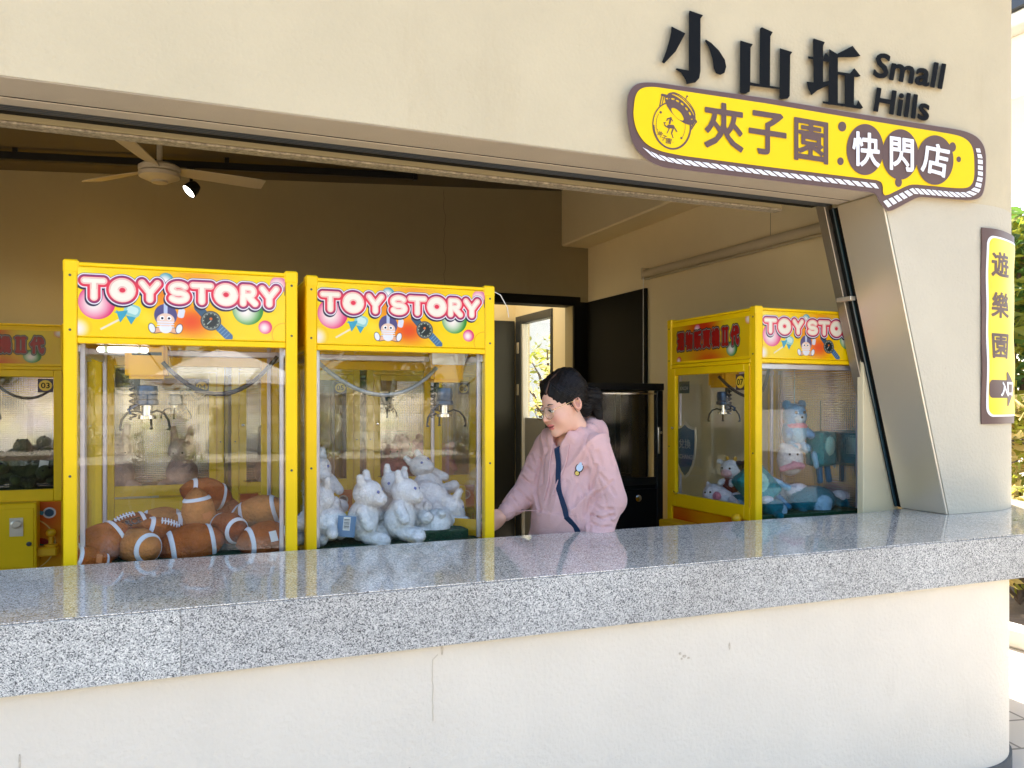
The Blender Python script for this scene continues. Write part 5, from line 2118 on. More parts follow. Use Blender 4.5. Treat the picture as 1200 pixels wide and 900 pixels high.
p_ = at(548, 616, Y=3.42)
ch = link('chute_board', MB().box(-.006, .006, -.06, .09, -.08, .03).mesh('chute_board', M_YELD, .002), None, p_, (0, R(4), R(40)))
tag(ch, 'slanting yellow board beside the prize chute in the white plush machine', 'board')

# --- machine 07: hanging and heaped toys
TL, TLD, TLL = (30, 142, 148), (18, 104, 120), (170, 226, 216)
BLU, BLL = (120, 176, 214), (156, 204, 226)


def blue_plush():
    return plush_mesh('plush_body', [('e', ((0, 0, .09), (.062, .054, .078)), BLU), ('e', ((0, -.004, .175), (.058, .052, .060)), BLU),
                                     ('e', ((.042, .004, .228), (.022, .014, .022)), (70, 134, 176)), ('e', ((-.042, .004, .228), (.022, .014, .022)), (70, 134, 176)),
                                     ('e', ((0, -.050, .160), (.026, .018, .020)), (206, 222, 232)), ('e', ((0, -.030, .122), (.050, .034, .012)), (236, 150, 168)),
                                     ('e', ((0, -.036, .085), (.042, .026, .045)), BLL),
                                     ('c', ((.05, -.02, .10), (.062, -.05, .075), .018), BLU), ('c', ((-.05, -.02, .10), (-.062, -.05, .075), .018), BLU),
                                     ('c', ((.028, -.02, .02), (.034, -.055, .010), .022), BLL), ('c', ((-.028, -.02, .02), (-.034, -.055, .010), .022), BLL)], .005, .010)


def round_white():
    return plush_mesh('plush_body', [('e', ((0, 0, .08), (.066, .058, .080)), (232, 226, 222)), ('e', ((.035, -.004, .152), (.018, .014, .016)), (232, 226, 222)), ('e', ((-.035, -.004, .152), (.018, .014, .016)), (232, 226, 222)),
                                     ('c', ((.045, -.045, .05), (.0, -.062, .062), .015), (226, 160, 176)), ('c', ((-.055, -.04, .035), (.0, -.062, .055), .014), (226, 160, 176))], .005, .008)


def teal_box():
    return plush_mesh('plush_body', [('b', ((0, 0, .115), (.070, .050, .085), .018), TL), ('e', ((0, -.048, .130), (.044, .012, .050)), TLL),
                                     ('c', ((.035, -.01, .04), (.042, -.02, -.045), .014), (40, 110, 150)), ('c', ((-.035, -.01, .04), (-.042, -.02, -.045), .014), (40, 110, 150)),
                                     ('c', ((.072, -.005, .09), (.095, -.03, .02), .012), BLL), ('c', ((-.072, -.005, .09), (-.092, -.03, .03), .012), BLL)], .005, .006)


def teal_round():
    return plush_mesh('plush_body', [('e', ((0, 0, .06), (.105, .075, .062)), TLD), ('e', ((.01, -.060, .05), (.045, .024, .040)), (140, 180, 205)), ('e', ((-.05, .02, .105), (.05, .04, .03)), (232, 226, 230)),
                                     ('c', ((-.07, -.04, .03), (-.09, -.085, .02), .019), TLD), ('c', ((.03, -.07, .015), (.07, -.085, .014), .012), (150, 190, 205)), ('c', ((.095, 0, .06), (.135, -.01, .035), .016), TLD)], .006, .008)


G7 = 'plush toys in machine 07'
EB = [((.023, -.054, .190), .0075, M_BEAD), ((-.023, -.054, .190), .0075, M_BEAD), ((0, -.069, .166), .006, M_BEAD)]


def hang(toyroot, dz, ztop, m):
    return link('hanging_cord', MB().tube([(0, 0, dz), (.004, .004, ztop)], .0022, 6).mesh('hanging_cord', m), toyroot)


m_cord = mat('pale_cord', (.45, .6, .66), .7)
m_cord2 = mat('dark_cord', (.05, .09, .07), .7)
t = toy('blue_plush', 'bluep', blue_plush, at(931, 527, Y=3.70), (0, 0, -10), 'light blue bear plush with a pink collar hanging by a cord', G7, 1.12, EB)
hang(t, .22, .46, m_cord)
t = toy('white_plush', 'roundw', round_white, at(926, 557, Y=3.66), (0, 0, -22), 'round white plush with a pink scarf hanging under the blue one', G7, 1.08, [((.02, -.052, .112), .006, M_BEAD), ((-.02, -.052, .112), .006, M_BEAD)])
t = toy('teal_plush', 'tbox', teal_box, at(962, 552, Y=3.66), (0, 0, 16), 'teal box-shaped plush with a pale round patch hanging by a dark cord', G7, 1.12)
hang(t, .2, .36, m_cord2)
toy('teal_plush', 'tbox', teal_box, at(906, 592, Y=3.54), (-12, -38, -10), 'teal box-shaped plush tilted on the heap by the corner post', G7, 1.2)
toy('teal_plush', 'tround', teal_round, at(905, 607, Y=3.50), (0, 6, 30), 'teal plush lying lowest in the front left corner of machine 07', G7, .85)
toy('teal_plush', 'tround', teal_round, at(951, 604, Y=3.58), (0, -4, -8), 'broad dark teal plush with a pale round patch lying on the floor', G7, 1.35)
toy('white_plush', 'roundw', round_white, at(938, 588, Y=3.78), (-60, 0, 30), 'white plush lying on its back behind the dark teal one', G7, 1.0)
toy('teal_plush', 'tround', teal_round, at(985, 603, Y=3.66), (0, 0, 60), 'dark teal plush standing in for a reflection in the film at the right', G7, 1.1)  # solid toy added in place of the heap's mirror image in the film


def cow_plush():
    return plush_mesh('plush_body', [('e', ((0, 0, .055), (.055, .05, .055)), (120, 60, 50)), ('e', ((0, -.01, .145), (.06, .054, .056)), (238, 234, 230)), ('e', ((0, -.055, .125), (.036, .02, .024)), (240, 196, 196)),
                                     ('e', ((.045, .012, .165), (.026, .034, .034)), (40, 36, 36)), ('c', ((.05, 0, .18), (.085, 0, .19), .012), (60, 50, 46)), ('c', ((-.05, 0, .18), (-.085, 0, .19), .012), (240, 234, 226)),
                                     ('c', ((.022, 0, .195), (.028, 0, .215), .009), (220, 170, 60)), ('c', ((-.022, 0, .195), (-.028, 0, .215), .009), (220, 170, 60)),
                                     ('c', ((.03, -.04, .075), (.04, -.06, .06), .015), (238, 234, 230)), ('c', ((-.03, -.04, .075), (-.04, -.06, .06), .015), (238, 234, 230))], .005, .008)


def cat_plush():
    return plush_mesh('plush_body', [('e', ((0, 0, .065), (.085, .062, .062)), (236, 232, 236)), ('e', ((-.02, -.01, .085), (.066, .06, .058)), (240, 236, 240)), ('c', ((-.06, 0, .13), (-.066, 0, .148), .016, .008), (240, 236, 240)),
                                     ('c', ((.02, 0, .14), (.026, 0, .158), .016, .008), (240, 236, 240)), ('e', ((.03, -.055, .075), (.026, .014, .022)), (238, 150, 172)), ('c', ((.08, 0, .05), (.12, -.02, .03), .022), (236, 232, 236))], .005, .008)


toy('cow_plush', 'cow', cow_plush, at(857, 578, X=2.98), (0, 0, -70), 'white cow plush with black patch and pink muzzle behind the door glass of machine 07', G7, .95,
    [((.026, -.058, .155), .007, M_BEAD), ((-.026, -.058, .155), .007, M_BEAD)])
toy('cat_plush', 'cat', cat_plush, at(844, 597, X=2.93), (0, -8, -75), 'white cat plush with a pink cheek lying at the door of machine 07', G7, 1.05,
    [((-.035, -.068, .10), .006, M_BEAD), ((.0, -.068, .10), .006, M_BEAD)])
toy('teal_plush', 'tround', teal_round, at(868, 597, X=3.0), (0, 0, -60), 'teal plush seen just beside the cat plush through the door', G7, .7)

toy('teal_plush', 'tbox', teal_box, at(990, 556, Y=3.84), (0, 0, -30), 'teal box-shaped plush farthest right against the film of machine 07', G7, 1.05)
toy('blue_plush', 'bluep', blue_plush, at(956, 525, Y=3.92), (0, 0, 20), 'second light blue bear plush hanging behind the first', G7, 1.0, EB)
toy('pink_plush', 'pinks', lambda: plush_mesh('plush_body', [('e', ((0, 0, .06), (.06, .05, .06)), (206, 140, 150)), ('e', ((0, 0, .14), (.05, .045, .045)), (220, 170, 176))], .006, .01), at(975, 592, Y=3.86), (0, 30, 0), 'faded pink plush at the back of the heap in machine 07', G7, 1.1)
# --- machine 03: dark green toys; other back machines
OL, OLD = (74, 82, 52), (46, 52, 36)


def olive_plush():
    return plush_mesh('plush_body', [('e', ((0, 0, .07), (.095, .085, .062)), OL), ('e', ((0, 0, .055), (.108, .096, .022)), OLD), ('e', ((0, -.115, .06), (.042, .040, .038)), OL),
                                     ('c', ((.06, -.06, .035), (.10, -.09, .025), .024), OL), ('c', ((-.06, -.06, .035), (-.10, -.09, .025), .024), OL), ('c', ((.06, .06, .035), (.09, .09, .025), .022), OL), ('c', ((-.06, .06, .035), (-.09, .09, .025), .022), OL)], .007, .010)


GO = 'dark green plush toys in machine 03'
for (px, py, Y, rot, s, lab) in (
        (26, 543, 6.05, (-50, 0, 10), 1.25, 'round dark green plush with a domed shell in the middle of machine 03'),
        (8, 556, 5.98, (-20, 20, -30), 1.2, 'dark green plush leaning at the left edge of the picture in machine 03'),
        (44, 558, 6.00, (-10, -20, 40), 1.1, 'dark green plush beside the white tag in machine 03'),
        (62, 560, 6.06, (-30, 10, -60), 1.0, 'dark green plush nearest the right post of machine 03'),
        (18, 560, 5.95, (0, 0, 80), .9, 'dark green plush lowest at the front of machine 03'),
        (-20, 556, 6.05, (0, 0, 10), 1.2, 'dark green plush outside the left edge of the picture'),
        (50, 535, 6.20, (-60, 0, 100), 1.1, 'dark plush at the back of machine 03 under the bright film')):
    toy('green_plush', 'olive', olive_plush, at(px, py, Y=Y) + Vector((0, 0, -.05)), rot, lab, GO, s, [((.02, -.148, .075), .007, M_BEAD), ((-.02, -.148, .075), .007, M_BEAD)])
o = link('price_tag', tag_mesh(M_TAGW, .05, .07), None, at(51, 546, Y=5.90), (R(4), R(8), R(10)))
tag(o, 'white paper tag hanging among the dark green plush', 'tag')


def pink_plush():
    return plush_mesh('plush_body', [('e', ((0, 0, .08), (.075, .066, .080)), (222, 120, 140)), ('e', ((0, -.01, .195), (.064, .060, .058)), (232, 140, 156)), ('e', ((.05, 0, .24), (.022, .014, .022)), (222, 120, 140)), ('e', ((-.05, 0, .24), (.022, .014, .022)), (222, 120, 140)),
                                     ('e', ((0, -.062, .18), (.028, .016, .02)), (246, 206, 206)), ('c', ((.06, -.03, .12), (.085, -.06, .08), .02), (222, 120, 140)), ('c', ((-.06, -.03, .12), (-.085, -.06, .08), .02), (222, 120, 140)),
                                     ('c', ((.04, -.05, .03), (.05, -.1, .02), .026), (222, 120, 140)), ('c', ((-.04, -.05, .03), (-.05, -.1, .02), .026), (222, 120, 140))], .007, .01)


def cream_plush():
    return plush_mesh('plush_body', [('e', ((0, 0, .085), (.085, .076, .088)), (236, 196, 186)), ('e', ((0, -.01, .215), (.074, .066, .064)), (242, 214, 204)), ('c', ((.04, 0, .27), (.05, 0, .34), .022, .016), (236, 196, 186)), ('c', ((-.04, 0, .27), (-.05, 0, .34), .022, .016), (236, 196, 186)),
                                     ('c', ((.06, -.05, .03), (.07, -.11, .02), .03), (236, 196, 186)), ('c', ((-.06, -.05, .03), (-.07, -.11, .02), .03), (236, 196, 186))], .007, .01)


GP = 'plush toys in the back row machines'
for (x, y, rz, s, lab, k) in ((1.50, 6.0, 0, 1.1, 'pink plush at the left of its back row machine', 0), (1.72, 5.98, 30, 1.2, 'pink plush in the middle of its back row machine', 0), (1.92, 6.02, -30, 1.1, 'pink plush at the right of its back row machine', 0),
                              (1.62, 6.22, 60, 1.3, 'pink plush at the rear left of its back row machine', 0), (1.85, 6.25, -20, 1.3, 'pink plush at the rear right of its back row machine', 0),
                              (.62, 6.0, 20, 1.2, 'cream long-eared plush seen past the football machine', 1), (.9, 6.05, -25, 1.2, 'cream long-eared plush seen past the white plush machine', 1),
                              (-.35, 6.0, 15, 1.25, 'cream long-eared plush at the left behind the football heap', 1), (.05, 6.05, -20, 1.2, 'cream long-eared plush behind the middle of the football heap', 1)):
    e = [((.024, -.066, .205), .007, M_BEAD), ((-.024, -.066, .205), .007, M_BEAD)]
    toy('pink_plush' if k == 0 else 'cream_plush', 'pinkp' if k == 0 else 'creamp', pink_plush if k == 0 else cream_plush, (x, y, .927), (0, 0, rz), lab, GP, s, e)

# ================================================================== THE WOMAN
M_SKIN = mat('skin', (1, 1, 1), .48, attr=True, spec=.4, var=.03, vscale=30, bump=.05, bscale=500)
_p = M_SKIN.node_tree.nodes['Principled BSDF']
_p.inputs['Subsurface Weight'].default_value = .12
_p.inputs['Subsurface Radius'].default_value = (.012, .005, .003)
M_HAIR = mat('black_hair', (1, 1, 1), .5, attr=True, spec=.14)
M_HOOD = mat('pink_sweatshirt', (0.71, 0.435, 0.40), .92, var=.04, vscale=12, bump=.4, bscale=160, spec=.15, sheen=.25)
M_NAVY = mat('navy_strap', (0.006, 0.028, 0.075), .7, bump=.3, bscale=400)
M_GOLD = mat('gold_wire', (0.75, 0.55, 0.32), .25, 1.0)
M_JEAN = mat('dark_trousers', (0.03, 0.035, 0.05), .9, var=.1)
M_SHOE = mat('white_shoe', (0.6, 0.6, 0.58), .6)

PO = Vector((1.674, 3.366, 0))
PR = R(-66.4)
woman = empty('person', PO, PR)
tag(woman, 'person with black tied-back hair in a pink hooded sweatshirt bending over a machine', 'person')
Rinv = Matrix.Rotation(-PR, 3, 'Z')
loc = lambda v: Rinv @ (Vector(v) - PO)
WR = loc(at(589, 604, Y=3.40))          # right wrist
EXL = (.212, .036, 1.075)
EL_ = loc(at(617, 577, Y=3.47))         # right elbow
HT = Vector((.012, -.058, 1.502))       # head centre
HS = 1.10
HM = Matrix.Translation(HT) @ Matrix.Rotation(R(-12), 4, 'Z') @ Matrix.Rotation(R(19), 4, 'X') @ Matrix.Rotation(R(-3), 4, 'Y') @ Matrix.Scale(HS, 4)
HMi = HM.inverted()


def xf(V, M):
    A = np.array(M)
    return V @ A[:3, :3].T + A[:3, 3]


def head_sdf(P):
    ax = np.abs(P[..., 0])
    Ps = np.stack([ax, P[..., 1], P[..., 2]], -1)
    d = s_ell(P, (0, .015, .035), (.074, .094, .086))
    d = smin(d, s_ell(P, (0, -.030, -.020), (.061, .066, .086)), .03)
    d = smin(d, s_ell(P, (0, -.040, -.070), (.046, .048, .044)), .025)
    d = smin(d, s_ell(P, (0, -.080, -.098), (.020, .016, .016)), .022)
    d = smin(d, s_ell(Ps, (.036, -.066, -.040), (.024, .023, .028)), .02)
    d = smax(d, -s_ell(Ps, (.031, -.104, .007), (.022, .016, .012)), .014)
    d = smin(d, s_ell(Ps, (.031, -.0835, .007), (.0150, .0125, .0110)), .003)
    d = smin(d, s_cap(P, (0, -.092, .006), (0, -.111, -.029), .0065, .0095), .012)
    d = smin(d, s_ell(Ps, (.0095, -.102, -.033), (.0075, .009, .0065)), .006)
    d = smin(d, s_ell(P, (0, -.0955, -.060), (.021, .0085, .0052)), .006)
    d = smin(d, s_ell(P, (0, -.0935, -.071), (.017, .0090, .0062)), .005)
    d = smax(d, -s_cap(Ps, (0, -.108, -.0655), (.020, -.098, -.0635), .0022), .003)
    ear = smax(s_ell(Ps, (.075, .013, -.003), (.010, .020, .032)), -s_ell(Ps, (.086, .009, .000), (.010, .012, .021)), .003)
    d = smin(d, ear, .006)
    d = smin(d, s_cap(P, (0, .014, -.07), (0, .045, -.205), .046, .054), .02)
    return d


h = .0034
G = grid(np.array((-.098, -.135, -.215)), np.array((.098, .125, .135)), h)
V, Q = surface_net(head_sdf(G), (-.098, -.135, -.215), h)
Vf = V.astype(np.float32)
ax = np.abs(Vf[:, 0])
Ps = np.stack([ax, Vf[:, 1], Vf[:, 2]], -1)
col = np.tile(lin((226, 178, 152)), (len(V), 1))


def tint(mask, c):
    global col
    mask = np.clip(mask, 0, 1)[:, None]
    col = col * (1 - mask) + lin(c) * mask


tint(.45 * np.exp(-((ax - .040) / .02) ** 2 - ((Vf[:, 2] + .034) / .02) ** 2) * (Vf[:, 1] < -.03), (226, 138, 124))
tint(.35 * np.exp(-(Vf[:, 0] / .012) ** 2 - ((Vf[:, 2] + .03) / .012) ** 2) * (Vf[:, 1] < -.09), (224, 146, 130))
lip = np.minimum(s_ell(Vf, (0, -.0965, -.0600), (.0215, .011, .0048)), s_ell(Vf, (0, -.0945, -.0710), (.0175, .011, .0058)))
tint(.9 * (lip < .0012), (206, 112, 108))
tint(.9 * ((s_cap(Ps, (0, -.103, -.0655), (.020, -.094, -.0635), .0022) < .0012)), (110, 40, 44))
tint(.35 * np.exp(-((ax - .076) / .010) ** 2) * (np.abs(Vf[:, 2]) < .035) * (np.abs(Vf[:, 1] - .012) < .03), (214, 130, 110))
tint(.55 * (s_ell(Ps, (.086, .009, .0), (.013, .013, .022)) < 0), (150, 88, 72))  # ear hollow darkened, its shade put into the skin colour
tint(.3 * ((s_ell(Ps, (.031, -.09, .009), (.022, .02, .013)) < 0)), (196, 138, 118))
BV, BQ, BC = [xf(V, HM)], [Q], [col]
nb = len(V)

# right hand, closed softly round the control edge of the machine
def hand_sdf(P):
    d = s_ell(P, (.045, 0, 0), (.050, .017, .038))
    d = smin(d, s_cap(P, (-.03, 0, 0), (.02, 0, 0), .024, .026), .02)
    for z, l, b in ((.028, .030, .9), (.010, .034, 1.0), (-.009, .031, 1.05), (-.026, .024, 1.15)):
        a0 = (.080, .002, z)
        a1 = (.080 + l, -.010 * b, z * 1.08)
        a2 = (.080 + l + .018, -.030 * b, z * 1.08)
        a3 = (.080 + l + .012, -.048 * b, z * 1.06)
        d = smin(d, s_cap(P, a0, a1, .0090, .0082), .006)
        d = smin(d, s_cap(P, a1, a2, .0082, .0075), .003)
        d = smin(d, s_cap(P, a2, a3, .0075, .0066), .003)
    d = smin(d, s_cap(P, (.015, -.004, .030), (.048, -.018, .050), .0125, .0105), .012)
    d = smin(d, s_cap(P, (.048, -.018, .050), (.078, -.034, .046), .0105, .008), .004)
    return d


G = grid(np.array((-.085, -.085, -.06)), np.array((.165, .04, .078)), .0032)
V, Q = surface_net(hand_sdf(G), (-.085, -.085, -.06), .0032)
hd = (loc((1.262, 3.385, .945)) - WR).normalized()
hz = (Vector((0, 0, 1)) - hd * hd.z).normalized()
hy = hz.cross(hd)
HMAT = Matrix(((hd.x, hy.x, hz.x, WR.x), (hd.y, hy.y, hz.y, WR.y), (hd.z, hy.z, hz.z, WR.z), (0, 0, 0, 1)))
BV.append(xf(V, HMAT))
BQ.append(Q + nb)
BC.append(np.tile(lin((224, 172, 146)), (len(V), 1)))
nb += len(V)
# left hand, hanging
LW = Vector((.191, -.11, .80))
hd = Vector((-.05, -.25, -1)).normalized()
hy = Vector((1, 0, 0))
hy = (hy - hd * hd.dot(hy)).normalized()
hz = hd.cross(hy)
HMAT = Matrix(((hd.x, hy.x, hz.x, LW.x), (hd.y, hy.y, hz.y, LW.y), (hd.z, hy.z, hz.z, LW.z), (0, 0, 0, 1)))
BV.append(xf(V, HMAT))
BQ.append(Q + nb)
BC.append(np.tile(lin((224, 172, 146)), (len(V), 1)))
nb += len(V)


def body_sdf(P):
    d = s_ell(P, (0, .01, 1.15), (.13, .085, .20))
    d = smin(d, s_ell(P, (0, .01, .90), (.135, .095, .16)), .06)
    d = smin(d, s_cap(P, (0, .03, 1.2), (.006, .0, 1.36), .07, .052), .04)
    d = smin(d, s_cap(P, (-.14, .0, 1.29), (.14, .0, 1.29), .045), .05)
    d = smin(d, s_cap(P, (.145, .01, 1.28), EXL, .034, .028), .02)
    d = smin(d, s_cap(P, EXL, tuple(LW), .028, .025), .01)
    d = smin(d, s_cap(P, (-.145, .01, 1.28), tuple(EL_), .034, .028), .02)
    d = smin(d, s_cap(P, tuple(EL_), tuple(WR), .028, .024), .01)
    for sx in (-1, 1):
        d = smin(d, s_cap(P, (.075 * sx, .01, .84), (.085 * sx, -.01, .46), .082, .055), .03)
        d = smin(d, s_cap(P, (.085 * sx, -.01, .46), (.085 * sx, .02, .09), .052, .036), .02)
        d = smin(d, s_cap(P, (.085 * sx, .03, .06), (.09 * sx, -.12, .045), .036, .028), .02)
    return d


G = grid(np.array((-.42, -.30, .0)), np.array((.32, .16, 1.44)), .013)
V, Q = surface_net(body_sdf(G), (-.42, -.30, .0), .013)
BV.append(V)
BQ.append(Q + nb)
BC.append(np.tile(lin((224, 176, 150)), (len(V), 1)))
link('body', np_mesh('body', np.concatenate(BV), np.concatenate(BQ), M_SKIN, np.concatenate(BC)), woman)

# sweatshirt


def fold(P, a, b, f, amp, ph=0.0, tw=18.0):
    a, b = np.asarray(a, np.float32), np.asarray(b, np.float32)
    d = b - a
    L = float(np.sqrt(d @ d))
    t = ((P - a) @ d) / L
    s_ = np.sin(f * t * .5 + ph + .5 * tw * (P[..., 1] - a[1]) + 1.1 * np.sin(17 * P[..., 0] + 13 * P[..., 2] + ph))
    return amp * (1.0 - 1.7 * np.abs(s_) ** .8) * -1.0 * (.55 + .45 * np.sin(7 * t + 3 * ph + 12 * P[..., 0]))


def hoodie_base(P):
    x, y, z = P[..., 0], P[..., 1], P[..., 2]
    d = s_ell(P, (0, .005, 1.19), (.158, .118, .21))
    d = smin(d, s_ell(P, (0, -.022, .98), (.170, .145, .22)), .09)
    d = smin(d, s_ell(P, (0, -.005, .82), (.182, .140, .11)), .05)
    d = smin(d, s_cap(P, (-.130, .012, 1.302), (.130, .012, 1.302), .072), .06)
    # drape of the front and the pocket
    f1 = np.abs(np.sin(15 * x + 6 * z + 1.3 * np.sin(9 * z + .6)))
    d = d - .020 * (1 - f1) ** 2 * np.clip((1.30 - z) * 4, 0, 1) * np.clip((z - 1.0) * 8 + .4, 0, 1)
    f2 = np.abs(np.sin(13 * (z - 1.05) - 17 * (np.abs(x) - .1) + .6 * np.sin(14 * x)))
    d = d - .018 * (1 - f2) ** 2.0 * np.clip((np.abs(x) - .03) * 12, 0, 1)
    pk = np.clip((.150 - np.abs(x) + (np.minimum(z, 1.0) - .90) * -.25) / .006, 0, 1) * np.clip((1.025 - z) / .006, 0, 1) * np.clip((z - .84) / .006, 0, 1) * (y < 0)
    d = d - .0065 * pk
    la = s_cap(P, (.140, .012, 1.292), EXL, .074, .068) + fold(P, (.150, .012, 1.29), EXL, 26, .0095, .4)
    lf_ = s_cap(P, EXL, (.192, -.085, .865), .068, .055) + fold(P, EXL, (.206, -.085, .865), 44, .0155, 1.0, 10)
    d = smin(d, smin(la, lf_, .012), .010)
    ra = s_cap(P, (-.142, .010, 1.290), tuple(EL_), .074, .064) + fold(P, (-.150, .01, 1.29), tuple(EL_), 28, .0095, 2.0)
    cuff0 = np.array(EL_) + (np.array(WR) - np.array(EL_)) * .72
    rf = s_cap(P, tuple(EL_), tuple(cuff0), .062, .050) + fold(P, tuple(EL_), tuple(cuff0), 40, .0145, .3, 8)
    d = smin(d, smin(ra, rf, .010), .014)
    # ribbed cuff
    cu = s_cap(P, tuple(cuff0 + .008 * (np.array(WR) - np.array(EL_))), tuple(np.array(WR) - .02 * np.array((WR - EL_).normalized())), .041, .037)
    d = smin(d, cu, .006)
    cd_ = np.array((WR - EL_).normalized(), np.float32)
    tc_ = (P - np.asarray(cuff0, np.float32)) @ cd_
    rc_ = np.sqrt(((P - np.asarray(cuff0, np.float32)) ** 2).sum(-1))
    d = d + (.007 * np.exp(-((tc_ - .006) / .006) ** 2) + .0016 * np.sin(tc_ * 0 + 16 * np.arctan2((P @ np.array((0, 0, 1), np.float32)) - cuff0[2], (P @ np.array((0, 1, 0), np.float32)) - cuff0[1])) * (tc_ > .012)) * (rc_ < .085)
    # seam of the dropped shoulder
    d = d + .005 * np.exp(-((((x - .188) * .94 + (z - 1.2) * .32)) / .0045) ** 2) * (x > .12)
    # hood: collar ring lying round the neck, higher behind, and the sack on the back
    zc_ = 1.372 + .30 * (y - .01) - .10 * np.abs(x)
    ring = np.hypot(np.hypot(x / 1.12, (y - .012) / 1.02) - .080, (z - zc_) * .80) - .032
    ring = ring + .0045 * np.sin(9 * np.arctan2(x, -y) * 1.0 + 40 * z)
    d = smin(d, ring, .007)
    d = smin(d, s_ell(P, (.0, .125, 1.362), (.122, .068, .085)) + .004 * np.sin(50 * z + 20 * x), .02)
    d = smax(d, -s_cap(P, (.006, -.045, 1.345), (.010, .0, 1.50), .050, .062), .012)
    d = smax(d, -s_ell(P, (.006, -.105, 1.352), (.024, .05, .042)), .014)
    return d


def cam_hit(px, py):
    a, b = at(px, py, Y=2.95), at(px, py, Y=3.75)
    n_ = 700
    T = np.linspace(0, 1, n_)
    Pw = np.array([loc(a), loc(b)])
    P = (Pw[0] + (Pw[1] - Pw[0]) * T[:, None]).astype(np.float32)
    f = hoodie_base(P)
    i = int(np.argmax(f < 0))
    return P[i] if f[i] < 0 else None


CREASE = []
for path, dep, wid in (
        ([(699, 546), (692, 572), (689, 600), (690, 622)], .014, .008), ([(687, 550), (678, 570), (672, 592)], .011, .011), ([(676, 556), (683, 580), (686, 604)], .010, .009),
        ([(693, 590), (705, 597), (717, 597)], .014, .0065), ([(693, 603), (706, 608), (719, 604)], .014, .0065), ([(697, 580), (708, 574), (718, 564)], .010, .007), ([(703, 556), (712, 566), (721, 580)], .009, .007),
        ([(692, 612), (704, 618), (716, 617)], .012, .006), ([(634, 540), (630, 560), (629, 578), (634, 598)], .018, .008), ([(611, 558), (620, 566), (630, 570)], .013, .0065), ([(605, 573), (613, 580), (621, 589)], .013, .006),
        ([(599, 582), (606, 589), (611, 600)], .012, .0055), ([(617, 546), (624, 553), (632, 556)], .011, .007), ([(622, 534), (627, 545), (634, 549)], .009, .007), ([(651, 545), (645, 566), (641, 588)], .008, .012),
        ([(641, 528), (636, 545), (636, 565)], .008, .010), ([(713, 520), (716, 534), (719, 546)], .007, .008), ([(664, 566), (660, 585)], .006, .010),
        ([(673, 604), (675, 622)], .007, .006), ([(700, 530), (704, 545)], .008, .010), ([(690, 522), (684, 540)], .007, .012)):
    pts = [cam_hit(*q) for q in path]
    if all(q is not None for q in pts):
        for a, b in zip(pts[:-1], pts[1:]):
            CREASE.append((a, b, dep, wid))


def hoodie_sdf(P):
    d = hoodie_base(P)
    near = np.abs(d) < .05
    Pn = P[near]
    add = np.zeros(len(Pn), np.float32)
    rid = np.zeros(len(Pn), np.float32)
    for a, b, dep, wid in CREASE:
        q = s_cap(Pn, a, b, 0.0)
        add = np.maximum(add, dep * np.exp(-(q / wid) ** 2))
        rid = np.maximum(rid, .28 * dep * np.exp(-((q - 2.1 * wid) / (1.1 * wid)) ** 2))
    d[near] += add - rid
    return d


hl = np.array((-.44, -.36, .70))
hh_ = np.array((.345, .215, 1.48))
h = .0055
G = grid(hl, hh_, h)
V, Q = surface_net(hoodie_sdf(G), hl, h)
link('hooded_sweatshirt', np_mesh('hooded_sweatshirt', V, Q, M_HOOD), woman)


def front(x, z, off=.002):
    """first point of the sweatshirt met from the front at (x, z)"""
    ys = np.linspace(-.30, .12, 500)
    P = np.stack([np.full_like(ys, x), ys, np.full_like(ys, z)], -1).astype(np.float32)
    f = hoodie_base(P)
    i = np.argmax(f < 0)
    return Vector((x, ys[i] - off, z))


def ribbon(name, pts, wdt, thick, m):
    mb = MB()
    rs = []
    for i, p in enumerate(pts):
        t = (pts[min(i + 1, len(pts) - 1)] - pts[max(i - 1, 0)]).normalized()
        n_ = Vector((0, -1, 0))
        s_ = t.cross(n_).normalized()
        n_ = s_.cross(t).normalized()
        rs.append([tuple(p + s_ * wdt / 2 - n_ * thick), tuple(p + s_ * wdt / 2 + n_ * thick), tuple(p - s_ * wdt / 2 + n_ * thick), tuple(p - s_ * wdt / 2 - n_ * thick)])
    mb.rings(rs)
    return mb.build(name, m, woman)


def spath(cs, n=26, off=.003):
    out = []
    for i in range(n):
        t = i / (n - 1) * (len(cs) - 1)
        k = min(int(t), len(cs) - 2)
        f = t - k
        q = [cs[max(0, min(len(cs) - 1, k + m))] for m in (-1, 0, 1, 2)]
        xz = [.5 * (2 * q[1][m] + (q[2][m] - q[0][m]) * f + (2 * q[0][m] - 5 * q[1][m] + 4 * q[2][m] - q[3][m]) * f * f + (3 * q[1][m] - q[0][m] - 3 * q[2][m] + q[3][m]) * f ** 3) for m in (0, 1)]
        out.append(front(xz[0], xz[1], off))
    for _ in range(5):
        out = [out[0]] + [(out[i - 1] + out[i] * 2 + out[i + 1]) / 4 for i in range(1, len(out) - 1)] + [out[-1]]
    res = []
    for p in out:
        q = front(p.x, p.z, off)
        res.append(Vector((p.x, min(p.y, q.y), p.z)))
    for _ in range(6):
        res = [res[0]] + [Vector((b.x, min(b.y, (a.y + b.y * 2 + c.y) / 4), b.z)) for a, b, c in zip(res, res[1:], res[2:])] + [res[-1]]
    return res


ribbon('bag_strap', spath([(.002, 1.322), (.034, 1.24), (.062, 1.13), (.110, 1.02), (.165, .90), (.182, .86)], 40, .0085), .027, .0022, M_NAVY)
for cs in (((.066, 1.322), (.068, 1.25), (.056, 1.18), (.038, 1.10)), ((-.020, 1.318), (-.018, 1.24), (-.006, 1.16), (-.016, 1.075))):
    link('drawstring', MB().tube(spath(cs, 16, .005), .0042, 7).mesh('drawstring', M_HOOD, smooth=True), woman)
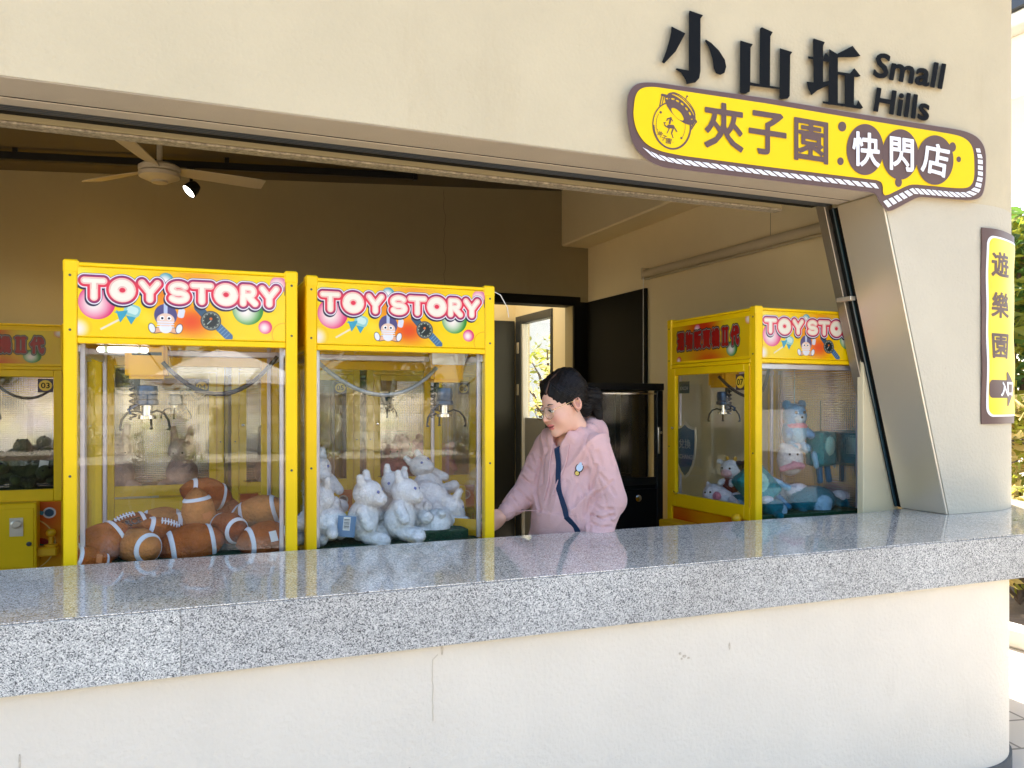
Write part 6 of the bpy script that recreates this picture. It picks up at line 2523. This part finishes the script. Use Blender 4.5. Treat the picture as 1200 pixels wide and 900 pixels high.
# pocket edge and front seam as thin piping
link('pocket_seam', MB().tube(spath(((-.145, 1.020), (0, 1.027), (.145, 1.018)), 20, .0005), .0018, 6).mesh('pocket_seam', M_HOOD, smooth=True), woman)
# small ice-cream patch on the chest
pc = front(.118, 1.215, .003)
pn = (front(.128, 1.215) - front(.108, 1.215)).normalized()
ang = math.atan2(pn.y, pn.x)
pt = link('chest_patch', orient(shape_mesh('chest_patch', M_BEAD, lambda P: np.minimum(ell(P, (.004, .006), .018, .022, -.4), ell(P, (-.006, -.016), .012, .014, .3)), (-.03, .03, -.04, .04), .002, lambda x, y: (x, -.002, y), lambda x, y: (x, .002, y))), woman, pc)
pt.rotation_euler = (0, 0, ang)
link('patch_cream', orient(shape_mesh('patch_cream', mat('patch_blue', (.50, .62, .74), .8), lambda P: np.minimum(ell(P, (.004, .007), .014, .017, -.4), ell(P, (.008, .022), .006, .009, -.3)), (-.03, .03, -.04, .04), .0016, lambda x, y: (x, -.0035, y), lambda x, y: (x, -.002, y))), pt)
link('patch_cone', orient(shape_mesh('patch_cone', mat('patch_yellow', (.72, .52, .12), .8), lambda P: ell(P, (-.007, -.018), .008, .009, .3), (-.03, .03, -.04, .04), .0016, lambda x, y: (x, -.0035, y), lambda x, y: (x, -.002, y))), pt)

# hair
def hair_sdf(P):
    x, y, z = P[..., 0], P[..., 1], P[..., 2]
    ax = np.abs(x)
    Ps = np.stack([ax, y, z], -1)
    d = s_ell(P, (0, .020, .042), (.0845, .106, .094))
    d = smin(d, s_ell(P, (.004, .040, .098), (.056, .062, .042)), .02)
    d = smin(d, s_ell(P, (-.030, -.024, .096), (.034, .036, .024)), .016)
    d = smax(d, -s_ell(P, (0, -.118, -.034), (.0745, .090, .112)), .010)
    d = smax(d, -s_ell(Ps, (.060, -.062, -.045), (.045, .052, .058)), .008)
    d = smax(d, -s_ell(Ps, (.086, .006, -.022), (.026, .020, .040)), .006)
    d = smax(d, -(z + .055 + .35 * np.clip(-y + .03, 0, 1)), .012)
    d = smin(d, s_cap(P, (0, .085, -.035), (0, .120, -.02), .052, .040), .02)
    bun = s_ell(P, (.004, .148, -.018), (.046, .046, .044))
    d = smin(d, bun, .010)
    d = smin(d, s_cap(P, (.0, .150, -.03), (.012, .148, -.105), .034, .018), .014)
    ang = np.arctan2(x - .012, z + .02)
    st_ = np.sin(46 * ang + 9 * np.sin(18 * y)) * .0011 + np.sin(23 * ang + 4 * np.sin(25 * y + 2)) * .0012
    st_ = st_ + .0010 * np.sin(150 * (x + z) * .7 + 60 * y)
    d = d + st_
    pl = np.exp(-((x - .016 - .10 * (y + .06)) / .0035) ** 2) * np.clip((.035 - y) * 14, 0, 1) * (z > .06)
    return d + .0045 * pl


h = .0032
lo_h, hi_h = np.array((-.100, -.11, -.14)), np.array((.100, .212, .158))
G = grid(lo_h, hi_h, h)
V, Q = surface_net(hair_sdf(G), lo_h, h)
hc = np.tile(np.array((.0075, .0065, .006)), (len(V), 1))
m = (np.exp(-((V[:, 0] - .016 - .10 * (V[:, 1] + .06)) / .0028) ** 2) * np.clip((.03 - V[:, 1]) * 14, 0, 1) * (V[:, 2] > .06) * .55)[:, None]
hc = hc * (1 - m) + lin((150, 112, 92)) * m
hair = link('hair', np_mesh('hair', xf(V, HM), Q, M_HAIR, hc), woman)
def hair_surface(D, c):
    lo_ = np.zeros(len(D))
    hi_ = np.full(len(D), .16)
    for _ in range(22):
        mid = (lo_ + hi_) / 2
        f = hair_sdf((c + D * mid[:, None]).astype(np.float32))
        lo_ = np.where(f < 0, mid, lo_)
        hi_ = np.where(f < 0, hi_, mid)
    return c + D * (lo_ + .0004)[:, None]


rs_ = random.Random(21)
mbh = MB()
cen = np.array((0, .03, .03))
for k in range(230):
    side = 1 if k % 3 else -1
    y0 = rs_.uniform(-.075, .035)
    a0 = np.array((.016 + .10 * (y0 + .06) + side * rs_.uniform(.002, .012), y0, .135)) - cen
    a1 = np.array((rs_.uniform(-.012, .020), .125, -.018 + rs_.uniform(-.02, .02))) - cen
    am = np.array((side * .085, .02 + rs_.uniform(-.045, .05), rs_.uniform(-.03, .085))) - cen
    T = np.linspace(0, 1, 11)[:, None]
    D = (1 - T) ** 2 * a0 + 2 * T * (1 - T) * am * 1.1 + T * T * a1
    D /= np.sqrt((D * D).sum(-1, keepdims=True))
    pts = hair_surface(D, cen)
    mbh.tube([HM @ Vector(p) for p in pts], [.0004] + [.0010] * 9 + [.0004], 4)
mbh.build('hair_strands', mat('hair_strand', (.013, .010, .009), .42, spec=.22), hair)
hb_ = MB().lathe([(.028, -.006), (.034, 0), (.028, .006)], 20, (0, 0, 0), 'y')
hb_.v = [tuple(HM @ Vector((v[0], v[1] + .108, v[2] - .022))) for v in hb_.v]
hb_.build('hair_tie', M_DARKGREY, hair, smooth=True)
# loose strands at the temple and nape
mb = MB()
random.seed(11)
for k in range(7):
    sx = 1 if k % 3 else -1
    a = Vector((sx * random.uniform(.070, .080), random.uniform(-.045, -.015), random.uniform(.01, .04)))
    pts = [a + Vector((sx * .002 * math.sin(i * 1.1 + k), .004 * i, -.011 * i)) for i in range(random.randint(3, 6))]
    mb.tube([HM @ p for p in pts], [.0011] * len(pts), 4)
for k in range(26):
    a = Vector((random.uniform(-.03, .04), random.uniform(.15, .185), random.uniform(-.03, .02)))
    pts = [a + Vector((.002 * math.sin(i + k), .006 * i * random.uniform(.3, 1), -.014 * i)) for i in range(6)]
    mb.tube([HM @ p for p in pts], [.0011] * 6, 4)
mb.build('loose_strands', mat('strand_black', (.008, .007, .0065), .5), hair)

# eyes, brows, lashes
M_EYEW = mat('eye_white', (.66, .63, .60), .2)
M_IRIS = mat('iris_brown', (.03, .014, .008), .12)
for sx in (-1, 1):
    e = link('eye', MB().sphere((0, 0, 0), .0118, 16, 10).mesh('eye', M_EYEW, smooth=True), woman)
    e.matrix_local = HM @ Matrix.Translation((sx * .031, -.0858, .0035))
    ir = link('iris', MB().sphere((0, 0, 0), .0066, 12, 8).mesh('iris', M_IRIS, smooth=True), e, (-.001, -.0068, -.0022))
    pts = [HM @ Vector((sx * (.031 + .0155 * t), -.0985 + .0055 * t * t, .0062 - .0042 * t * t)) for t in (-1, -.7, -.35, 0, .35, .7, 1.05)]
    link('lashes', MB().tube(pts, [.0008, .0017, .0020, .0021, .0020, .0017, .0006], 6).mesh('lashes', MATS['strand_black'], smooth=True), woman)
    pts = [HM @ Vector((sx * (.031 + .019 * t), -.0935 + .0075 * t * t, .0275 - .0045 * t * t + .002 * t)) for t in (-1, -.6, -.2, .2, .6, 1)]
    link('eyebrow', MB().tube(pts, [.0014, .0024, .0027, .0025, .0020, .0009], 6).mesh('eyebrow', MATS['strand_black'], smooth=True), woman)
gl = None
mb = MB()
for sx in (-1, 1):
    mb.tube([HM @ Vector((sx * .0335 + .0280 * math.cos(2 * PI * k / 28), -.1105 + .004 * abs(math.cos(2 * PI * k / 28)) * (1 if math.cos(2 * PI * k / 28) * sx > 0 else .2), -.004 + .0250 * math.sin(2 * PI * k / 28))) for k in range(29)], .0015, 6)
    mb.tube([HM @ Vector(p) for p in ((sx * .0612, -.105, .008), (sx * .070, -.06, .010), (sx * .079, .008, .010), (sx * .081, .025, -.006))], .0011, 6)
mb.tube([HM @ Vector(p) for p in ((-.009, -.1115, .004), (0, -.1145, .007), (.009, -.1115, .004))], .0012, 6)
gl = mb.build('glasses', M_GOLD, woman, smooth=True)
for sx in (-1, 1):
    mb = MB().lathe([(.0005, -.0004), (.0268, -.0004), (.0268, .0004), (.0005, .0004)], 26, axis='y')
    mb.v = [tuple(HM @ Vector((v[0] + sx * .0335, v[1] - .1095, v[2] * .93 - .004))) for v in mb.v]
    mb.build('lens', M_SHOPGLASS, gl)


def trouser_sdf(P):
    d = s_ell(P, (0, .0, .84), (.165, .125, .12))
    for sx in (-1, 1):
        d = smin(d, s_cap(P, (.080 * sx, .01, .82), (.09 * sx, -.01, .46), .098, .075), .04)
        d = smin(d, s_cap(P, (.09 * sx, -.01, .46), (.09 * sx, .02, .10), .075, .062), .03)
    return d + .004 * np.sin(30 * P[..., 2] + 20 * P[..., 0])


lo_t, hi_t = np.array((-.22, -.17, .05)), np.array((.22, .17, .98))
G = grid(lo_t, hi_t, .014)
V, Q = surface_net(trouser_sdf(G), lo_t, .014)
link('trousers', np_mesh('trousers', V, Q, M_JEAN), woman)
for sx in (-1, 1):
    V, Q = surface_net(smin(s_cap(grid((sx * .09 - .08, -.22, .0), (sx * .09 + .08, .12, .14), .012), (sx * .09, .03, .065), (sx * .095, -.13, .055), .052, .043), s_ell(grid((sx * .09 - .08, -.22, .0), (sx * .09 + .08, .12, .14), .012), (sx * .09, .03, .07), (.045, .06, .06)), .02), (sx * .09 - .08, -.22, .0), .012)
    link('shoe', np_mesh('shoe', V, Q, M_SHOE), woman)

# ================================================================== OUTSIDE
BEFORE = set(bpy.data.objects)
M_LEAF = [mat('leaf_green', (0.075, 0.145, 0.026), .6, var=.25, vscale=5), mat('leaf_yellow_green', (0.26, 0.27, 0.030), .6, var=.25, vscale=5), mat('leaf_dark', (0.030, 0.070, 0.020), .6, var=.25, vscale=5), mat('leaf_autumn', (0.24, 0.14, 0.03), .6, var=.3, vscale=5)]
M_PALE = mat('leaf_overexposed', (0.62, 0.50, 0.20), .6, var=.25, vscale=5)  # leaf copy bleached by strong sun, the glare put into its colour
for m_ in M_LEAF + [M_PALE]:
    nt_ = m_.node_tree
    p_ = nt_.nodes['Principled BSDF']
    tl_ = nt_.nodes.new('ShaderNodeBsdfTranslucent')
    tl_.inputs[0].default_value = tuple(min(1, c * 1.5) for c in p_.inputs['Base Color'].default_value[:3]) + (1,)
    mx_ = nt_.nodes.new('ShaderNodeMixShader')
    mx_.inputs[0].default_value = .45
    nt_.links.new(p_.outputs[0], mx_.inputs[1])
    nt_.links.new(tl_.outputs[0], mx_.inputs[2])
    nt_.links.new(mx_.outputs[0], nt_.nodes['Material Output'].inputs[0])
M_BARK = mat('bark', (0.12, 0.085, 0.06), .9, var=.3, vscale=10, bump=.5, bscale=40)


def leaf_cloud(rng, centres, n, size, flat=.5):
    """n leaf-shaped quads scattered through clumps (centre, radius)"""
    V, F = [], []
    for i in range(n):
        c, r_ = centres[rng.randrange(len(centres))]
        d = Vector((rng.gauss(0, 1), rng.gauss(0, 1), rng.gauss(0, 1))).normalized() * r_ * (rng.random() ** .45)
        p = Vector(c) + Vector((d.x, d.y, d.z * .8))
        a = Vector((rng.gauss(0, 1), rng.gauss(0, 1), rng.gauss(0, flat))).normalized()
        b = a.cross(Vector((rng.gauss(0, 1), rng.gauss(0, 1), rng.gauss(0, 1)))).normalized()
        s_ = size * rng.uniform(.6, 1.4)
        k = len(V)
        up = a.cross(b) * s_ * .12
        V += [tuple(p - a * s_), tuple(p - b * s_ * .42 + up), tuple(p + a * s_), tuple(p + b * s_ * .42 + up)]
        F.append((k, k + 1, k + 2, k + 3))
    return V, F


def tree(loc_, hgt, rad, seed, label, leafm, n=2600, size=.10, name='tree', group='trees and shrubs round the plaza', trunk=True, cat='tree'):
    rng = random.Random(seed)
    root = empty(name, loc_)
    tag(root, label, cat, group)
    cs = []
    mb = MB()
    th = hgt * .42 if trunk else .08
    if trunk:
        mb.tube([(0, 0, -.02), (.03, .02, th * .5), (.0, .05, th), (.02, .0, hgt * .75)], [.11, .085, .07, .02], 9)
    nb_ = 9
    for k in range(nb_):
        a = k * 2.4 + rng.uniform(-.3, .3)
        rr = rad * rng.uniform(.35, .75)
        zz = th + (hgt - th) * (k + .6) / nb_
        zz = min(zz, hgt - .2)
        rr *= (1.15 - .6 * k / nb_)
        p = Vector((rr * math.cos(a), rr * math.sin(a), zz))
        mb.tube([(0, 0, th * (.6 + .4 * k / nb_)), tuple(p * .55 + Vector((0, 0, zz * .35))), tuple(p)], [.035, .022, .008] if trunk else [.014, .01, .005], 6)
        cs.append((p, rad * rng.uniform(.28, .48)))
        cs.append((p * .6 + Vector((rng.uniform(-.2, .2) * rad, rng.uniform(-.2, .2) * rad, zz * .42)), rad * .3))
    V, F = leaf_cloud(rng, cs, n, size)
    mb.build('trunk' if trunk else 'stems', M_BARK, root, smooth=True)
    mb2 = MB()
    mb2.add(V, F)
    me = bpy.data.meshes.new('crown')
    me.from_pydata(V, [], F)
    ms = leafm if isinstance(leafm, (list, tuple)) else [leafm]
    for m_ in ms:
        me.materials.append(m_)
    if len(ms) > 1:
        idx = np.array([rng.randrange(len(ms)) for _ in F], np.int32)
        me.polygons.foreach_set('material_index', idx)
    link('crown', me, root)
    return root


# right of the kiosk: planted bed with a white kerb, seen past the end of the pillar
kb = MB().box(5.05, 5.20, -2.0, 12.0, .0, .13)
o = kb.build('planter_kerb', mat('white_kerb', (.66, .64, .60), .7, var=.08), None, bevel=.012)
tag(o, 'long white kerb of the planted bed to the right of the kiosk', 'kerb')
o = MB().box(5.201, 8.6, -2.0, 12.0, .0, .09).build('planting_soil', mat('soil', (.10, .07, .045), .95, var=.3, vscale=8, bump=.6, bscale=20))
o['kind'] = 'structure'
tree((5.75, 4.15, .08), .95, .55, 3, 'low yellow-green shrub at the kerb just past the counter end', [M_PALE, M_LEAF[1]], 900, .05, 'shrub', trunk=False, cat='shrub')
tree((6.6, 4.7, .08), 1.6, .75, 5, 'bright yellow shrub behind the low one by the pillar', [M_PALE, M_LEAF[1]], 1700, .06, 'shrub', trunk=False, cat='shrub')
tree((7.6, 5.6, .08), 3.3, 1.25, 7, 'tall green bush rising behind the banner pillar', [M_LEAF[0], M_LEAF[1]], 2400, .09, 'bush', trunk=True, cat='bush')
tree((7.3, 7.6, .08), 2.6, 1.1, 17, 'rounded green bush further along the planted bed', [M_LEAF[0], M_LEAF[1]], 2200, .08, 'bush', trunk=True, cat='bush')
# neighbouring roof seen at the top right corner
M_CANPAINT = mat('canopy_paint_glare', (.80, .77, .70), .8, var=.03)  # cream roof edge whitened, sun glare put into the colour
nr = empty('neighbour_canopy', (9.0, 0, 0))
tag(nr, 'pale roof edge of the neighbouring building at the top right corner', 'canopy')
MB().box(0, 4, -3, 16, 5.12, 5.86).build('canopy_beam', M_CANPAINT, nr, bevel=.02)
MB().box(-.25, 4.2, -3.2, 16.2, 5.861, 6.02).build('canopy_edge', M_CANPAINT, nr, bevel=.02)
MB().box(-.30, 4.3, -3.3, 16.3, 6.021, 6.16).build('roof_flashing', M_DARKGREY, nr, bevel=.01)
for y in (-2.5, 5.5, 13.5):
    MB().box(3.0, 3.5, y, y + .5, 0, 5.119).build('canopy_column', M_CANPAINT, nr, bevel=.02)
# behind the vestibule door: planting and a pale tiled house wall
tree((4.75, 9.9, 0), 2.2, .8, 23, 'yellow-leaved shrub outside the vestibule door', [M_PALE, M_PALE, M_LEAF[1]], 420, .06, 'shrub', trunk=True, cat='shrub')
tree((5.6, 12.0, 0), 2.7, .9, 29, 'airy tree outside the vestibule door behind the shrub', [M_PALE, M_LEAF[1]], 380, .07, 'tree')
hs = empty('tiled_house', (7.5, 15.5, 0))
tag(hs, 'white tiled house wall seen through the open doorway', 'building')
mt = mat('white_tile', (.84, .83, .80), .5, var=.03)
MB().box(-6, 7, 0, .3, 0, 3.6).build('house_wall', mt, hs)
for k in range(14):
    MB().box(-6, 7, -.006, -.0005, .25 * k + .01, .25 * k + .24).build('tile_course', mt, hs)
for x in (-5.2, 3.6):
    f = MB().box(x, x + .9, -.05, -.0065, 1.0, 2.1).build('window', M_DARKGREY, hs, bevel=.01)
    MB().box(x + .06, x + .84, -.058, -.051, 1.06, 2.04).build('pane', mat('house_glass', (.25, .32, .36), .06), f)

# the plaza behind the camera, met only in the reflections
m_deck = mat('timber_deck', (.17, .105, .06), .7, var=.25, vscale=6, bump=.2, bscale=30)
_nt = m_deck.node_tree
_w = _nt.nodes.new('ShaderNodeTexBrick')
_w.inputs['Scale'].default_value = 1.0
_w.inputs['Brick Width'].default_value = 3.0
_w.inputs['Row Height'].default_value = .145
_w.inputs['Mortar Size'].default_value = .01
_w.inputs['Color1'].default_value = (.20, .125, .07, 1)
_w.inputs['Color2'].default_value = (.14, .085, .05, 1)
_w.inputs['Mortar'].default_value = (.02, .015, .01, 1)
_tc = _nt.nodes.new('ShaderNodeTexCoord')
_nt.links.new(_tc.outputs['Object'], _w.inputs['Vector'])
_nt.links.new(_w.outputs['Color'], _nt.nodes['Principled BSDF'].inputs['Base Color'])
struct(MB().box(-18, 18, -16.5, -2.6, 0.004, .06).build('timber_deck', m_deck))
M_CANV = mat('white_canvas', (.80, .79, .75), .8, var=.03)


def parasol(loc_, r_, ht, label, rz=0.0):
    root = empty('parasol', Vector(loc_) + Vector((0, 0, .0605)), rz)
    tag(root, label, 'parasol', 'white parasols on the plaza')
    n = 8
    mb = MB()
    top = [(0, 0, ht)] * n
    rim = [(r_ * math.cos(2 * PI * k / n), r_ * math.sin(2 * PI * k / n), ht - r_ * .40) for k in range(n)]
    V, F = [], []
    rings_ = []
    for t in (0.06, .3, .6, .85, 1.0):
        rings_.append([(r_ * t * math.cos(2 * PI * k / (n * 3)) * (1 - .04 * (k % 3 != 0) * t), r_ * t * math.sin(2 * PI * k / (n * 3)) * (1 - .04 * (k % 3 != 0) * t), ht - r_ * .40 * t ** 1.15 - .03 * (k % 3 != 0) * t) for k in range(n * 3)])
    low = [(x, y, z - .012) for x, y, z in rings_[-1]]
    val = [(x * 1.0, y * 1.0, z - .18) for x, y, z in rings_[-1]]
    vin = [(x * .985, y * .985, z - .18) for x, y, z in rings_[-1]]
    und = [[(x * .985, y * .985, z - .02) for x, y, z in r0] for r0 in reversed(rings_)]
    mb.rings(rings_ + [val, vin] + und)
    mb.build('canopy', M_CANV, root)
    MB().lathe([(.02, ht - .02), (.28, ht - .11), (.30, ht - .15), (.02, ht - .06)], 16).build('vent_cap', M_CANV, root)
    MB().tube([(0, 0, .06), (0, 0, ht + .05)], .024, 10).build('pole', M_DARKGREY, root, smooth=True)
    for k in range(n):
        a = 2 * PI * k / n
        MB().tube([(.03 * math.cos(a), .03 * math.sin(a), ht - .55), (r_ * .55 * math.cos(a), r_ * .55 * math.sin(a), ht - r_ * .26)], .009, 6).build('strut', M_DARKGREY, root)
    MB().lathe([(.30, 0), (.30, .05), (.10, .075), (.03, .08)], 20).build('base', M_DARKGREY, root, smooth=True)
    return root


parasol((-.1, -13.8, 0), 1.65, 2.85, 'white parasol standing alone straight behind the viewer', .2)
parasol((1.0, -7.2, 0), 1.2, 3.1, 'small white parasol nearest the kiosk', .1)
parasol((-6.8, -10.5, 0), 1.6, 2.8, 'white parasol on the left of the plaza', .3)
parasol((9.2, -13.0, 0), 1.6, 2.8, 'white parasol on the right of the plaza beyond the near one', 0)
parasol((-10.0, -15.0, 0), 1.6, 2.8, 'white parasol farthest left on the plaza', .15)
pw = empty('plaza_wall', (0, -22, 0))
tag(pw, 'long pale stone garden wall along the far side of the plaza', 'wall')
m_st = [mat('stone_a', (.66, .58, .43), .85, var=.1, bump=.3), mat('stone_b', (.58, .49, .35), .85, var=.1, bump=.3), mat('stone_c', (.72, .66, .53), .85, var=.1, bump=.3)]
MB().box(-20, 20, 0, .4, 0, 1.9).build('wall_core', mat('mortar', (.34, .30, .24), .9), pw)
MB().box(-20.1, 20.1, -.06, .46, 1.901, 2.02).build('coping', m_st[2], pw, bevel=.01)
rng = random.Random(8)
sm = [MB().box(-.48, .48, 0, .05, .0, .30).mesh('stone', m, .015) for m in m_st]
for j in range(6):
    for i in range(40):
        if len(pw.children) > 280:
            break
        link('stone', sm[rng.randrange(3)], pw, (-19.5 + i * 1.0 + (.5 if j % 2 else 0), .401, .02 + j * .312))
for k, (x, y, h_, r_, lm, lab) in enumerate(((-9, -19.5, 4.6, 1.9, [0, 2], 'leafy tree at the left of the plaza wall'), (-4.5, -20, 5.2, 2.1, [0, 1], 'tall tree left of centre before the plaza wall'), (1.8, -20.2, 4.4, 1.8, [1, 3], 'autumn-tinted tree behind the parasols'),
                                              (6.2, -19, 5.0, 2.0, [0, 2], 'tree at the right of the plaza'), (11, -20, 5.4, 2.2, [0, 1], 'tree at the far right of the plaza wall'), (-13.5, -18, 5.0, 2.0, [0, 1], 'tree at the far left end of the plaza'))):
    tree((x, y, 0), h_, r_, 40 + k, lab, [M_LEAF[i] for i in lm], 2600, .15)
for k, (x, h_, r_, lm, lab) in enumerate(((-15, 8.5, 3.6, [2, 0], 'broad dark tree beyond the wall at the far left'), (-8.5, 9.0, 3.8, [2, 2, 0], 'broad dark tree beyond the wall on the left'), (-2, 8.2, 3.6, [2, 0], 'broad dark tree beyond the middle of the wall'),
                                              (4.5, 9.2, 3.8, [2, 2, 0], 'broad dark tree beyond the wall right of the middle'), (11, 8.6, 3.6, [2, 0], 'broad dark tree beyond the wall on the right'), (17.5, 9.0, 3.8, [2, 0, 0], 'broad dark tree beyond the wall at the far right'))):
    tree((x, -26, 0), h_, r_, 80 + k, lab, [M_LEAF[i] for i in lm], 3600, .24)
for k, (x, lab) in enumerate(((-6.5, 'low autumn shrub left of the bench'), (-1.6, 'low yellow shrub behind the middle parasol'), (3.6, 'low yellow shrub behind the right parasol'), (8.4, 'low autumn shrub at the right of the plaza'))):
    tree((x, -17.0, 0), 1.3, .95, 60 + k, lab, [M_LEAF[1], M_LEAF[3]], 1400, .09, 'shrub', trunk=False, cat='shrub')

for o in set(bpy.data.objects) - BEFORE:
    if o.parent is None:
        o.location.z += GZ
